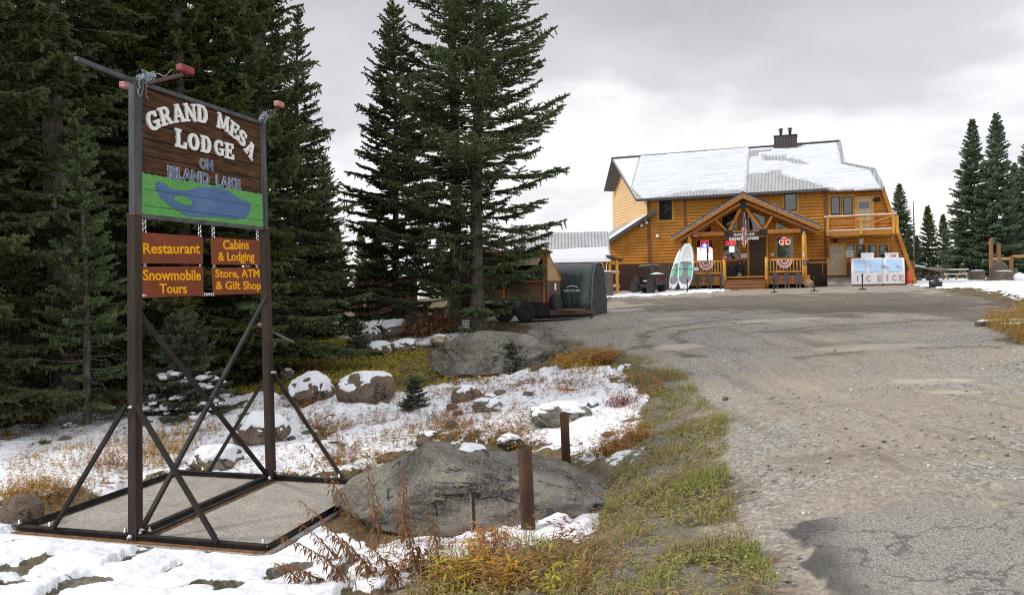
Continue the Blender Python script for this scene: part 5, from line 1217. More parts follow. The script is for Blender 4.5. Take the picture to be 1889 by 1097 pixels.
DOORW = M('dark_door_wood', (.085, .035, .015), (.06, .024, .011), 5, .45, 0, .006, (6, 6, .7), 14)
def corrug(name, c1, c2, pitch, metal, rough, axis=0, amp=.02, dirt=None):
    t = NT(name); v = t.coord('Object'); sp = t.n('ShaderNodeSeparateXYZ'); t.l(v, sp.inputs[0]); w = t.math('SINE', t.math('MULTIPLY', sp.outputs[axis], 6.2832 / pitch))
    f = t.noise(t.coord('Object', (1, 1, .4)), 1.4, 6, .65); col = t.mix(t.step(f, .35, .65), c1, c2)
    if dirt: col = t.mix(t.math('MULTIPLY', t.step(t.noise(t.coord('Object', (3, 3, .5)), 2.5, 5), .5, .7), .6), col, dirt)
    return t.out(col, rough, metal, w, amp, 1.0, .5)
ROOFMET = corrug('corrugated_roof', (.40, .41, .42), (.33, .335, .34), .20, .35, .5)
SKIRT = corrug('corrugated_skirting', (.15, .115, .085), (.10, .072, .05), .11, .3, .6, 0, .014, (.07, .04, .024))
SKIRT_D = corrug('dark_corrugated_skirting', (.050, .028, .018), (.075, .038, .022), .11, .2, .65, 0, .014)
MAROON = M('maroon_panel', (.060, .020, .014), (.045, .016, .012), 2, .6)
FASCIA = M('grey_fascia', (.085, .088, .095), (.065, .067, .072), 3, .45, .2)
SOFFIT = M('grey_soffit', (.16, .155, .15), (.12, .118, .115), 2, .8)
def glass_mat():
    t = NT('window_glass'); v = t.coord('Object'); n = t.noise(v, 1.1, 2)
    return t.out((.022, .022, .020), .04, 0, n, .02, .25, .9)
GLASS = glass_mat()
def emis(name, c, s): t = NT(name); return t.out(tuple(x * .4 for x in c), .5, emit=c, estr=s)
TH = math.atan2(3.36, 3.95); CT, ST = math.cos(TH), math.sin(TH); TR_ = math.hypot(3.36, 3.95)
def slope_n(): return (LB * (-ST) + np.array([0, 0, CT]))
def SL(px, py):
    """pixel -> (s, t) on the front roof slope"""
    P = at_plane(px, py, LP(0, -.45, 7.5), slope_n()) - LP(0, -.45, 7.5); return float(P @ LU), float(P @ (LB * CT + np.array([0, 0, ST])))
def slp(s, t, d=0): return (s, -.45 + t * CT - d * ST, 7.5 + t * ST + d * CT)
def log_wall(m, z0, z1, left, right, fn, h=.195, bul=.045):
    prof = [(0, .0), (.10, .6), (.35, .95), (.65, .95), (.90, .6), (1, 0)]
    z = z0
    while z < z1 - .01:
        hh = min(h, z1 - z); A = []; B = []
        for f, q in prof:
            zz = z + f * hh; l, r = left(zz), right(zz)
            if r < l: l = r = (l + r) / 2
            A.append(fn(l, bul * q, zz)); B.append(fn(r, bul * q, zz))
        m.strip(A, B, False); z += h
    return m
def snow_layer(name, region, bare, parent, fn, step=.07, thick=.07, rows=.27, seed=1, jit=.10, fade=.22, dips=True):
    P = np.array(region); lo, hi = P.min(0), P.max(0); nx = int((hi[0] - lo[0]) / step) + 2; ny = int((hi[1] - lo[1]) / step) + 2
    X, Y = np.meshgrid(np.linspace(lo[0], hi[0], nx), np.linspace(lo[1], hi[1], ny), indexing='ij'); x, y = X.ravel(), Y.ravel(); q = np.c_[x, y]
    d = poly_sd(x, y, region)
    for bp in bare: d = np.minimum(d, -poly_sd(x, y, bp) + (fbm(q * 1.6, seed + 5, 4) - .5) * jit * 2.2 + (fbm(q * np.array([.8, 5]), seed + 7, 2) - .5) * jit * 1.2)
    f = ((y - lo[1]) / rows) % 1.0
    h = thick * (.40 + (.75 if dips else .2) * f ** 1.6 + .30 * (fbm(q * np.array([.6, 1.5]), seed, 4) - .5))
    if dips:
        dip = sstep(.50, .55, fbm(q * np.array([.75, 2.6]), seed + 2, 3)) * sstep(.26, .12, np.abs(((f + .5) % 1) - .5)); h = h * (1 - dip) - .012 * dip
    h = h * np.sqrt(np.clip(d / fade, 0, 1)); ok = d > 0
    V = np.array([fn(a, b, c) for a, b, c in zip(x, y, np.where(ok, h + .004, -.03))]); i, j = np.meshgrid(np.arange(nx - 1), np.arange(ny - 1), indexing='ij'); k = i * ny + j
    Fq = np.stack([k, k + ny, k + ny + 1, k + 1], -1).reshape(-1, 4); Fq = Fq[ok[Fq].any(1)]; u, inv = np.unique(Fq, return_inverse=True)
    return link(bpy.data.objects.new(name, np_mesh(name, V[u], inv.reshape(Fq.shape), RSNOW, True)), parent)
def window(parent, s0, s1, z0, z1, name='window', b=-.065, frame=DKFRAME, fw=.055, casing=.11, sash=0):
    m = MB()
    if casing:
        for a, c, e, g in ((s0 - casing, s1 + casing, z1, z1 + casing), (s0 - casing, s1 + casing, z0 - casing, z0), (s0 - casing, s0, z0, z1), (s1, s1 + casing, z0, z1)): m.box((a, b + .02, e), (c, -.01, g))
        w = m.build(name, POLE, parent)
    else: w = None
    m = MB()
    for a, c, e, g in ((s0, s1, z1 - fw, z1), (s0, s1, z0, z0 + fw), (s0, s0 + fw, z0 + fw, z1 - fw), (s1 - fw, s1, z0 + fw, z1 - fw)): m.box((a, b - .012, e), (c, -.015, g))
    fo = m.build('frame' if w else name, frame, w or parent)
    m = MB(); m.box((s0 + fw, b + .018, z0 + fw), (s1 - fw, -.02, z1 - fw)); m.build('pane', GLASS, w or fo); return w or fo
def build_lodge():
    root = thing('lodge', 'big orange log lodge with a snowy metal roof, gabled porch and balcony', 'building', tuple(LO[:2]) + (ZB,), LRZ)
    # ---- log walls
    WL = -6.57; GD = np.array([-.522, .853])
    lt0, ltz0 = F(1118, 447); lt1, ltz1 = F(1205, 391)
    fn = lambda x, o, z: (x, -o, z)
    m = MB(); log_wall(m, 3.37, 7.62, lambda z: WL, lambda z: 3.87, fn)
    log_wall(m, 3.16, 7.62, lambda z: 3.90, lambda z: 6.98 + (7.45 - z) * .307, lambda x, o, z: (x, -o + .05, z))
    log_wall(m, 3.37, 6.9, lambda z: max(lt0, lt0 + (z - ltz0) / (ltz1 - ltz0) * (lt1 - lt0)), lambda z: WL - .02, lambda x, o, z: (x, -o + .02, z))
    wall = m.build('wall', LOG, root)
    # solid core behind the logs, so nothing is paper thin
    m = MB(); m.prism([(WL, 1.3), (8.75, 1.3), (6.98, 7.5), (WL, 7.5)], lambda s, z, d: (s, d, z), .09, .45)
    m.prism([(lt0, 1.3), (WL - .05, 1.3), (WL - .05, 6.6), (lt0, ltz0 - .05)], lambda s, z, d: (s, d, z), .09, .40)
    m.build('wall_core', TRIM, root)
    # ---- the angled sunlit gable
    gpt = lambda d, z, o=0: (WL + GD[0] * d - .853 * o, GD[1] * d - .522 * o, z)
    wn_ = -(LU * .853 + LB * .522)
    def Gp(px, py): 
        P = at_plane(px, py, LP(WL, 0, 0), wn_) - LP(WL, 0, 0); return float(P @ (LU * GD[0] + LB * GD[1])), float(P[2])
    gl = Gp(1130, 352); gp = Gp(1137, 314); gf = Gp(1197, 374)
    def ztop(d): return np.interp(d, [0, gp[0], gl[0]], [7.62, gp[1] - .05, gl[1]])
    m = MB(); z = 3.2
    dl = lambda z: (0.0 if z < 7.6 else float(np.interp(z, [7.6, gp[1]], [0, gp[0]]))); dr_ = lambda z: (gl[0] if z < gl[1] else float(np.interp(z, [gl[1], gp[1]], [gl[0], gp[0]])))
    log_wall(m, 3.2, gp[1], dl, dr_, lambda x, o, z: gpt(x, z, o)); m.build('gable_wall', LOG_SUNLIT, root)
    m = MB(); m.prism([(0, 1.2), (gl[0], 1.2), (gl[0], gl[1] - .1), (gp[0], gp[1] - .15), (0, 7.4)], lambda d, z, o: gpt(d, z, o), -.06, -.35); m.build('wall_core', TRIM, root)
    # corner boards
    m = MB(); m.box((WL - .10, -.075, 3.37), (WL + .10, -.005, 7.5)); m.build('corner_board', TRIM, root)
    m = MB(); s = F(1264, 400)[0]; m.box((s - .07, -.07, 4.0), (s + .07, -.005, 7.45)); m.build('corner_board', TRIM, root)
    m = MB(); m.box((3.83, -.075, 3.16), (3.97, -.03, 7.45)); m.build('corner_board', TRIM, root)
    # skirting
    m = MB(); m.box((lt0 + .02, -.02, 1.2), (WL - .06, .08, 3.37)); m.build('skirting', MAROON, root, label='smooth maroon panel')
    m = MB(); m.box((WL - .05, -.025, 1.2), (-3.6, .08, 3.37)); m.build('skirting', SKIRT, root)
    m = MB(); m.box((2.7, -.025, 1.3), (3.98, .08, 3.18)); m.build('skirting', SKIRT_D, root)
    m = MB(); m.box((4.0, -.015, 1.4), (8.62, .085, 3.16)); m.build('skirting', TRIM, root)
    m = MB(); m.box((2.7, -.10, 3.16), (3.98, -.03, 3.24)); m.build('ledge', POLE, root)
    # ---- main roof
    A = SL(1128, 293); D = SL(1173, 371); RR = SL(1548, 260); T1 = SL(1557, 301); T2 = SL(1612, 312); T3 = SL(1630, 346)
    e0 = SL(1187, 368)[0]; e1 = SL(1388, 358)[0]; e2 = SL(1520, 349)[0]; e3 = SL(1536, 350)[0]
    print('ROOF', A, D, RR, T1, T2, T3, e0, e1, e2, e3)
    TRg = TR_
    poly = [(D[0], 0), (e0, 0), (e2, 0), (e3, -.22), (T3[0] - .02, T3[1] - .10), T2, T1, (RR[0], TRg), (A[0], TRg)]
    m = MB(); m.prism(poly, lambda s, t, d: slp(s, t, d), -.10, 0); roof = m.build('roof', ROOFMET, root)
    m = MB(); m.box((D[0], -.50, 7.36), (e2 + .2, -.46, 7.52)); m.build('fascia', FASCIA, roof)
    # back slope: we look up at its underside left of the gable
    bn = (LB * ST + np.array([0, 0, CT])); RB = -.45 + TRg * CT; RZ = 7.5 + TRg * ST
    P = at_plane(1114, 351, LP(0, RB, RZ), bn) - LP(0, RB, RZ); E = (float(P @ LU), float(P @ (LB * CT - np.array([0, 0, ST]))))
    bsl = lambda s, t, d: (s, RB + t * CT + d * ST, RZ - t * ST + d * CT)
    m = MB(); m.prism([(A[0], 0), (RR[0], 0), (RR[0], 5.2), (E[0], max(E[1], 1.5) if E[1] < 5.2 else 5.2)], bsl, -.10, -.005); m.build('roof_back', SOFFIT, root)
    m = MB(); m.prism([T1, T2, (T2[0], T2[1] + .01), (T1[0], T1[1] + .01)], lambda s, t, d: slp(s, t, 0)[:1] + (slp(s, t)[1] + d, slp(s, t)[2] - d * .25), -.02, 5.0); m.build('roof_back', ROOFMET, root)
    p2, p3 = slp(*T2), slp(*T3); m = MB(); vs = [p2, p3, (p3[0], 6.5, p3[2] - .2), (p2[0], 6.5, p2[2] - .4)]; m.add(vs + [(a - .1, b, c - .1) for a, b, c in vs], [(0, 1, 2, 3), (7, 6, 5, 4), (0, 4, 5, 1), (1, 5, 6, 2), (2, 6, 7, 3), (3, 7, 4, 0)]); m.build('roof_side', ROOFMET, root)
    m = MB(); m.beam(slp(A[0], TRg, .02), slp(RR[0], TRg, .02), .30, .05); m.build('ridge_cap', ROOFMET, roof)
    m = MB(); m.beam(slp(RR[0], TRg, .0), slp(*T1, 0), .06, .16, (1, 0, 0)); m.beam(slp(*T1, 0), slp(*T2, 0), .16, .14); m.beam(slp(*T2, 0), slp(*T3, 0), .08, .16, (1, 0, 0))
    m.build('rake_trim', ROOFMET, roof); m = MB(); m.beam(slp(A[0], TRg, -.05), slp(D[0], 0, -.05), .06, .14, (1, 0, 0)); m.build('rake_trim', FASCIA, roof)
    # roof snow
    c = [SL(*q) for q in ((1181, 290), (1166, 346), (1189, 367))]; mid = SL(1381, 300)[0]
    snow_layer('roof_snow', [(c[0][0], TRg - .1), (c[1][0], c[1][1]), (c[2][0], -.06), (SL(1386, 358)[0], -.06), (mid, .2), (mid - .02, TRg - .1)], [[SL(*q) for q in ((1185, 371), (1200, 366), (1226, 362), (1262, 354), (1300, 353), (1340, 353), (1372, 352), (1386, 353), (1386, 366), (1185, 378))]], roof, slp, .06, .13, .30, 3, .05, .12)
    snow_layer('roof_snow', [(A[0] + .12, TRg - .12), (c[0][0] - .03, TRg - .12), (c[1][0] - .03, c[1][1] + .05), SL(1163, 345)], [], roof, slp, .07, .035, .5, 5, .04, .1, False)
    bp = [[(1378,322),(1440,316),(1442,322),(1470,331),(1500,338),(1524,345),(1545,350),(1540,362),(1378,372)], [(1378,279),(1424,276),(1428,280),(1400,282),(1400,287),(1380,290)],
          [(1405,288),(1450,288),(1451,292),(1466,293),(1486,300),(1500,304),(1488,305),(1466,302),(1450,298),(1408,296)], [(1426,268),(1475,266),(1490,270),(1470,274),(1430,275)]]
    snow_layer('roof_snow', [(mid + .05, .0), (e3, -.2), (T3[0] - .12, T3[1] - .08), (T2[0] - .22, T2[1] - .1), (T1[0] - .1, T1[1] - .15), (RR[0] - .1, TRg - .22), (mid + .05, TRg - .18)], [[SL(*q) for q in b] for b in bp], roof, slp, .055, .12, .30, 9, .10, .12)
    # chimney
    b = 3.3; s0, z0 = F(1428, 273, b); s1, z1 = F(1470, 249, b)
    m = MB(); m.box((s0, b - .1, z0 - .8), (s1, b + .85, z1)); m.box((s0 - .03, b - .13, z1), (s1 + .03, b + .88, z1 + .05)); ch = m.build('chimney', corrug('chimney_cladding', (.070, .062, .060), (.055, .05, .05), .16, .2, .6), roof)
    for px in (1440, 1457):
        s = F(px, 245, b)[0]; m = MB(); m.lathe([(.085, 0), (.085, .26), (.12, .28), (.12, .34), (.09, .36), (.09, .40), (.15, .42), (.16, .47), (.02, .53)], (s, b + .35, z1 + .04), 14); m.build('flue', GREYMETAL, ch)
    # ---- lean-to roof on the left
    q = [F(1212, 386, -.3), F(1118, 447, -.3)]
    r0 = (q[0][0], -.35, q[0][1]); r1 = (q[1][0], -.35, q[1][1]); r2 = (q[1][0] - 2.6, 5.5, q[1][1] - .02); r3 = (q[0][0] - 3.2, 5.5, q[0][1] - .02)
    m = MB(); vs = [r0, r1, r2, r3]; m.add(vs + [(a, b_, c_ - .14) for a, b_, c_ in vs], [(0, 1, 2, 3), (7, 6, 5, 4), (0, 4, 5, 1), (1, 5, 6, 2), (2, 6, 7, 3), (3, 7, 4, 0)]); lr = m.build('roof', ROOFMET, root, label='lean-to roof with a sheet of snow')
    m = MB(); m.beam(tuple(np.array(r0) + [0, -.03, -.08]), tuple(np.array(r1) + [0, -.03, -.08]), .04, .22); m.build('fascia', FASCIA, lr)
    def lean(u, v, d): p = np.array(r0) * (1 - u) * (1 - v) + np.array(r1) * u * (1 - v) + np.array(r2) * u * v + np.array(r3) * (1 - u) * v; return tuple(p + np.array([0, 0, d]))
    snow_layer('roof_snow', [(.10, .03), (.97, .03), (.97, .42), (.55, .5), (.10, .36)], [], lr, lean, .02, .05, .2, 12, .02, .05, False)
    # ---- slanted right edge of the A-frame
    p = Vector((6.93, -.12, 7.5)); q2 = Vector((8.66, -.12, 1.75)); m = MB(); m.beam(p, q2, .21, .16, (0, 1, 0)); m.build('slanted_beam', LOG, root, .01)
    m = MB(); m.prism([(6.90, 7.42), (8.63, 1.75), (8.72, 1.75), (6.99, 7.42)], lambda s, z, d: (s, d, z), -.05, 6.0); m.build('side_roof', ROOFMET, root)
    # windows
    for a, c_ in (((1216, 371), (1240, 405)), ((1447, 356), (1470, 388))):
        u0, v0 = F(*a); u1, v1 = F(*c_); window(root, u0, u1, v1, v0)
    for x0, x1 in ((1532, 1550), (1555, 1573)):
        u0, v0 = F(x0, 363.5); u1, v1 = F(x1, 395.5); window(root, u0, u1, v1, v0)
    for x0, x1 in ((1560, 1576), (1580, 1596), (1601, 1617), (1622, 1638)):
        u0, v0 = F(x0, 452); u1, v1 = F(x1, 474); window(root, u0, u1, v1, v0, casing=.07)
    # doors
    def door(px0, px1, py0, py1, mat, zb, pane=None, panels=False):
        u0, v0 = F(px0, py0); u1, _ = F(px1, py0); m = MB(); m.box((u0, -.085, zb), (u1, -.01, v0)); d = m.build('door', mat, root, .01)
        m = MB(); 
        for a, c_, e, g in ((u0 - .12, u0, zb, v0 + .12), (u1, u1 + .12, zb, v0 + .12), (u0, u1, v0, v0 + .12)): m.box((a, -.11, e), (c_, -.01, g))
        m.build('door_frame', POLE, d)
        m = MB(); m.lathe([(.015, 0), (.03, .03), (.03, .06), (.01, .07)], (u0 + .09, -.155, zb + .95), 10, axis='y'); m.build('handle', ZINC, d)
        if pane:
            m = MB(); 
            for pn in pane: w_ = u1 - u0; h_ = v0 - zb; m.box((u0 + pn[0] * w_, -.095, zb + pn[2] * h_), (u0 + pn[1] * w_, -.04, zb + pn[3] * h_))
            m.build('pane', GLASS, d)
        m = MB(); w_ = u1 - u0; h_ = v0 - zb
        for a, c_ in ((.14, .46), (.54, .86)):
            for e, g in (((.08, .42), (.48, .92)) if panels else ((.08, .62),)):
                x0, x1, y0, y1 = u0 + a * w_, u0 + c_ * w_, zb + e * h_, zb + g * h_
                for (aa, cc, ee, gg) in ((x0, x1, y0, y0 + .02), (x0, x1, y1 - .02, y1), (x0, x0 + .02, y0 + .02, y1 - .02), (x1 - .02, x1, y0 + .02, y1 - .02)): m.box((aa, -.098, ee), (cc, -.05, gg))
        m.build('panel_moulding', mat, d)
        return d
    door(1581, 1608, 367, 420, BEIGE, F(1600, 428)[1], [(.12, .82, .70, .90)])
    door(1529, 1557, 453, 507, BEIGE, F(1540, 508)[1], [(.28, .44, .72, .90), (.60, .76, .72, .90)])
    door(1382, 1413, 438, 508, DOORW, 2.47, None, True)
    # porch windows on the wall
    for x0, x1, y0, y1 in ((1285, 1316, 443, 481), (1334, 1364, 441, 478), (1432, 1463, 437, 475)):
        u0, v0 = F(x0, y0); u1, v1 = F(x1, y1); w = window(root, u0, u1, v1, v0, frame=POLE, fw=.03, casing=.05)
        if x0 == 1285:
            m = MB(); a, z1_ = F(1286, 456.5); c_, z0_ = F(1315, 480); am = a + (c_ - a) * .62
            m.prism([(a, z0_), (am, z0_), (am, z1_), (a, z1_)], lambda s, z, d: (s, d, z), -.075, -.05); m.prism([(am + .10, z0_), (c_, z0_), (c_, z1_ - .12), (c_ - .12, z1_), (am + .10, z1_)], lambda s, z, d: (s, d, z), -.075, -.05); m.build('daylight_glow_panel', emis('painted_daylight_glow', (.95, .96, .93), 1.0), w)  # self-glowing sheets imitate daylight seen through the window
        if x0 == 1334:
            m = MB(); a, z1_ = F(1345, 454); c_, z0_ = F(1355, 465); m.box((a, -.075, z0_), (c_, -.05, z1_)); m.build('daylight_glow_panel', emis('painted_daylight_glow', (.95, .95, .90), .9), w)  # small glowing sheet, imitating bright daylight beyond the glass
    for poly in ([(1331.6,430.5),(1360,429),(1360,387.6),(1331.6,400.3)], [(1380,427),(1411,426.5),(1411,400.3),(1380,387.6)], [(1291,431),(1312.6,430.5),(1312.6,414.6)], [(1431,426.5),(1460,424),(1431,410)]):
        q = [F(*c_) for c_ in poly]; m = MB(); m.prism(q, lambda s, z, d: (s, d, z), -.075, -.02); cx = sum(a for a, _ in q) / len(q); cz = sum(b_ for _, b_ in q) / len(q)
        w = m.build('gable_window', GLASS, root); m = MB()
        for i in range(len(q)): a, b_ = q[i], q[(i + 1) % len(q)]; m.beam((a[0], -.07, a[1]), (b_[0], -.07, b_[1]), .05, .05, (0, 1, 0))
        m.build('frame', POLE, w)
    # wainscot behind the porch
    m = MB(); m.box((-3.6, -.055, 2.45), (-.62, -.01, 3.40)); m.build('wainscot', SKIRT, root); m = MB(); m.box((.66, -.055, 2.45), (2.7, -.01, 3.40)); m.build('wainscot', SKIRT, root)
    # ---- porch
    NB = -2.4; ap = F(1370, 353, NB - .35); l = F(1238, 436, NB - .35); r = F(1512, 413, NB - .35)
    deckz = 2.47
    m = MB(); m.box((-3.95, NB - .05, deckz - .10), (3.02, -.06, deckz)); m.box((-3.95, NB - .11, deckz - .50), (-1.62, NB - .05, deckz - .005)); m.box((.66, NB - .11, deckz - .50), (3.02, NB - .05, deckz - .005)); porch = m.build('porch_deck', BEAM, root)
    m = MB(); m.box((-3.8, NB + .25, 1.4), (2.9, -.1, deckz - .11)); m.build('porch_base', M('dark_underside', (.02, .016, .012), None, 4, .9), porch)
    # steps
    m = MB()
    for i in range(4):
        z = deckz - .19 * (i + 1) + (.0 if i else 0); y = NB - .05 - .26 * (i + 0); 
        m.box((-1.62, y - .30, z - .05), (.64, y, z)); m.box((-1.60, y - .02 - .24, z - .24), (.62, y - .24 - .0, z - .05))
    m.build('steps', STAIR, porch)
    # posts and railing
    def pole(name, p, q, r_, par, n=12, mat=POLE): m = MB(); P = Vector(p); Q = Vector(q); m.tube([P, P.lerp(Q, .33), P.lerp(Q, .66), Q], [r_ * 1.06, r_, r_ * .97, r_ * .95], n); return m.build(name, mat, par)
    for s in (-3.70, 2.73): pole('post', (s, NB, deckz - .45), (s, NB, 4.95), .135, porch)
    for s, t in ((-1.68, 3.55), (.68, 3.55)): pole('newel_post', (s, NB - .08, 1.7), (s, NB - .08, t), .10, porch)
    for s0, s1 in ((-3.55, -1.78), (.78, 2.62)):
        rl = pole('top_rail', (s0, NB, 3.36), (s1, NB, 3.36), .062, porch); pole('bottom_rail', (s0, NB, 2.68), (s1, NB, 2.68), .058, porch); n = 10
        for k in range(n): s = s0 + (s1 - s0) * (k + .6) / (n + .2); pole('baluster', (s, NB, 2.68), (s, NB, 3.36), .034, rl, 8)
    for s in (-3.85, 3.0):
        rl = pole('top_rail', (s + (.1 if s < 0 else -.1), NB + .1, 3.36), (s + (.1 if s < 0 else -.1), -.1, 3.36), .06, porch)
    # porch roof: two slabs, barge boards, truss
    e = .12
    for k, (x, z) in enumerate((l, r)):
        dx, dz = x - ap[0], z - ap[1]; L = math.hypot(dx, dz); nx, nz_ = -dz / L, dx / L
        if nz_ < 0: nx, nz_ = -nx, -nz_
        m = MB(); q = [(ap[0], ap[1]), (x, z), (x - nx * .07, z - nz_ * .07), (ap[0], ap[1] - .08)]; m.prism(q, lambda s, z_, d: (s, d, z_), NB - .42, -.03); pr = m.build('porch_roof', M('dark_roof_metal', (.055, .05, .048), (.04, .036, .035), 3, .5, .3), root)
        m = MB(); q = [(ap[0], ap[1] - .085), (x, z - .085), (x - nx * .02, z - .34), (ap[0], ap[1] - .40)]; m.prism(q, lambda s, z_, d: (s, d, z_), NB - .40, NB - .33); m.build('barge_board', BEAM, pr)
        m = MB(); q = [(ap[0] + dx * .03, ap[1] - .10 + dz * .03), (x * .98 + ap[0] * .02, z - .09 + .02), (x, z - .17), (ap[0] + dx * .03, ap[1] - .20 + dz * .03)]; m.prism(q, lambda s, z_, d: (s, d, z_), NB - .32, -.05); m.build('soffit_boards', BEAM, pr)
        m = MB(); m.beam((ap[0] + dx * .04, NB, ap[1] - .58 + dz * .04), (ap[0] + dx * .99, NB, ap[1] - .50 + dz * .99), .16, .26, (0, 1, 0)); m.build('rafter', BEAM, pr)
        # strips of snow along the eaves edge
        snow_layer('roof_snow', [(.28, .01), (.99, .01), (.99, .10), (.80, .13), (.55, .08), (.28, .05)], [[(.30, -.02), (.36, -.02), (.36, .2), (.30, .2)], [(.52, -.02), (.56, -.02), (.56, .2), (.52, .2)]], pr, lambda u, v, d: (ap[0] + dx * u + nx * d, NB - .42 + v * 2.4, ap[1] + dz * u + nz_ * d), .012, .035, .3, 20 + k, .01, .03, False)
        # icicle lights along the barge
        rg = np.random.default_rng(30 + k); m = MB()
        for i in range(64):
            u = .03 + .96 * i / 63; ln_ = rg.choice([.06, .10, .16, .24], p=[.3, .35, .25, .1]) * (1.9 if u > .96 else 1); p = (ap[0] + dx * u, NB - .415, ap[1] + dz * u - .10); m.tube([p, (p[0] + rg.normal(0, .012), p[1], p[2] - ln_)], .0075, 4, smooth=False)
        m.tube([(ap[0] + dx * i / 40, NB - .415, ap[1] + dz * i / 40 - .10 - .02 * (i % 2)) for i in range(41)], .008, 4, smooth=False)
        o = m.build('icicle_lights', WIRE); o.location = tuple(LO[:2]) + (0,); o.rotation_euler = (0, 0, LRZ); tag(o, 'white icicle light string hanging along the %s slope of the porch gable' % ('left' if k == 0 else 'right'), 'light string', 'icicle lights on the porch gable')
    bz = 5.02; m = MB(); m.beam((-3.95, NB, bz), (2.95, NB, bz), .16, .22); m.build('tie_beam', BEAM, root)
    n1 = F(1343.5, 430, NB)[0]; n2 = F(1408, 427, NB)[0]; apx = ap[0]
    k1 = F(1315, 400, NB); k2 = F(1427, 394, NB)
    for a_, c_, w_ in (((n1 + .04, NB, bz + .1), (apx - .14, NB, ap[1] - .95), .17), ((n2 - .04, NB, bz + .1), (apx + .14, NB, ap[1] - .95), .17), ((n1 - .06, NB, bz + .12), (k1[0] - .02, NB, k1[1] + .02), .12), ((n2 + .06, NB, bz + .12), (k2[0] + .02, NB, k2[1] + .02), .12)):
        m = MB(); m.beam(a_, c_, w_, .14, (0, 1, 0)); m.build('truss_strut', BEAM, root)
    def plate(x0, x1, z0, z1): m = MB(); m.box((x0, NB - .10, z0), (x1, NB + .10, z1)); m.build('steel_plate', PLATE, root)
    plate(apx - .22, apx + .22, ap[1] - .98, ap[1] - .44); plate(n1 - .22, n1 + .22, bz - .20, bz + .15); plate(n2 - .22, n2 + .22, bz - .20, bz + .15); plate(-3.90, -3.52, bz - .22, bz + .30); plate(2.55, 2.93, bz - .22, bz + .30)
    for a_, c_ in ((k1, -1), (k2, 1)): m = MB(); m.beam((a_[0] - c_ * .10, NB - .0, a_[1] - .14), (a_[0] + c_ * .03, NB, a_[1] + .10), .15, .17, (0, 1, 0)); m.build('steel_plate', PLATE, root)
    # ---- balcony
    BB = -1.4; x0 = F(1524, 430, BB)[0]; x1 = F(1650, 430, BB)[0]; tz = F(1588, 397, BB)[1]; rz_ = F(1588, 424, BB)[1]; bz2 = F(1588, 434, BB)[1]
    m = MB(); m.box((x0, BB, bz2 + .08), (x1, -.05, bz2 + .16)); bal = m.build('balcony', BEAM, root)
    m = MB(); m.box((x0 - .02, BB - .08, bz2), (x1 + .02, BB, rz_)); m.box((x1 + .0, BB + .002, bz2), (x1 + .07, -.05, rz_)); m.build('rim_beam', BEAM, bal)
    m = MB(); m.box((x0 - .10, BB - .10, tz - .10), (x1 + .14, BB + .04, tz - .02)); m.box((x1 + .0, BB + .05, tz - .10), (x1 + .12, -.05, tz - .02)); m.box((x0, BB - .06, tz - .45), (x1, BB - .01, tz - .33)); m.build('rail', BEAM, bal)
    for px in (1527, 1588, 1648, 1655): s = F(px, 410, BB)[0]; m = MB(); m.box((s - .07, BB - .12, bz2 + .05), (s + .07, BB - .081, tz - .10)); m.build('rail_post', POLE, bal)
    a_ = F(1594, 417, BB); c_ = F(1647, 397, BB); m = MB(); m.beam((a_[0], BB - .05, a_[1]), (c_[0], BB - .05, c_[1]), .05, .12, (0, 1, 0)); m.build('diagonal_board', POLE, bal)
    rg = np.random.default_rng(9); m = MB()
    for y0, zz, xa, xb in ((BB - .03, tz - .012, x0 - .1, x1 + .12), (BB - .06, rz_ + .004, x0, x1)):
        pts = [(xa + (xb - xa) * i / 40, y0, zz + .008 + .012 * rg.random()) for i in range(41)]; m.tube(pts, [.03 + .015 * rg.random() for _ in pts], 6)
    m.build('rail_snow', SNOW, bal)
    for s in (x0 + .1, x1 - .1): m = MB(); m.beam((s, BB + .15, bz2), (s, -.06, bz2 - 1.15), .14, .14, (1, 0, 0)); m.build('bracket', BEAM, bal)
    m = MB(); s, z = F(1588, 444, -.6); m.lathe([(.02, -.36), (.10, -.30), (.17, 0), (.05, .05)], (s, -.6, z + .12), 10); m.build('porch_lantern', M('frosted_lamp_glass', (.55, .50, .40), (.48, .43, .34), 5, .4), bal)
    # floodlights
    for px, py in ((1190, 405), (1193.5, 411), (1184, 416), (1214, 436), (1620, 368), (1614, 369), (1541, 444)):
        s, z = F(px, py); m = MB(); m.lathe([(.05, 0), (.10, -.05), (.11, -.12), (.02, -.14)], (s, -.06, z), 12, axis='y'); m.build('floodlight', WHITELET if px < 1300 else PLATE, root)
    shift_down(root, ZB)
    return root
def shift_down(o, dz):
    seen = set()
    def go(x):
        for ch in x.children:
            if ch.type == 'MESH' and ch.data.name not in seen: seen.add(ch.data.name); ch.data.transform(Matrix.Translation((0, 0, -dz)))
            go(ch)
    go(o)
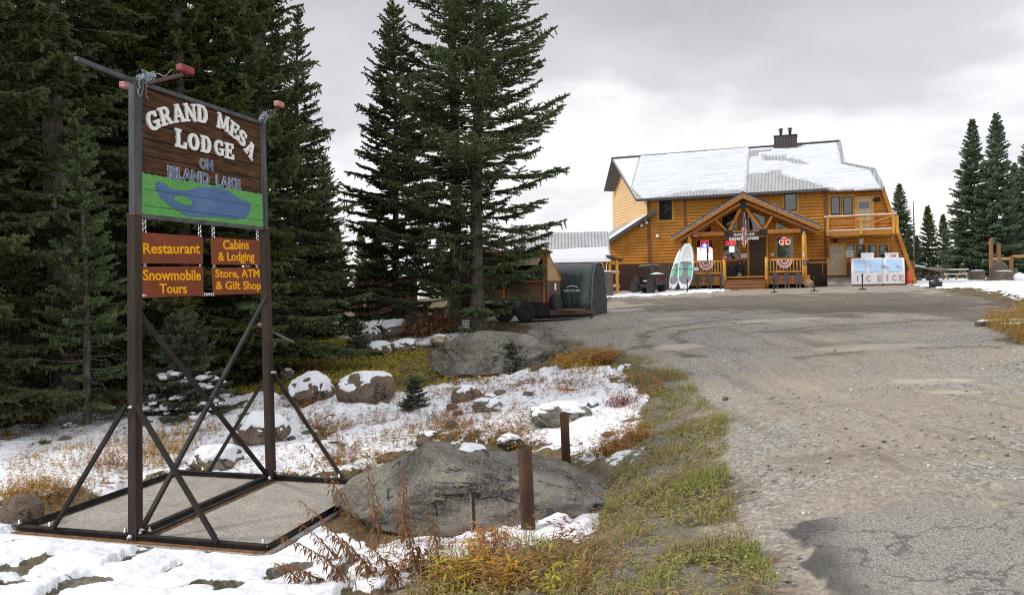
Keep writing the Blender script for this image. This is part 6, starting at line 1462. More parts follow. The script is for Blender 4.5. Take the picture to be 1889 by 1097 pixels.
# ================================================================== THINGS ON AND AROUND THE LODGE
def lthing(name, label, cat, s, b, z, group=None, rz=0): return thing(name, label, cat, LP(s, b, z), LRZ + rz, group)
NYLON_R = M('flag_red', (.42, .035, .05), (.36, .03, .045), 5, .7); NYLON_W = M('flag_white', (.75, .73, .70), (.68, .66, .64), 5, .7); NYLON_B = M('flag_blue', (.035, .045, .16), (.03, .04, .13), 5, .7)
BLACKM = M('black_metal', (.012, .012, .013), (.02, .02, .021), 8, .5); BLACKR = M('black_rubber', (.018, .018, .018), (.028, .027, .026), 12, .85)
def build_yard():
    NB = -2.4
    # flag hanging in the gable
    z1 = F(1371, 390, NB - .15); z0 = F(1375, 454, NB - .15); t = lthing('flag', 'limp stars and stripes flag hanging before the lodge door', 'flag', z1[0], NB - .2, z1[1]); H = z1[1] - z0[1]
    rows, cols = 34, 15; V = np.zeros((rows, cols, 3))
    for i in range(rows):
        f = i / (rows - 1); w = .10 + .28 * f ** .8
        for j in range(cols): g = j / (cols - 1) - .5; V[i, j] = (g * w + .10 * f + .03 * math.sin(f * 6), .06 * math.sin(g * 16 + f * 3) * (.3 + .7 * f), -H * (f - (.05 * math.sin(g * 9) + .10 * abs(g)) * f))
    def part(name, sel, mat):
        m = MB()
        for i in range(rows - 1):
            for j in range(cols - 1):
                if sel(i, j): q = [V[i, j], V[i, j + 1], V[i + 1, j + 1], V[i + 1, j]]; m.add([tuple(x) for x in q] + [tuple(x + np.array([0, .006, 0])) for x in q], [(0, 1, 2, 3), (7, 6, 5, 4)], True)
        return m.build(name, mat, t)
    can = lambda i, j: i < 15 and j < 11
    stw = lambda i, j: (j - (i - 15) * .12) // 1.6 % 2 < 1
    part('canton', lambda i, j: can(i, j) and not ((i + j) % 3 == 0 and i % 2), NYLON_B); part('stars', lambda i, j: can(i, j) and ((i + j) % 3 == 0 and i % 2), NYLON_W)
    part('red_stripes', lambda i, j: not can(i, j) and stw(i, j), NYLON_R); part('white_stripes', lambda i, j: not can(i, j) and not stw(i, j), NYLON_W)
    # name board and pictogram tiles
    a = F(1344.5, 431, NB - .12); b = F(1401, 437, NB - .12); t = lthing('name_board', 'dark board with the lodge name in small white letters under the porch beam', 'sign', (a[0] + b[0]) / 2, NB - .14, (a[1] + b[1]) / 2 + .05); w = b[0] - a[0]
    m = MB(); m.box((-w / 2, -.02, -.14), (w / 2, .02, .14)); m.build('board', M('dark_board', (.035, .02, .014), (.028, .016, .011), 6, .6), t)
    text_on('lettering', 'GRAND MESA LODGE', WHITELET, t, lambda x, y, d: (-w * .34 + x, -.022 - d, -.06 + y), w * .68, .12, .006, .02)
    for i in range(8):
        px = 1348.5 + i * 6.85; s, z = F(px, 440 - (px - 1348) * .03, NB - .12)
        o = lthing('pictogram_tile', 'white pictogram tile %s in the row under the name board' % ['leftmost', 'second from the left', 'third from the left', 'fourth, half behind the flag,', 'fifth, half behind the flag,', 'third from the right', 'second from the right', 'rightmost'][i], 'sign', s, NB - .13, z, 'pictogram tiles under the name board')
        m = MB(); m.box((-.085, -.012, -.095), (.085, .012, .095)); m.build('tile', WHITELET, o)
        m = MB(); rg = random.Random(i)
        m.lathe([(.004, -.002), (.022, -.002), (.022, .002), (.004, .002)], (rg.uniform(-.03, .03), -.016, .045), 10, axis='y'); m.box((-.055, -.016, -.01), (.055, -.013, .012)); m.box((-.04 + .02 * (i % 3), -.016, -.06), (-.015 + .02 * (i % 3), -.013, -.012)); m.box((.02, -.016, -.055), (.045, -.013, -.012))
        m.build('pictogram', BLACKM, o)
    # neon signs
    RN = emis('red_neon', (1.0, .03, .03), 2.2); BN = emis('blue_neon', (.10, .20, 1.0), 1.6); WN = emis('white_neon', (.9, .92, 1.0), 1.3); YN = emis('yellow_neon', (1.0, .55, .05), 1.5)
    s, z = F(1347, 448, -.12); t = lthing('neon_sign', 'red neon OPEN sign in the window left of the door', 'neon sign', s, -.14, z)
    text_on('lettering', 'OPEN', RN, t, lambda x, y, d: (-.31 + x + y * .18, -d, -.13 + y), .60, .26, .03, .012); m = MB(); m.box((-.36, .012, -.20), (.36, .03, .20)); m.build('backing', GLASS, t)
    s, z = F(1300, 453, -.12); t = lthing('neon_sign', 'blue round star sign in a red square frame in the leftmost porch window', 'neon sign', s, -.14, z)
    m = MB(); m.tube([(.17 * math.cos(i / 24 * 6.283), 0, .17 * math.sin(i / 24 * 6.283)) for i in range(25)], .025, 6); m.tube([(.10 * math.cos(i / 24 * 6.283), 0, .10 * math.sin(i / 24 * 6.283)) for i in range(25)], .014, 6); m.build('ring', BN, t)
    m = MB(); m.prism([((.15 if i % 2 == 0 else .06) * math.sin(i * .628), (.15 if i % 2 == 0 else .06) * math.cos(i * .628)) for i in range(10)], lambda x, y, d: (x, d, y), -.012, .008); m.build('star', WN, t)
    m = MB()
    for p, q in (((-.25, -.30), (-.25, .27)), ((-.25, .27), (.23, .27)), ((.23, .27), (.23, -.42))): m.tube([(p[0], .012, p[1]), (q[0], .012, q[1])], .022, 6)
    m.build('frame', RN, t)
    s, z = F(1447.5, 446, -.12); t = lthing('neon_sign', 'neon bicycle sign with yellow lettering in the window right of the door', 'neon sign', s, -.14, z)
    for x, mt in ((-.19, WN), (.19, WN)): m = MB(); m.tube([(x + .12 * math.cos(i / 20 * 6.283), 0, .12 * math.sin(i / 20 * 6.283)) for i in range(21)], .016, 6); m.build('wheel', mt, t)
    m = MB()
    for p, q in (((-.19, 0), (-.08, .17)), ((-.08, .17), (.12, .17)), ((-.08, .17), (0, 0)), ((0, 0), (.12, .17)), ((.12, .17), (.19, 0)), ((-.19, 0), (0, 0)), ((.10, .20), (.15, .24))): m.tube([(p[0], -.012, p[1]), (q[0], -.012, q[1])], .026, 6)
    m.build('frame', RN, t); m = MB(); m.tube([(-.16, -.012, .24), (-.04, -.012, .22), (.06, -.012, .27)], .014, 6); m.build('saddle', WN, t)
    text_on('lettering', 'FAT TIRE', YN, t, lambda x, y, d: (-.24 + x, -.02 - d, -.20 + y), .50, .10, .012, .01)
    # red plate on the beam
    s, z = F(1283, 435, NB - .12); t = lthing('small_sign', 'small red sign at the left end of the porch beam', 'sign', s, NB - .12, z); m = MB(); m.box((-.21, -.012, -.075), (.21, .012, .075)); m.build('panel', M('red_sign', (.42, .03, .03), None, 6, .5), t); text_on('lettering', 'TAU', WHITELET, t, lambda x, y, d: (-.10 + x, -.014 - d, -.04 + y), .22, .08, .004)
    # stop sign, notices
    s, z = F(1338, 474.5, NB - .1); t = lthing('small_sign', 'round red sign on the newel post left of the steps', 'sign', s, NB - .2, z); m = MB(); m.prism([(.14 * math.cos((i + .5) * .7854), .14 * math.sin((i + .5) * .7854)) for i in range(8)], lambda x, y, d: (x, d, y), -.008, .008); m.build('panel', M('stop_red', (.40, .02, .025), None, 6, .5), t); text_on('lettering', 'STOP', WHITELET, t, lambda x, y, d: (-.095 + x, -.009 - d, -.03 + y), .19, .065, .004)
    for px, py, w, h, b, lab in ((1372, 472, .38, .28, -.13, 'white paper notice on the wall left of the door'), (1425, 469.5, .19, .14, -.13, 'small pale notice right of the door'), (1284.5, 496, .27, .20, NB - .10, 'white notice on the left porch railing'), (1482, 469, .06, .22, NB - .2, 'narrow white thermometer on the right porch post')):
        s, z = F(px, py, b); m = MB(); m.box((-w / 2, -.008, -h / 2), (w / 2, .008, h / 2)); o = m.build('notice', M('paper', (.72, .74, .80), (.66, .68, .75), 3, .7)); o.location = LP(s, b - .03, z); o.rotation_euler = (0, 0, LRZ); tag(o, lab, 'notice')
    s, z = F(1485, 484.5, NB - .1); t = lthing('small_sign', 'small blue square sign on the right porch post', 'sign', s, NB - .18, z); m = MB(); m.box((-.11, -.008, -.13), (.11, .008, .13)); m.build('panel', M('blue_sign', (.05, .07, .14), None, 6, .5), t); m = MB(); m.tube([(.045 * math.cos(i / 12 * 6.28), -.012, .045 * math.sin(i / 12 * 6.28)) for i in range(13)], .008, 5); m.build('emblem', WHITELET, t)
    # buntings on the railing
    for px, lab in ((1303, 'red white and blue bunting on the left porch railing'), (1447.5, 'red white and blue bunting on the right porch railing')):
        s, z = F(px, 483, NB - .1); t = lthing('bunting', lab, 'bunting', s, NB - .14, 3.36, 'buntings on the porch railing')
        bands = [(.0, .17, M('bunting_dark', (.05, .05, .08), (.30, .28, .27), 40, .8)), (.17, .22, NYLON_W), (.22, .30, NYLON_R), (.30, .335, NYLON_W), (.335, .38, NYLON_R), (.38, .42, NYLON_W)]
        for k, (r0, r1, mt) in enumerate(bands):
            m = MB(); A, B = [], []
            for i in range(37):
                an = math.pi + math.pi * i / 36; pl = -.02 + .018 * math.cos(i * 2.1); A.append((max(r0, .01) * math.cos(an), pl * (r0 / .4), max(r0, .01) * math.sin(an) * 1.12)); B.append((r1 * math.cos(an), pl * (r1 / .4), r1 * math.sin(an) * 1.12))
            m.strip(A, B, True); m.build('pleated_band', mt, t)
    # wooden figure cutouts
    FIG = [(-.10,0),(-.02,0),(.03,.10),(.02,.30),(.06,.42),(.12,.28),(.14,.10),(.10,.03),(.12,0),(.24,0),(.25,.05),(.22,.12),(.22,.32),(.20,.50),(.26,.62),(.30,.50),(.32,.40),(.38,.42),(.38,.58),(.34,.76),(.26,.90),(.16,.98),(.10,1.0),(.08,1.08),(.0,1.12),(-.09,1.09),(-.12,.98),(-.10,.90),(-.16,.82),(-.22,.66),(-.26,.50),(-.24,.40),(-.18,.42),(-.14,.56),(-.10,.62),(-.10,.46),(-.08,.28),(-.08,.12),(-.11,.05)]
    FIGB = M('brown_cutout_wood', (.085, .05, .032), (.06, .036, .025), 8, .8); FIGP = M('purplish_cutout_wood', (.095, .066, .066), (.07, .05, .054), 8, .8)
    cz = lambda x, y, d: (x, d, y)
    for i, (px, pyb, pyt, mt, mir, lab) in enumerate(((1286, 529, 504, FIGB, 1, 'brown shaggy walking figure cutout, leftmost under the porch railing'), (1307, 529, 503, FIGB, 1, 'brown shaggy figure cutout, middle one left of the porch steps'), (1332, 526, 501, FIGP, -1, 'dark figure cutout beside the left newel post'),
            (1429, 525, 500, FIGP, 1, 'bluish figure cutout beside the right newel post'), (1450, 524, 500, FIGP, 1, 'purplish figure cutout in the middle right of the steps'), (1471, 524, 500, FIGP, 1, 'purplish figure cutout by the rock under the right porch post'))):
        b = NB - .45; s, z0 = F(px, pyb, b); z1 = F(px, pyt, b)[1]; z0 = min(z0, lgz(s, b) + .04); k = (z1 - z0) / 1.12
        m = MB(); m.prism([(x * k * mir * (.55 if i == 2 else 1), y * k) for x, y in FIG], cz, -.018, .018); o = m.build('figure_cutout', mt); o.location = LP(s, b, z0); o.rotation_euler = (R(-4), 0, LRZ); tag(o, lab, 'cutout', 'shaggy figure cutouts along the porch')
    # black bear statue, bin and box on the porch
    s, z = F(1365, 508, -.8); t = lthing('bear_statue', 'black carved bear statue standing by the door', 'statue', s, -.8, 2.47); rg = np.random.default_rng(2)
    m = MB(); m.lathe([(.02, 0), (.21, .02), (.25, .18), (.24, .40), (.18, .58), (.13, .66), (.15, .74), (.155, .84), (.10, .93), (.01, .96)], (0, 0, 0), 18)
    for sx in (-.11, .11): m.lathe([(.005, 0), (.05, .02), (.05, .06), (.005, .08)], (sx, 0, .88), 10)
    for sx in (-.2, .2): m.tube([(sx, 0, .56), (sx * 1.15, -.12, .40), (sx * .6, -.22, .36)], [.085, .07, .06], 10)
    for sx in (-.13, .13): m.tube([(sx, -.02, .10), (sx, -.22, .06)], [.10, .08], 10)
    b = m.build('body', M('black_carving', (.012, .011, .011), (.02, .018, .017), 10, .6), t); m = MB(); m.lathe([(.005, -.16), (.05, -.14), (.075, -.02), (.06, .04)], (0, -.10, .80), 12, axis='y'); m.build('muzzle', M('tan_muzzle', (.40, .24, .09), (.32, .19, .07), 10, .7), t); m = MB(); m.box((-.11, -.34, .0), (.11, -.30, .20)); m.build('plaque', M('pale_plaque', (.30, .33, .38), None, 6, .6), t)
    s, z = F(1347, 508, -.9); m = MB(); m.box((-.2, -.16, 0), (.2, .16, .48)); m.box((-.22, -.18, .48), (.22, .18, .55)); o = m.build('bin', BLACKM, None, .02); o.location = LP(s, -.9, 2.47); o.rotation_euler = (0, 0, LRZ); tag(o, 'black bin on the porch left of the bear statue', 'bin')
    # rock under the post
    p = LP(2.95, NB - .12, 0); boulder('rock', 'tan footing rock under the right porch post', (p[0], p[1], gz(p[0], p[1])), (.30, .24, .26), 0, ROCK_T, 91, 0, sink=.15)
    # yellow post marker by the brown skirting
    s, z = F(1518, 492, -.5); m = MB(); m.tube([(0, 0, -.55), (-.02, 0, .35)], .02, 6); o = m.build('marker_stake', M('yellow_marker', (.62, .36, .02), None, 6, .6)); o.location = LP(s, -.5, z); tag(o, 'thin yellow marker stake against the dark brown skirting', 'stake')
    # ---- paddle boards
    def board(px0, py0, px1, py1, b0, b1, w, label, seed, yaw):
        s0, z0 = F(px0, py0, b0); s1, z1 = F(px1, py1, b1); z0 = lgz(s0, b0) + .06; P0 = Vector((0, 0, 0)); D = Vector((s1 - s0, b1 - b0, z1 - z0)); L = D.length; D.normalize(); X = D.cross(Vector((math.sin(yaw), -math.cos(yaw), 0))).normalized(); N = X.cross(D).normalized()
        if N.y > 0: N = -N; X = -X
        t = lthing('paddle_board', label, 'paddle board', s0, b0, z0, 'paddle boards leaning on the porch')
        def half(f): return w / 2 * (max(0, 1 - abs((f - .47) / .53) ** 2.6) ** .62) * (1.0 if f > .25 else .78 + .22 * f / .25)
        def pt(x, f, d): return tuple(D * (f * L) + X * x + N * d)
        FR = np.linspace(0, 1, 33)
        m = MB(); out = [(half(f), f) for f in FR[1:-1]] + [(-half(f), f) for f in FR[1:-1][::-1]]; m.prism(out, pt, 0, .10); body = m.build('board', M('white_deck', (.74, .76, .76), (.66, .68, .69), 3, .4), t, .015)
        m = MB(); out2 = [(half(f) * 1.03 + .008, f) for f in FR[1:-1]] + [(-half(f) * 1.03 - .008, f) for f in FR[1:-1][::-1]]; m.prism(out2, pt, .02, .075); m.build('green_rail', M('mint_edge', (.20, .52, .36), None, 5, .5), t)
        fr = [f for f in FR if .10 <= f <= .62]; hw = lambda f: half(f) * .86 * min(1, max(.25, (f - .07) * 9)) * min(1, max(.2, math.sqrt(max(0, (.645 - f) * 9))))
        m = MB(); m.prism([(hw(f), f) for f in fr] + [(-hw(f), f) for f in fr[::-1]], pt, .10, .106); m.build('grip_pad', M('grey_grip', (.22, .22, .24), (.18, .18, .20), 8, .9), t)
        for sg in (-1, 1):
            fr2 = [f for f in FR if .26 <= f <= .56]; inner = lambda f: hw(f) * (.34 + 1.9 * (f - .41) ** 2 * 6)
            m = MB(); m.prism([(sg * min(inner(f), hw(f) * .97), f) for f in fr2] + [(sg * hw(f) * .99, f) for f in fr2[::-1]], pt, .106, .110); m.build('mint_panel', M('mint_grip', (.20, .52, .37), (.17, .46, .33), 5, .8), t)
        m = MB()
        for k in range(5): f = .66 + k * .05; m.tube([pt(-half(f) * .6, f, .108), pt(half(f + .05) * .6, f + .05, .108)], .006, 4)
        m.tube([pt(-half(.44), .44, .118), pt(half(.44), .43, .118)], .012, 5); m.build('bungee', BLACKM, t)
        m = MB(); m.lathe([(.005, 0), (.05, .004), (.05, .012), (.005, .016)], pt(0, .055, .10), 12, axis='y'); m.build('valve', BLACKM, t)
    board(1262, 532, 1269, 447, NB - .95, NB - .25, .88, 'upright white and mint paddle board leaning at the left porch post', 1, 0.0)
    board(1240, 529, 1263, 453, NB - .35, NB + .25, .80, 'tilted white and mint paddle board behind the upright one', 2, -.55)
    # ---- stanchions
    for px, pyb, pyt, lab in ((1268, 541, 515, 'black stanchion post before the paddle boards'), (1329, 536, 511, 'black stanchion post before the left figure cutouts'), (1428, 540, 514, 'black stanchion post before the right newel post'), (1502, 537, 510, 'black stanchion post before the dark skirting'), (1591, 534, 505, 'black stanchion post before the left ice chest'), (1715, 531, 504, 'black stanchion post by the tarp covered pile')):
        p = G(px, pyb); h = max(.7, at_y(px, pyt, p[1])[2] - p[2]); m = MB(); m.lathe([(.20, 0), (.20, .03), (.05, .06), (.032, .08), (.032, h - .06), (.05, h - .05), (.05, h)], (0, 0, 0), 14); o = m.build('stanchion', BLACKM); o.location = p; tag(o, lab, 'stanchion', 'black stanchion posts across the lot')
    p = G(1727, 530); h = at_y(1727, 509, p[1])[2] - p[2]; t = thing('pump_stand', 'stout black stand in a bucket beside the farthest stanchion', 'stand', p); m = MB(); m.lathe([(.26, 0), (.28, .30), (.25, .30), (.24, .1)], (0, 0, 0), 16); m.build('bucket', BLACKM, t); m = MB(); m.lathe([(.14, .1), (.12, .4), (.08, h * .7), (.11, h * .8), (.11, h)], (0, 0, 0), 12); m.build('pillar', BLACKM, t)
    # ---- ice chests
    WHT = M('white_enamel', (.70, .71, .74), (.60, .61, .65), 3, .4); ICEB = M('pale_blue_panel', (.36, .52, .74), (.42, .58, .78), 4, .35); FADE = M('faded_red_letter', (.42, .16, .14), (.55, .38, .35), 30, .6)
    def chest(px0, px1, label, doors, word, sign, xs):
        b = -1.9; s0, z0 = F(px0, 515, b); s1, z1 = F(px1, 475, b); zb = min(z0, lgz((s0 + s1) / 2, b) + .10); H = z1 - zb; w = s1 - s0; t = lthing('ice_chest', label, 'freezer', (s0 + s1) / 2, b, zb, 'white ice chests under the balcony')
        prof = [(0, 0), (0, H * .46), (.24, H), (1.0, H), (1.0, 0)]
        m = MB(); m.prism(prof, lambda y, z, d: (d, y, z), -w / 2, w / 2); m.build('cabinet', WHT, t, .02); m = MB()
        for yy in (.12, .5, .9): m.box((-w / 2 + .05, yy - .05, -.22), (w / 2 - .05, yy + .05, -.004))
        m.build('pallet', STAIR, t)
        for x0, x1 in doors:
            m = MB(); q = lambda x, f, d: (x - w / 2, .24 * f - d * .9, H * .46 + (H * .54) * f + d * .35); m.prism([(x0, .04), (x1, .04), (x1, .90), (x0, .90)], q, .006, .03); dr = m.build('door', ICEB, t); m = MB(); xh = x0 if x0 > .6 and len(doors) > 1 else (x1 if len(doors) > 1 else x0); m.box((xh - .03, -.06, H * .66), (xh + .03, .10, H * .72)); m.build('handle', ZINC, dr)
        for i, ch in enumerate('ICE'):
            text_on('letter', ch, FADE, t, lambda x, y, d: (xs[i] - w / 2 + x, -.008 - d, .17 + y), .07 if ch == 'I' else .22, .34, .006, .03)
        m = MB(); m.box((sign[0] - w / 2, .35, H + .004), (sign[1] - w / 2, .55, H + .30)); so = m.build('header_box', WHT, t)
        if sign[2]: text_on('lettering', 'ICE', M('red_ice_letter', (.45, .02, .03), None, 6, .5), t, lambda x, y, d: (sign[0] - w / 2 + .28 + x, .348 - d, H + .05 + y), .26, .15, .004, .03)
    chest(1571, 1628, 'wider white ice chest with two blue doors and worn letters', ((.14, .76), (.90, 1.60)), 'ICE', (.52, 1.18, False), (.27, .75, 1.32))
    chest(1629, 1669, 'narrower white ice chest with one blue door beside the slanted beam', ((.20, .92),), 'ICE', (.14, .82, True), (.17, .44, .80))
    # ramp and poster
    m = MB(); g0 = lgz(4.5, -1.0); m.prism([(0, .50), (1.7, .10), (1.7, -.2), (0, -.2)], lambda y, z, d: (d, -y, z), -.55, .95); o = m.build('ramp', CONCRETE); o.location = LP(4.5, -.12, g0 + .02); o.rotation_euler = (0, 0, LRZ); tag(o, 'pale concrete ramp below the ground floor beige door', 'ramp')
    s, z = F(1567.5, 467, -.12); t = lthing('poster', 'green and white poster in the window beside the beige door', 'poster', s, -.12, z); m = MB(); m.box((-.22, -.005, -.24), (.22, .005, .16)); m.build('sheet', M('white_sheet', (.70, .74, .70), None, 4, .6), t); text_on('lettering', 'LIVE BAIT', M('green_print', (.08, .35, .14), None, 4, .6), t, lambda x, y, d: (-.19 + x, -.006 - d, -.02 + y), .38, .10, .004)
    # orange marker, leaning post
    s, z = F(1678, 518, -1.2); t = lthing('traffic_cone', 'orange cone marker at the foot of the slanted lodge beam', 'cone', s, -1.0, lgz(s, -1.0)); m = MB(); m.box((-.22, -.22, 0), (.22, .22, .04)); m.lathe([(.17, .04), (.11, .55), (.09, .80), (.02, .82)], (0, 0, 0), 16); m.build('cone', M('faded_orange', (.75, .10, .035), (.62, .09, .04), 6, .6), t)
    # ---- utility vehicle
    build_utv(); build_annex(); build_west(); build_east(); build_back()
def build_utv():
    p = GY(1197, 45.0); fwd = np.array([-.66, .75]); rz = math.atan2(fwd[1], fwd[0]); t = thing('utility_vehicle', 'small black utility vehicle with snow in its bed, parked against the lodge', 'utility vehicle', p, rz); t.scale = (.78, .80, 1.0)
    BODY = M('camo_body', (.016, .016, .015), (.042, .038, .030), 7, .35); L, Wd = 2.35, 1.3
    m = MB(); side = [(-1.1, .50), (-1.15, .70), (-1.12, .98), (-.35, 1.0), (-.30, .55), (.38, .52), (.45, .98), (.95, .92), (1.15, .76), (1.16, .50), (.55, .36), (-.6, .36)]
    m.prism(side, lambda x, z, d: (x, d, z), -Wd / 2 + .10, Wd / 2 - .10); m.build('body', BODY, t, .02)
    for x in (-.72, .78):
        for y in (-1, 1):
            m = MB(); c = (x, y * (Wd / 2 - .03), .35); m.lathe([(.19, -.13), (.31, -.14), (.355, -.10), (.36, 0), (.355, .10), (.31, .14), (.19, .13)], c, 20, axis='y'); w = m.build('wheel', BLACKR, t); m = MB(); m.lathe([(.02, -.10), (.17, -.09), (.17, .09), (.02, .10)], c, 16, axis='y'); m.build('rim', GREYMETAL, w)
            m = MB(); m.prism([(x + .40 * math.cos(a), .31 + .40 * math.sin(a)) for a in np.linspace(.35, 2.8, 9)] + [(x + .35 * math.cos(a), .31 + .35 * math.sin(a)) for a in np.linspace(2.8, .35, 9)], lambda a, b, d: (a, d, b), y * (Wd / 2 - .18), y * (Wd / 2 + .06)); m.build('fender', BODY, t)
    m = MB(); yy = Wd / 2 - .10
    for y in (-yy, yy): m.tube([(.55, y, .88), (.22, y * .9, 1.58), (-.30, y * .9, 1.60), (-.38, y, .95)], .036, 8)
    for x, z in ((.22, 1.58), (-.30, 1.60)): m.tube([(x, -yy * .9, z), (x, yy * .9, z)], .026, 8)
    m.build('roll_cage', BLACKM, t); m = MB(); m.prism([(-.52, 1.60), (.30, 1.58), (.42, 1.52), (.42, 1.56), (.30, 1.65), (-.52, 1.68)], lambda x, z, d: (x, d, z), -.58, .58); m.build('roof', M('grey_plastic_roof', (.18, .185, .19), (.14, .145, .15), 4, .5), t)
    for y in (-.28, .28):
        m = MB(); m.box((-.26, y - .19, .725), (.13, y + .19, .77)); m.build('seat_snow', SNOW, t)
        m = MB(); m.box((-.28, y - .2, .60), (.15, y + .2, .72)); m.box((-.34, y - .2, .72), (-.24, y + .2, 1.20)); m.build('seat', BLACKR, t, .03)
    m = MB(); m.tube([(.34, .28, 1.02)] + [(.32 + .05 * math.sin(a), .28 + .15 * math.cos(a), 1.02 + .13 * math.sin(a)) for a in np.linspace(0, 6.28, 13)], .014, 5); m.build('steering_wheel', BLACKM, t)
    m = MB(); m.box((-1.16, -.58, .93), (-.42, -.54, 1.10)); m.box((-1.16, .54, .93), (-.42, .58, 1.10)); m.box((-1.18, -.54, .93), (-1.14, .54, 1.10)); m.build('cargo_bed', BODY, t)
    rg = np.random.default_rng(5); m = MB(); 
    xs, ys = np.linspace(-1.12, -.44, 9), np.linspace(-.52, .52, 11); H = lambda i, j: 1.10 + .10 * math.sin(3.14 * i / 8) * math.sin(3.14 * j / 10) + rg.uniform(0, .02)
    V = [(x, y, H(i, j)) for i, x in enumerate(xs) for j, y in enumerate(ys)]; m.add(V, [(i * 11 + j, i * 11 + j + 1, (i + 1) * 11 + j + 1, (i + 1) * 11 + j) for i in range(8) for j in range(10)], True); m.build('bed_snow', SNOW, t)
    for y in (-.46, .46): m = MB(); m.box((-1.185, y - .10, .74), (-1.14, y + .10, .84)); m.build('tail_light', M('red_lens', (.35, .015, .02), None, 5, .3), t)
def gabled(root, x0, x1, y0, y1, z0, ze, zr, wallm, roofm, over=.35, snow=None):
    """small gabled cabin in local coords, ridge along x"""
    ym = (y0 + y1) / 2; m = MB()
    log_wall(m, z0, ze, lambda z: x0, lambda z: x1, lambda x, o, z: (x, y0 - o, z)); log_wall(m, z0, ze, lambda z: x0, lambda z: x1, lambda x, o, z: (x, y1 + o, z))
    for xx, sg in ((x0, -1), (x1, 1)): log_wall(m, z0, zr - .05, lambda z: y0 if z < ze else y0 + (z - ze) / (zr - ze) * (ym - y0), lambda z: y1 if z < ze else y1 - (z - ze) / (zr - ze) * (y1 - ym), lambda y, o, z: (xx + sg * o, y, z))
    w = m.build('wall', wallm, root); sl = (zr - ze) / (ym - y0); rf = []
    for sg, ye in ((1, y0 - over), (-1, y1 + over)):
        q = [(ye, ze - over * sl), (ym, zr), (ym, zr + .10), (ye, ze - over * sl + .10)]; m = MB(); m.prism(q, lambda y, z, d: (d, y, z), x0 - over, x1 + over); rf.append(m.build('roof', roofm, root))
    return w, rf, sl, ym
def build_annex():
    p = GY(1060, 46.0); t = thing('cabin', 'low log cabin with a grey metal roof left of the lodge', 'building', p, R(-4)); z = lambda py: at_y(1060, py, 46)[2] - p[2]
    ze = z(476); zr = z(431); X = lambda px: (at_y(px, 500, 46)[0] - p[0])
    w, rf, sl, ym = gabled(t, X(955), X(1117), 0, 4.2, -.3, ze, zr + .12, LOG, ROOFMET, .30)
    y0 = -.30; 
    def fn(x, u, d): return (x, y0 + u * (ym - y0), ze - .30 * sl + .10 + u * (ym - y0) * sl + d)
    snow_layer('roof_snow', [(X(948), -.04), (X(1058), -.05), (X(1100), -.06), (X(1126), -.05), (X(1124), .44), (X(1060), .40), (X(948), .34)], [], rf[0], fn, .05, .16, .12, 44, .03, .06, False)
    # side porch with log posts
    m = MB(); q = [(X(1118), ze + .15), (X(1149), ze - .12), (X(1149), ze - .18), (X(1118), ze + .03)]; m.prism(q, lambda x, z_, d: (x, d, z_), -.4, 3.0); m.build('porch_roof', FASCIA, t)
    for px in (1124, 1137): m = MB(); x = X(px); m.tube([(x, -.25, -.2), (x, -.25, ze - .05)], [.11, .09], 10); m.build('post', POLE, t)
    for zz in (.55, 1.35): m = MB(); m.tube([(X(1121), -.25, zz), (X(1142), -.25, zz)], .075, 8); m.build('cross_log', POLE, t); m = MB(); m.tube([(X(1121), -.28, zz + .075), (X(1140), -.28, zz + .075)], .045, 6); m.build('log_snow', SNOW, t)
    # dark window
    window(t, X(1000), X(1020), 1.0, 1.8, b=-.065)
    # life vest on the wall, log round
    q = at_y(1107, 497, 45.4); m = MB(); m.prism([(-.16, -.42), (.16, -.42), (.22, .1), (.16, .40), (.07, .42), (0, .2), (-.07, .42), (-.16, .40), (-.22, .1)], lambda x, z_, d: (x, d, z_), -.06, .06); o = m.build('life_vest', M('yellow_vest', (.42, .32, .02), (.34, .25, .02), 6, .7), None, .03); o.location = q; tag(o, 'yellow life vest hanging on the cabin wall', 'life vest')
    q = GY(1115, 43.5); log_round(q, .50, 1.35, 'tall upright log round beside the cabin posts', 1, True)
BARKL = bark_mat('log_bark', (.10, .075, .055), (.17, .135, .105)); ENDG = M('sawn_end', (.40, .26, .12), (.30, .19, .09), 9, .8)
def log_round(p, r, h, label, seed, snow, name='log_round'):
    rg = np.random.default_rng(seed); t = thing(name, label, 'log', p); m = MB(); n = 20; w = 1 + .06 * rg.normal(0, 1, n)
    vs = [(r * w[k] * math.cos(k / n * 6.283), r * w[k] * math.sin(k / n * 6.283), z) for z in (-.15, h * .5, h) for k in range(n)]; m.add(vs, [(i * n + k, i * n + (k + 1) % n, (i + 1) * n + (k + 1) % n, (i + 1) * n + k) for i in range(2) for k in range(n)] + [tuple(range(2 * n, 3 * n))], False); m.build('bark', BARKL, t)
    if snow:
        m = MB(); blob(m, (0, 0, h + .03), (r * .95, r * .95, .07), rg, 16); m.build('snow_cap', SNOW, t)
    return t
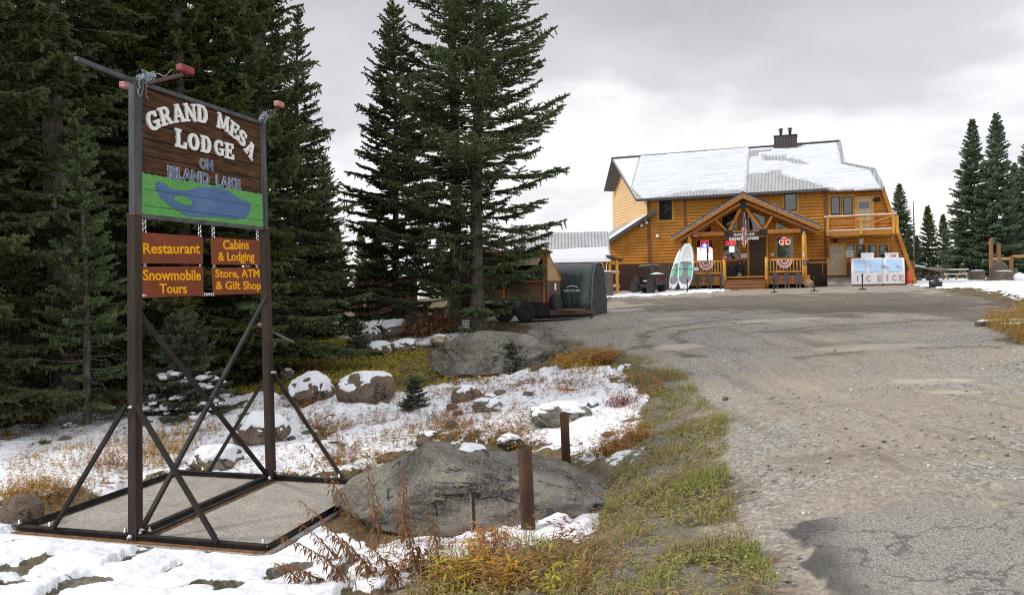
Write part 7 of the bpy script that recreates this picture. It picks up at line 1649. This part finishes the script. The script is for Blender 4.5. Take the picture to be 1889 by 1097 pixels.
def build_west():
    # camper trailer
    p = GY(1010, 25.0); u = np.array([.92, -.39]); rz = math.atan2(u[1], u[0]); t = thing('camper_trailer', 'brown homemade camper trailer with a raw board nose and a spare wheel', 'trailer', p, rz)
    BRN = M('brown_plywood', (.125, .072, .048), (.095, .054, .036), 3, .7, 0, .004, (1, 1, .2), 12); OSB = M('raw_strand_board', (.52, .36, .19), (.38, .24, .11), 30, .8, 0, .003, hi=.55)
    px = lambda q: (q - 1012) * 25.0 / FPX
    zg = p[2]; z = lambda py: at_y(1012, py, 25.0)[2] - zg
    zt, zm, zb, zf = z(465), z(518), z(558), z(583); L = 3.1; Wt = 1.25
    m = MB(); m.box((-L, 0, zb), (0, Wt, zm)); m.build('box_body', BRN, t, .01)
    m = MB(); m.prism([(-.02, zm), (-L, zm), (-L, zt - .1), (-L * .6, zt), (-.02, zt)], lambda x, zz, d: (x, d, zz), .0, .03); m.prism([(-.02, zm), (-L, zm), (-L, zt - .1), (-.02, zt)], lambda x, zz, d: (x, d, zz), .35, .40); m.build('upper_side', BRN, t)
    m = MB(); m.prism([(.02, zm), (Wt, zm), (.06, zt + .02)], lambda y, zz, d: (d, y, zz), -.03, .02); m.build('nose_panel', OSB, t)
    m = MB(); m.prism([(-.04, zt + .04), (Wt + .06, zm - .02), (Wt + .06, zm + .05), (-.04, zt + .10)], lambda y, zz, d: (d, y, zz), -L - .05, .03); m.build('roof', BEAM, t)
    m = MB(); m.prism([(-1.45, zm + .05), (-.15, zm + .05), (-.12, zt - .12), (-1.5, zt - .12)], lambda x, zz, d: (x, d, zz), -.012, .01); m.build('dark_opening', M('dark_interior', (.008, .007, .006), None, 4, .9), t)
    m = MB(); m.add([(-1.55, -.02, zt - .08), (-.10, -.02, zt - .08), (-.20, -.30, zt - .40), (-1.62, -.30, zt - .42), (-1.55, .0, zt - .06), (-.10, .0, zt - .06), (-.20, -.28, zt - .38), (-1.62, -.28, zt - .40)], [(0, 1, 2, 3), (7, 6, 5, 4), (0, 4, 5, 1), (1, 5, 6, 2), (2, 6, 7, 3), (3, 7, 4, 0)]); m.build('awning_flap', M('tan_canvas', (.48, .38, .27), (.40, .31, .21), 4, .8), t)
    m = MB(); 
    for x in (-.10, -1.50): m.box((x - .03, -.03, zb), (x + .03, -.005, zt - .1))
    m.box((-1.5, -.03, zm - .03), (-.1, -.006, zm + .03)); m.build('batten', BEAM, t)
    m = MB(); m.box((-L - .1, -.05, zf + .02), (.05, Wt, zb - .005)); m.build('chassis', BLACKM, t)
    m = MB(); m.beam((.0, .1, zf + .10), (1.35, .55, zf + .12), .07, .12); m.beam((.0, Wt - .1, zf + .10), (1.35, .58, zf + .12), .07, .12); m.box((.02, .1, zf + .16), (.9, Wt - .1, zf + .19)); m.build('tongue', BRN, t)
    m = MB(); m.tube([(1.28, .56, .0), (1.28, .56, zf + .50)], .035, 8); m.build('jack', GREYMETAL, t)
    def wheel(c, ax, name): 
        m = MB(); m.lathe([(.20, -.09), (.30, -.10), (.33, -.06), (.335, 0), (.33, .06), (.30, .10), (.20, .09)], c, 22, axis=ax); w = m.build(name, BLACKR, t); m = MB(); m.lathe([(.02, -.07), (.20, -.06), (.20, .06), (.02, .07)], c, 16, axis=ax); m.build('rim', M('pale_rim', (.45, .44, .42), (.36, .35, .33), 5, .5, .5), w)
    wheel((.14, .42, zb - .06), 'x', 'spare_wheel'); wheel((-.75, -.02, .30), 'y', 'wheel'); wheel((-1.50, -.02, .30), 'y', 'wheel')
    m = MB(); m.box((-1.9, -.10, zb - .10), (-1.3, -.055, zb - .02)); m.build('red_reflector', M('red_reflector', (.40, .02, .03), None, 5, .4), t); m = MB(); m.box((-2.3, -.12, zb - .01), (-1.35, -.02, zb + .14)); m.build('snow_ledge', SNOW, t)
    m = MB(); m.box((.018, .62, zm - .30), (.025, .78, zm - .08)); m.build('paper_tag', WHITELET, t)
    # garage tent
    p = GY(1091, 26.5); p[2] -= .04; u = np.array([.92, -.39]); rz = math.atan2(u[1], u[0]); t = thing('storage_tent', 'dark green round topped storage tent behind the camper trailer', 'tent', p, rz); zg = p[2]; z = lambda py: at_y(1085, py, 27)[2] - zg
    H = z(484); Wt = 1.63; L = 2.6; prof = []
    for i in range(25):
        a = math.pi * i / 24; prof.append((Wt / 2 - Wt / 2 * math.copysign(abs(math.cos(a)) ** .8, math.cos(a)) * (1 + .10 * (1 - math.sin(a))), H * (math.sin(a) ** .62 if 0 < i < 24 else 0)))
    def tentmat():
        t_ = NT('green_tarp'); v = t_.coord('Object'); f = t_.noise(t_.coord('Object', (1, 1, .5)), 1.8, 4); b = t_.noise(t_.coord('Object', (2.5, 2, .8)), 2.2, 4, .6, 1.5); return t_.out(t_.mix(f, (.018, .032, .030), (.032, .050, .047)), .32, 0, b, .05, .7, .7)
    TG = tentmat()
    m = MB(); n = len(prof); vs = []; nx = 7
    for k in range(nx):
        x = -L + L * k / (nx - 1); sag = .03 * (k % 2)
        for y, zz in prof: vs.append((x, y, zz * (1 - sag * .5) - (.05 if zz < .02 else 0)))
    m.add(vs, [(k * n + i, k * n + i + 1, (k + 1) * n + i + 1, (k + 1) * n + i) for k in range(nx - 1) for i in range(n - 1)], True); body = m.build('cover', TG, t)
    sm = body.modifiers.new('thickness', 'SOLIDIFY'); sm.thickness = .01
    m = MB(); fr = [( .0, y, max(zz, -.05)) for y, zz in prof]; vs = fr + [(.05 + .10 * math.sin(i * 1.3), y * .92 + Wt * .04, zz * .96) for i, (x, y, zz) in enumerate(fr)]; m.add([(.02 + .05 * math.sin(i * 1.7), y, zz) for i, (x, y, zz) in enumerate(fr)] + [(.10, Wt / 2, H * .45), (.16, Wt / 2, -.05)], [(i, i + 1, n) for i in range(n - 1)] + [(n - 1, 0, n)], True); m.build('door_flap', M('dark_flap', (.022, .024, .022), (.035, .038, .035), 4, .6), t)
    m = MB(); m.tube([(.03, y, zz) for y, zz in prof], .022, 6); m.build('frame_edge', M('grey_frame_edge', (.20, .20, .20), None, 8, .6), t)
    m = MB(); bx = -.66; m.tube([(bx + .20 * math.cos(a), -.035 + .0 * a, H * .53 + .08 * math.sin(a)) for a in np.linspace(.25, 2.9, 12)], .014, 5); lg = m.build('emblem', WHITELET, t)
    text_on('lettering', 'SHELTERLOGIC', WHITELET, t, lambda x, y, d: (bx - .30 + x, -.030 - d, H * .47 + y), .60, .075, .004, .01)
    # rusty container
    p = GY(657, 34.0); u = np.array([.97, .24]); t = thing('shipping_container', 'rusty brown shipping container behind the narrow spruce', 'container', p, math.atan2(u[1], u[0])); zg = p[2]; H = at_y(657, 513, 34)[2] - zg; RUSTC = M('container_rust', (.085, .030, .018), (.055, .021, .014), 2, .7)
    m = MB(); n = 28; xs = np.linspace(0, 2.6, n); A = [(x, .0 if (i // 2) % 2 else .045, 0.05) for i, x in enumerate(xs)]; m.strip(A, [(a, b, H - .08) for a, b, c in A]); m.box((0, .05, .05), (2.6, 2.3, H - .06)); m.build('body', RUSTC, t)
    m = MB()
    for x in (0, 2.6): m.box((x - .06, -.03, 0), (x + .06, .05, H))
    m.box((.06, -.03, H - .10), (2.54, .05, H)); m.box((.06, -.03, 0), (2.54, .05, .10)); m.build('frame', RUSTC, t); m = MB(); m.box((0, -.02, H + .003), (2.6, 2.3, H + .06)); m.build('roof_snow', SNOW, t)
    for i, ch in enumerate('TTYX'): text_on('lettering', ch, WHITELET, t, lambda x, y, d: (.28 + x, -.006 - d, H * .72 - i * .24 + y), .14, .17, .004)
    # brush pile and leaning dead pole
    rg = np.random.default_rng(8); p = GY(792, 23.5); t = thing('brush_pile', 'heap of brown dead spruce boughs between the tall spruces', 'brush pile', p); m = MB(); segs = []
    for k in range(210):
        a = rg.uniform(0, 6.28); r = rg.uniform(.1, .95); z0 = rg.uniform(.05, .9) * (1.1 - r * .7); d = np.array([math.cos(a), math.sin(a), rg.uniform(-.9, .3)]); c = np.array([r * .4 * math.cos(a), r * .4 * math.sin(a), z0]); l = rg.uniform(.3, .8); m.tube([tuple(c), tuple(c + d * l * .5 + [0, 0, .05]), tuple(c + d * l)], [.010, .007, .003], 3, cap=False); segs.append((c, d, l))
    m.build('twigs', BARK, t)
    P = np.concatenate([c + d * np.linspace(.15, 1, 22)[:, None] * l for c, d, l in segs]); D = np.repeat(np.array([d for c, d, l in segs]), 22, 0) * .5 + rg.normal(0, .6, (len(P), 3)); D[:, 2] -= .3; V, Fc = leaves_on(P, D, np.full(len(P), .11), np.full(len(P), .035), rg, .3); link(bpy.data.objects.new('dead_needles', np_mesh('dead_needles', V, Fc, BROWN)), t)
    a = at_y(478, 598, 17.0); b = G(628, 662); m = MB(); pts = [a + (b - a) * f + np.array([0, 0, -.10 * math.sin(3.14 * f)]) for f in np.linspace(0, 1, 8)]; m.tube([tuple(q - a) for q in pts], list(np.linspace(.045, .018, 8)), 7); o = m.build('fallen_pole', M('bleached_wood', (.34, .30, .25), (.25, .21, .17), 8, .8)); o.location = a; tag(o, 'bleached fallen tree pole slanting down right of the far sign post', 'dead pole')
    # red tipped stake lying in the field
    a = G(1048, 722); m = MB(); m.tube([(-.16, 0, .05), (.16, -.05, .03)], .014, 7); o = m.build('survey_stake', M('red_stake', (.55, .03, .02), None, 5, .5)); o.location = a; tag(o, 'small red stake lying in the snowy field', 'stake')
    for px, py, l, an, lab in ((1838, 600, 1.3, .1, 'snow edged dark board lying in the right hand grass island'), (1880, 606, 1.0, -.1, 'second dark board at the right edge of the grass island')):
        q = G(px, py); t = thing('timber', lab, 'timber', q + np.array([.2, 0, 0]), an); m = MB(); m.box((-l / 2, -.09, -.02), (l / 2, .09, .09)); m.build('beam', BARKL, t); m = MB(); m.tube([(-l / 2 + l * i / 8, 0, .095) for i in range(9)], [.02, .05, .04, .055, .03, .05, .045, .04, .02], 6); m.build('snow_strip', SNOW, t)
def build_east():
    # great stump
    p = GY(1852, 47.0); rg = np.random.default_rng(6); t = thing('tree_stump', 'huge weathered tree stump with spreading roots and a jagged back', 'stump', p); z = lambda py: at_y(1852, py, 47)[2] - p[2]; H = z(501); n = 40; m = MB(); lv = [-.2, 0, .12, .3, .6, H]; rad = [1.12, 1.0, .86, .74, .66, .62]
    vs = []
    for zz, r in zip(lv, rad):
        for k in range(n):
            a = k / n * 6.283; fl = 1 + (.40 * max(0, math.cos(3 * a + 1.0)) ** 3 + .10 * math.cos(7 * a)) * max(0, 1 - zz / .55) + .03 * math.sin(17 * a); top = (max(0, math.sin(a)) ** 2 * .55 if zz == H else 0); vs.append((r * fl * math.cos(a), r * fl * math.sin(a), zz + top * (.85 + .3 * rg.random())))
    m.add(vs, [(i * n + k, i * n + (k + 1) % n, (i + 1) * n + (k + 1) % n, (i + 1) * n + k) for i in range(len(lv) - 1) for k in range(n)]); m.add(vs[-n:] + [(0, .1, H - .05)], [(k, (k + 1) % n, n) for k in range(n)]); m.build('bark', BARKL, t)
    m = MB(); m.prism([(-.55, 0), (.55, 0), (.50, .35), (.30, .60), (.05, .72), (-.25, .62), (-.48, .35)], lambda x, y, d: (x - .05, d, H - .05 + y), .28, .48); m.build('splinter', BARKL, t)
    m = MB(); blob(m, (-.05, -.12, H + .02), (.50, .32, .07), rg, 14); m.build('snow_cap', SNOW, t)
    m = MB(); V = []; 
    for k in range(3): blob(m, (.45 + .18 * k, -.75 - .12 * k, .12), (.40 - .05 * k, .34, .42 - .12 * k), rg, 12)
    q = GY(1866, 46.2); o = m.build('snow_mound', SNOW); o.location = p; tag(o, 'small mound of snow heaped against the great stump', 'snow mound')
    log_round(GY(1803, 50), .42, .62, 'short log seat with snow on top, left of the great stump', 3, True)
    # picnic table
    p = GY(1757, 54.0); t = thing('picnic_table', 'low snow covered picnic table beyond the log seat', 'table', p, .05); WD = M('old_lumber', (.30, .21, .11), (.23, .16, .085), 4, .8); 
    m = MB(); m.box((-.95, -.35, .68), (.95, .35, .73)); m.build('table_top', WD, t); m = MB(); m.box((-.95, -.33, .732), (.95, .33, .80)); m.build('snow_layer', SNOW, t)
    for y in (-.75, .75): m = MB(); m.box((-.95, y - .13, .40), (.95, y + .13, .44)); b = m.build('bench', WD, t); m = MB(); m.box((-.93, y - .12, .442), (.93, y + .12, .49)); m.build('snow_layer', SNOW, b)
    for x in (-.7, .7): m = MB(); m.beam((x, -.75, 0), (x, -.15, .70), .06, .1, (1, 0, 0)); m.beam((x, .75, 0), (x, .15, .70), .06, .1, (1, 0, 0)); m.beam((x, -.75, .36), (x, .75, .36), .05, .09); m.build('leg', WD, t)
    # tarp covered pile
    p = GY(1706, 52.0); t = thing('covered_pile', 'tarp roofed wood pile with snow right of the orange cone', 'wood pile', p, -.1); m = MB(); rg = np.random.default_rng(12)
    for k in range(26): a = rg.uniform(-1.0, 1.0); zz = rg.uniform(.08, .62); m.tube([(a, -.5, zz), (a + .02, .5, zz)], rg.uniform(.06, .10), 7)
    m.build('logs', BARKL, t); m = MB(); A = [(-1.35 + 2.7 * i / 8, -.75, 1.05 - .36 * i / 8 + .05 * math.sin(i)) for i in range(9)]; B = [(x, .75, z_ + .18) for x, y, z_ in A]; m.strip(A, B, True); m.strip([(x, y, z_ - .05) for x, y, z_ in A], [(x, y, z_ - .05) for x, y, z_ in B], True); m.strip(A, [(x, y, z_ - .05) for x, y, z_ in A]); tp = m.build('tarp', M('brown_tarp', (.20, .17, .13), (.14, .12, .095), 4, .8), t)
    m = MB(); m.tube([(-1.2, -.4, 1.10), (-.7, -.4, 1.04), (-.1, -.4, .97)], [.05, .09, .05], 7); m.build('snow_patch', SNOW, t)
    for x in (-1.2, 1.2): m = MB(); m.beam((x, 0, -.1), (x, 0, .95 - .13 * x), .09, .09); m.build('prop', WD, t)
    # timber frame fence
    p = GY(1830, 54.0); z = lambda py: at_y(1845, py, 54)[2] - p[2]; X = lambda q: (q - 1830) * 54 / FPX * 1.0; t = thing('timber_fence', 'open frame of reddish timber posts and rails behind the great stump', 'fence', p); RW = M('reddish_timber', (.26, .115, .05), (.20, .085, .04), 5, .8)
    for px_, pt in ((1829, 440), (1843, 450), (1866, 472), (1900, 470)): m = MB(); m.box((X(px_) - .09, -.09, -.2), (X(px_) + .09, .09, z(pt))); m.build('post', RW, t)
    for a, b, py in ((1829, 1866, 477), (1866, 1900, 473), (1866, 1900, 507)): m = MB(); m.box((X(a) + .1, -.06, z(py) - .09), (X(b) - .1, .06, z(py) + .09)); m.build('rail', M('pale_timber', (.42, .24, .10), (.34, .19, .08), 5, .8), t)
    # weathered pole behind the beam
    s, z0 = F(1658, 450, 3.0); m = MB(); m.tube([(0, 0, -3), (-.25, 0, 2.0)], [.16, .13], 9); o = m.build('utility_pole', M('bleached_pole', (.50, .45, .40), (.40, .36, .31), 5, .8)); o.location = LP(s, 3.0, z0); tag(o, 'pale leaning pole behind the right end of the balcony', 'pole')
def build_back():
    # the wood across the highway, behind the viewer; the lodge windows mirror it
    me, wood, limbs, H = spruce_mesh(seed=55, H=15, R0=3.0, spacing=.22, tuft=.20, twig_d=.32, whorl=.7, tris=3, hang=.3)
    V0 = np.empty(len(me.vertices) * 3, np.float32); me.vertices.foreach_get('co', V0); V0 = V0.reshape(-1, 3); rg = np.random.default_rng(3); parts = []
    for k in range(26):
        x = -75 + 150 * (k + rg.random()) / 26; y = -34 - rg.uniform(0, 14); s = rg.uniform(.45, .8); parts.append((V0 * s + np.array([x, y, .3]), np.arange(len(V0)).reshape(-1, 3)))
    V, Fc = merge(parts); o = link(bpy.data.objects.new('forest', np_mesh('forest', V, Fc, NEEDLE))); tag(o, kind='stuff')
build_ground()
build_pad()
build_sign()
build_bollards()
build_rocks()
build_trees()
build_plants()
if 'build_lodge' in globals():
    build_lodge(); build_yard()
m = MB(); k = 48
m.add([(2600 * math.cos(6.283 * i / k), 2600 * math.sin(6.283 * i / k), -14.5) for i in range(k)], [tuple(range(k))])
t = NT('lake_water'); v = t.coord('Object', (1, .3, 1))
tag(m.build('lake', t.out((.05, .07, .09), .12, 0, t.noise(v, .5, 4), .3, .4, .5)), kind='structure')
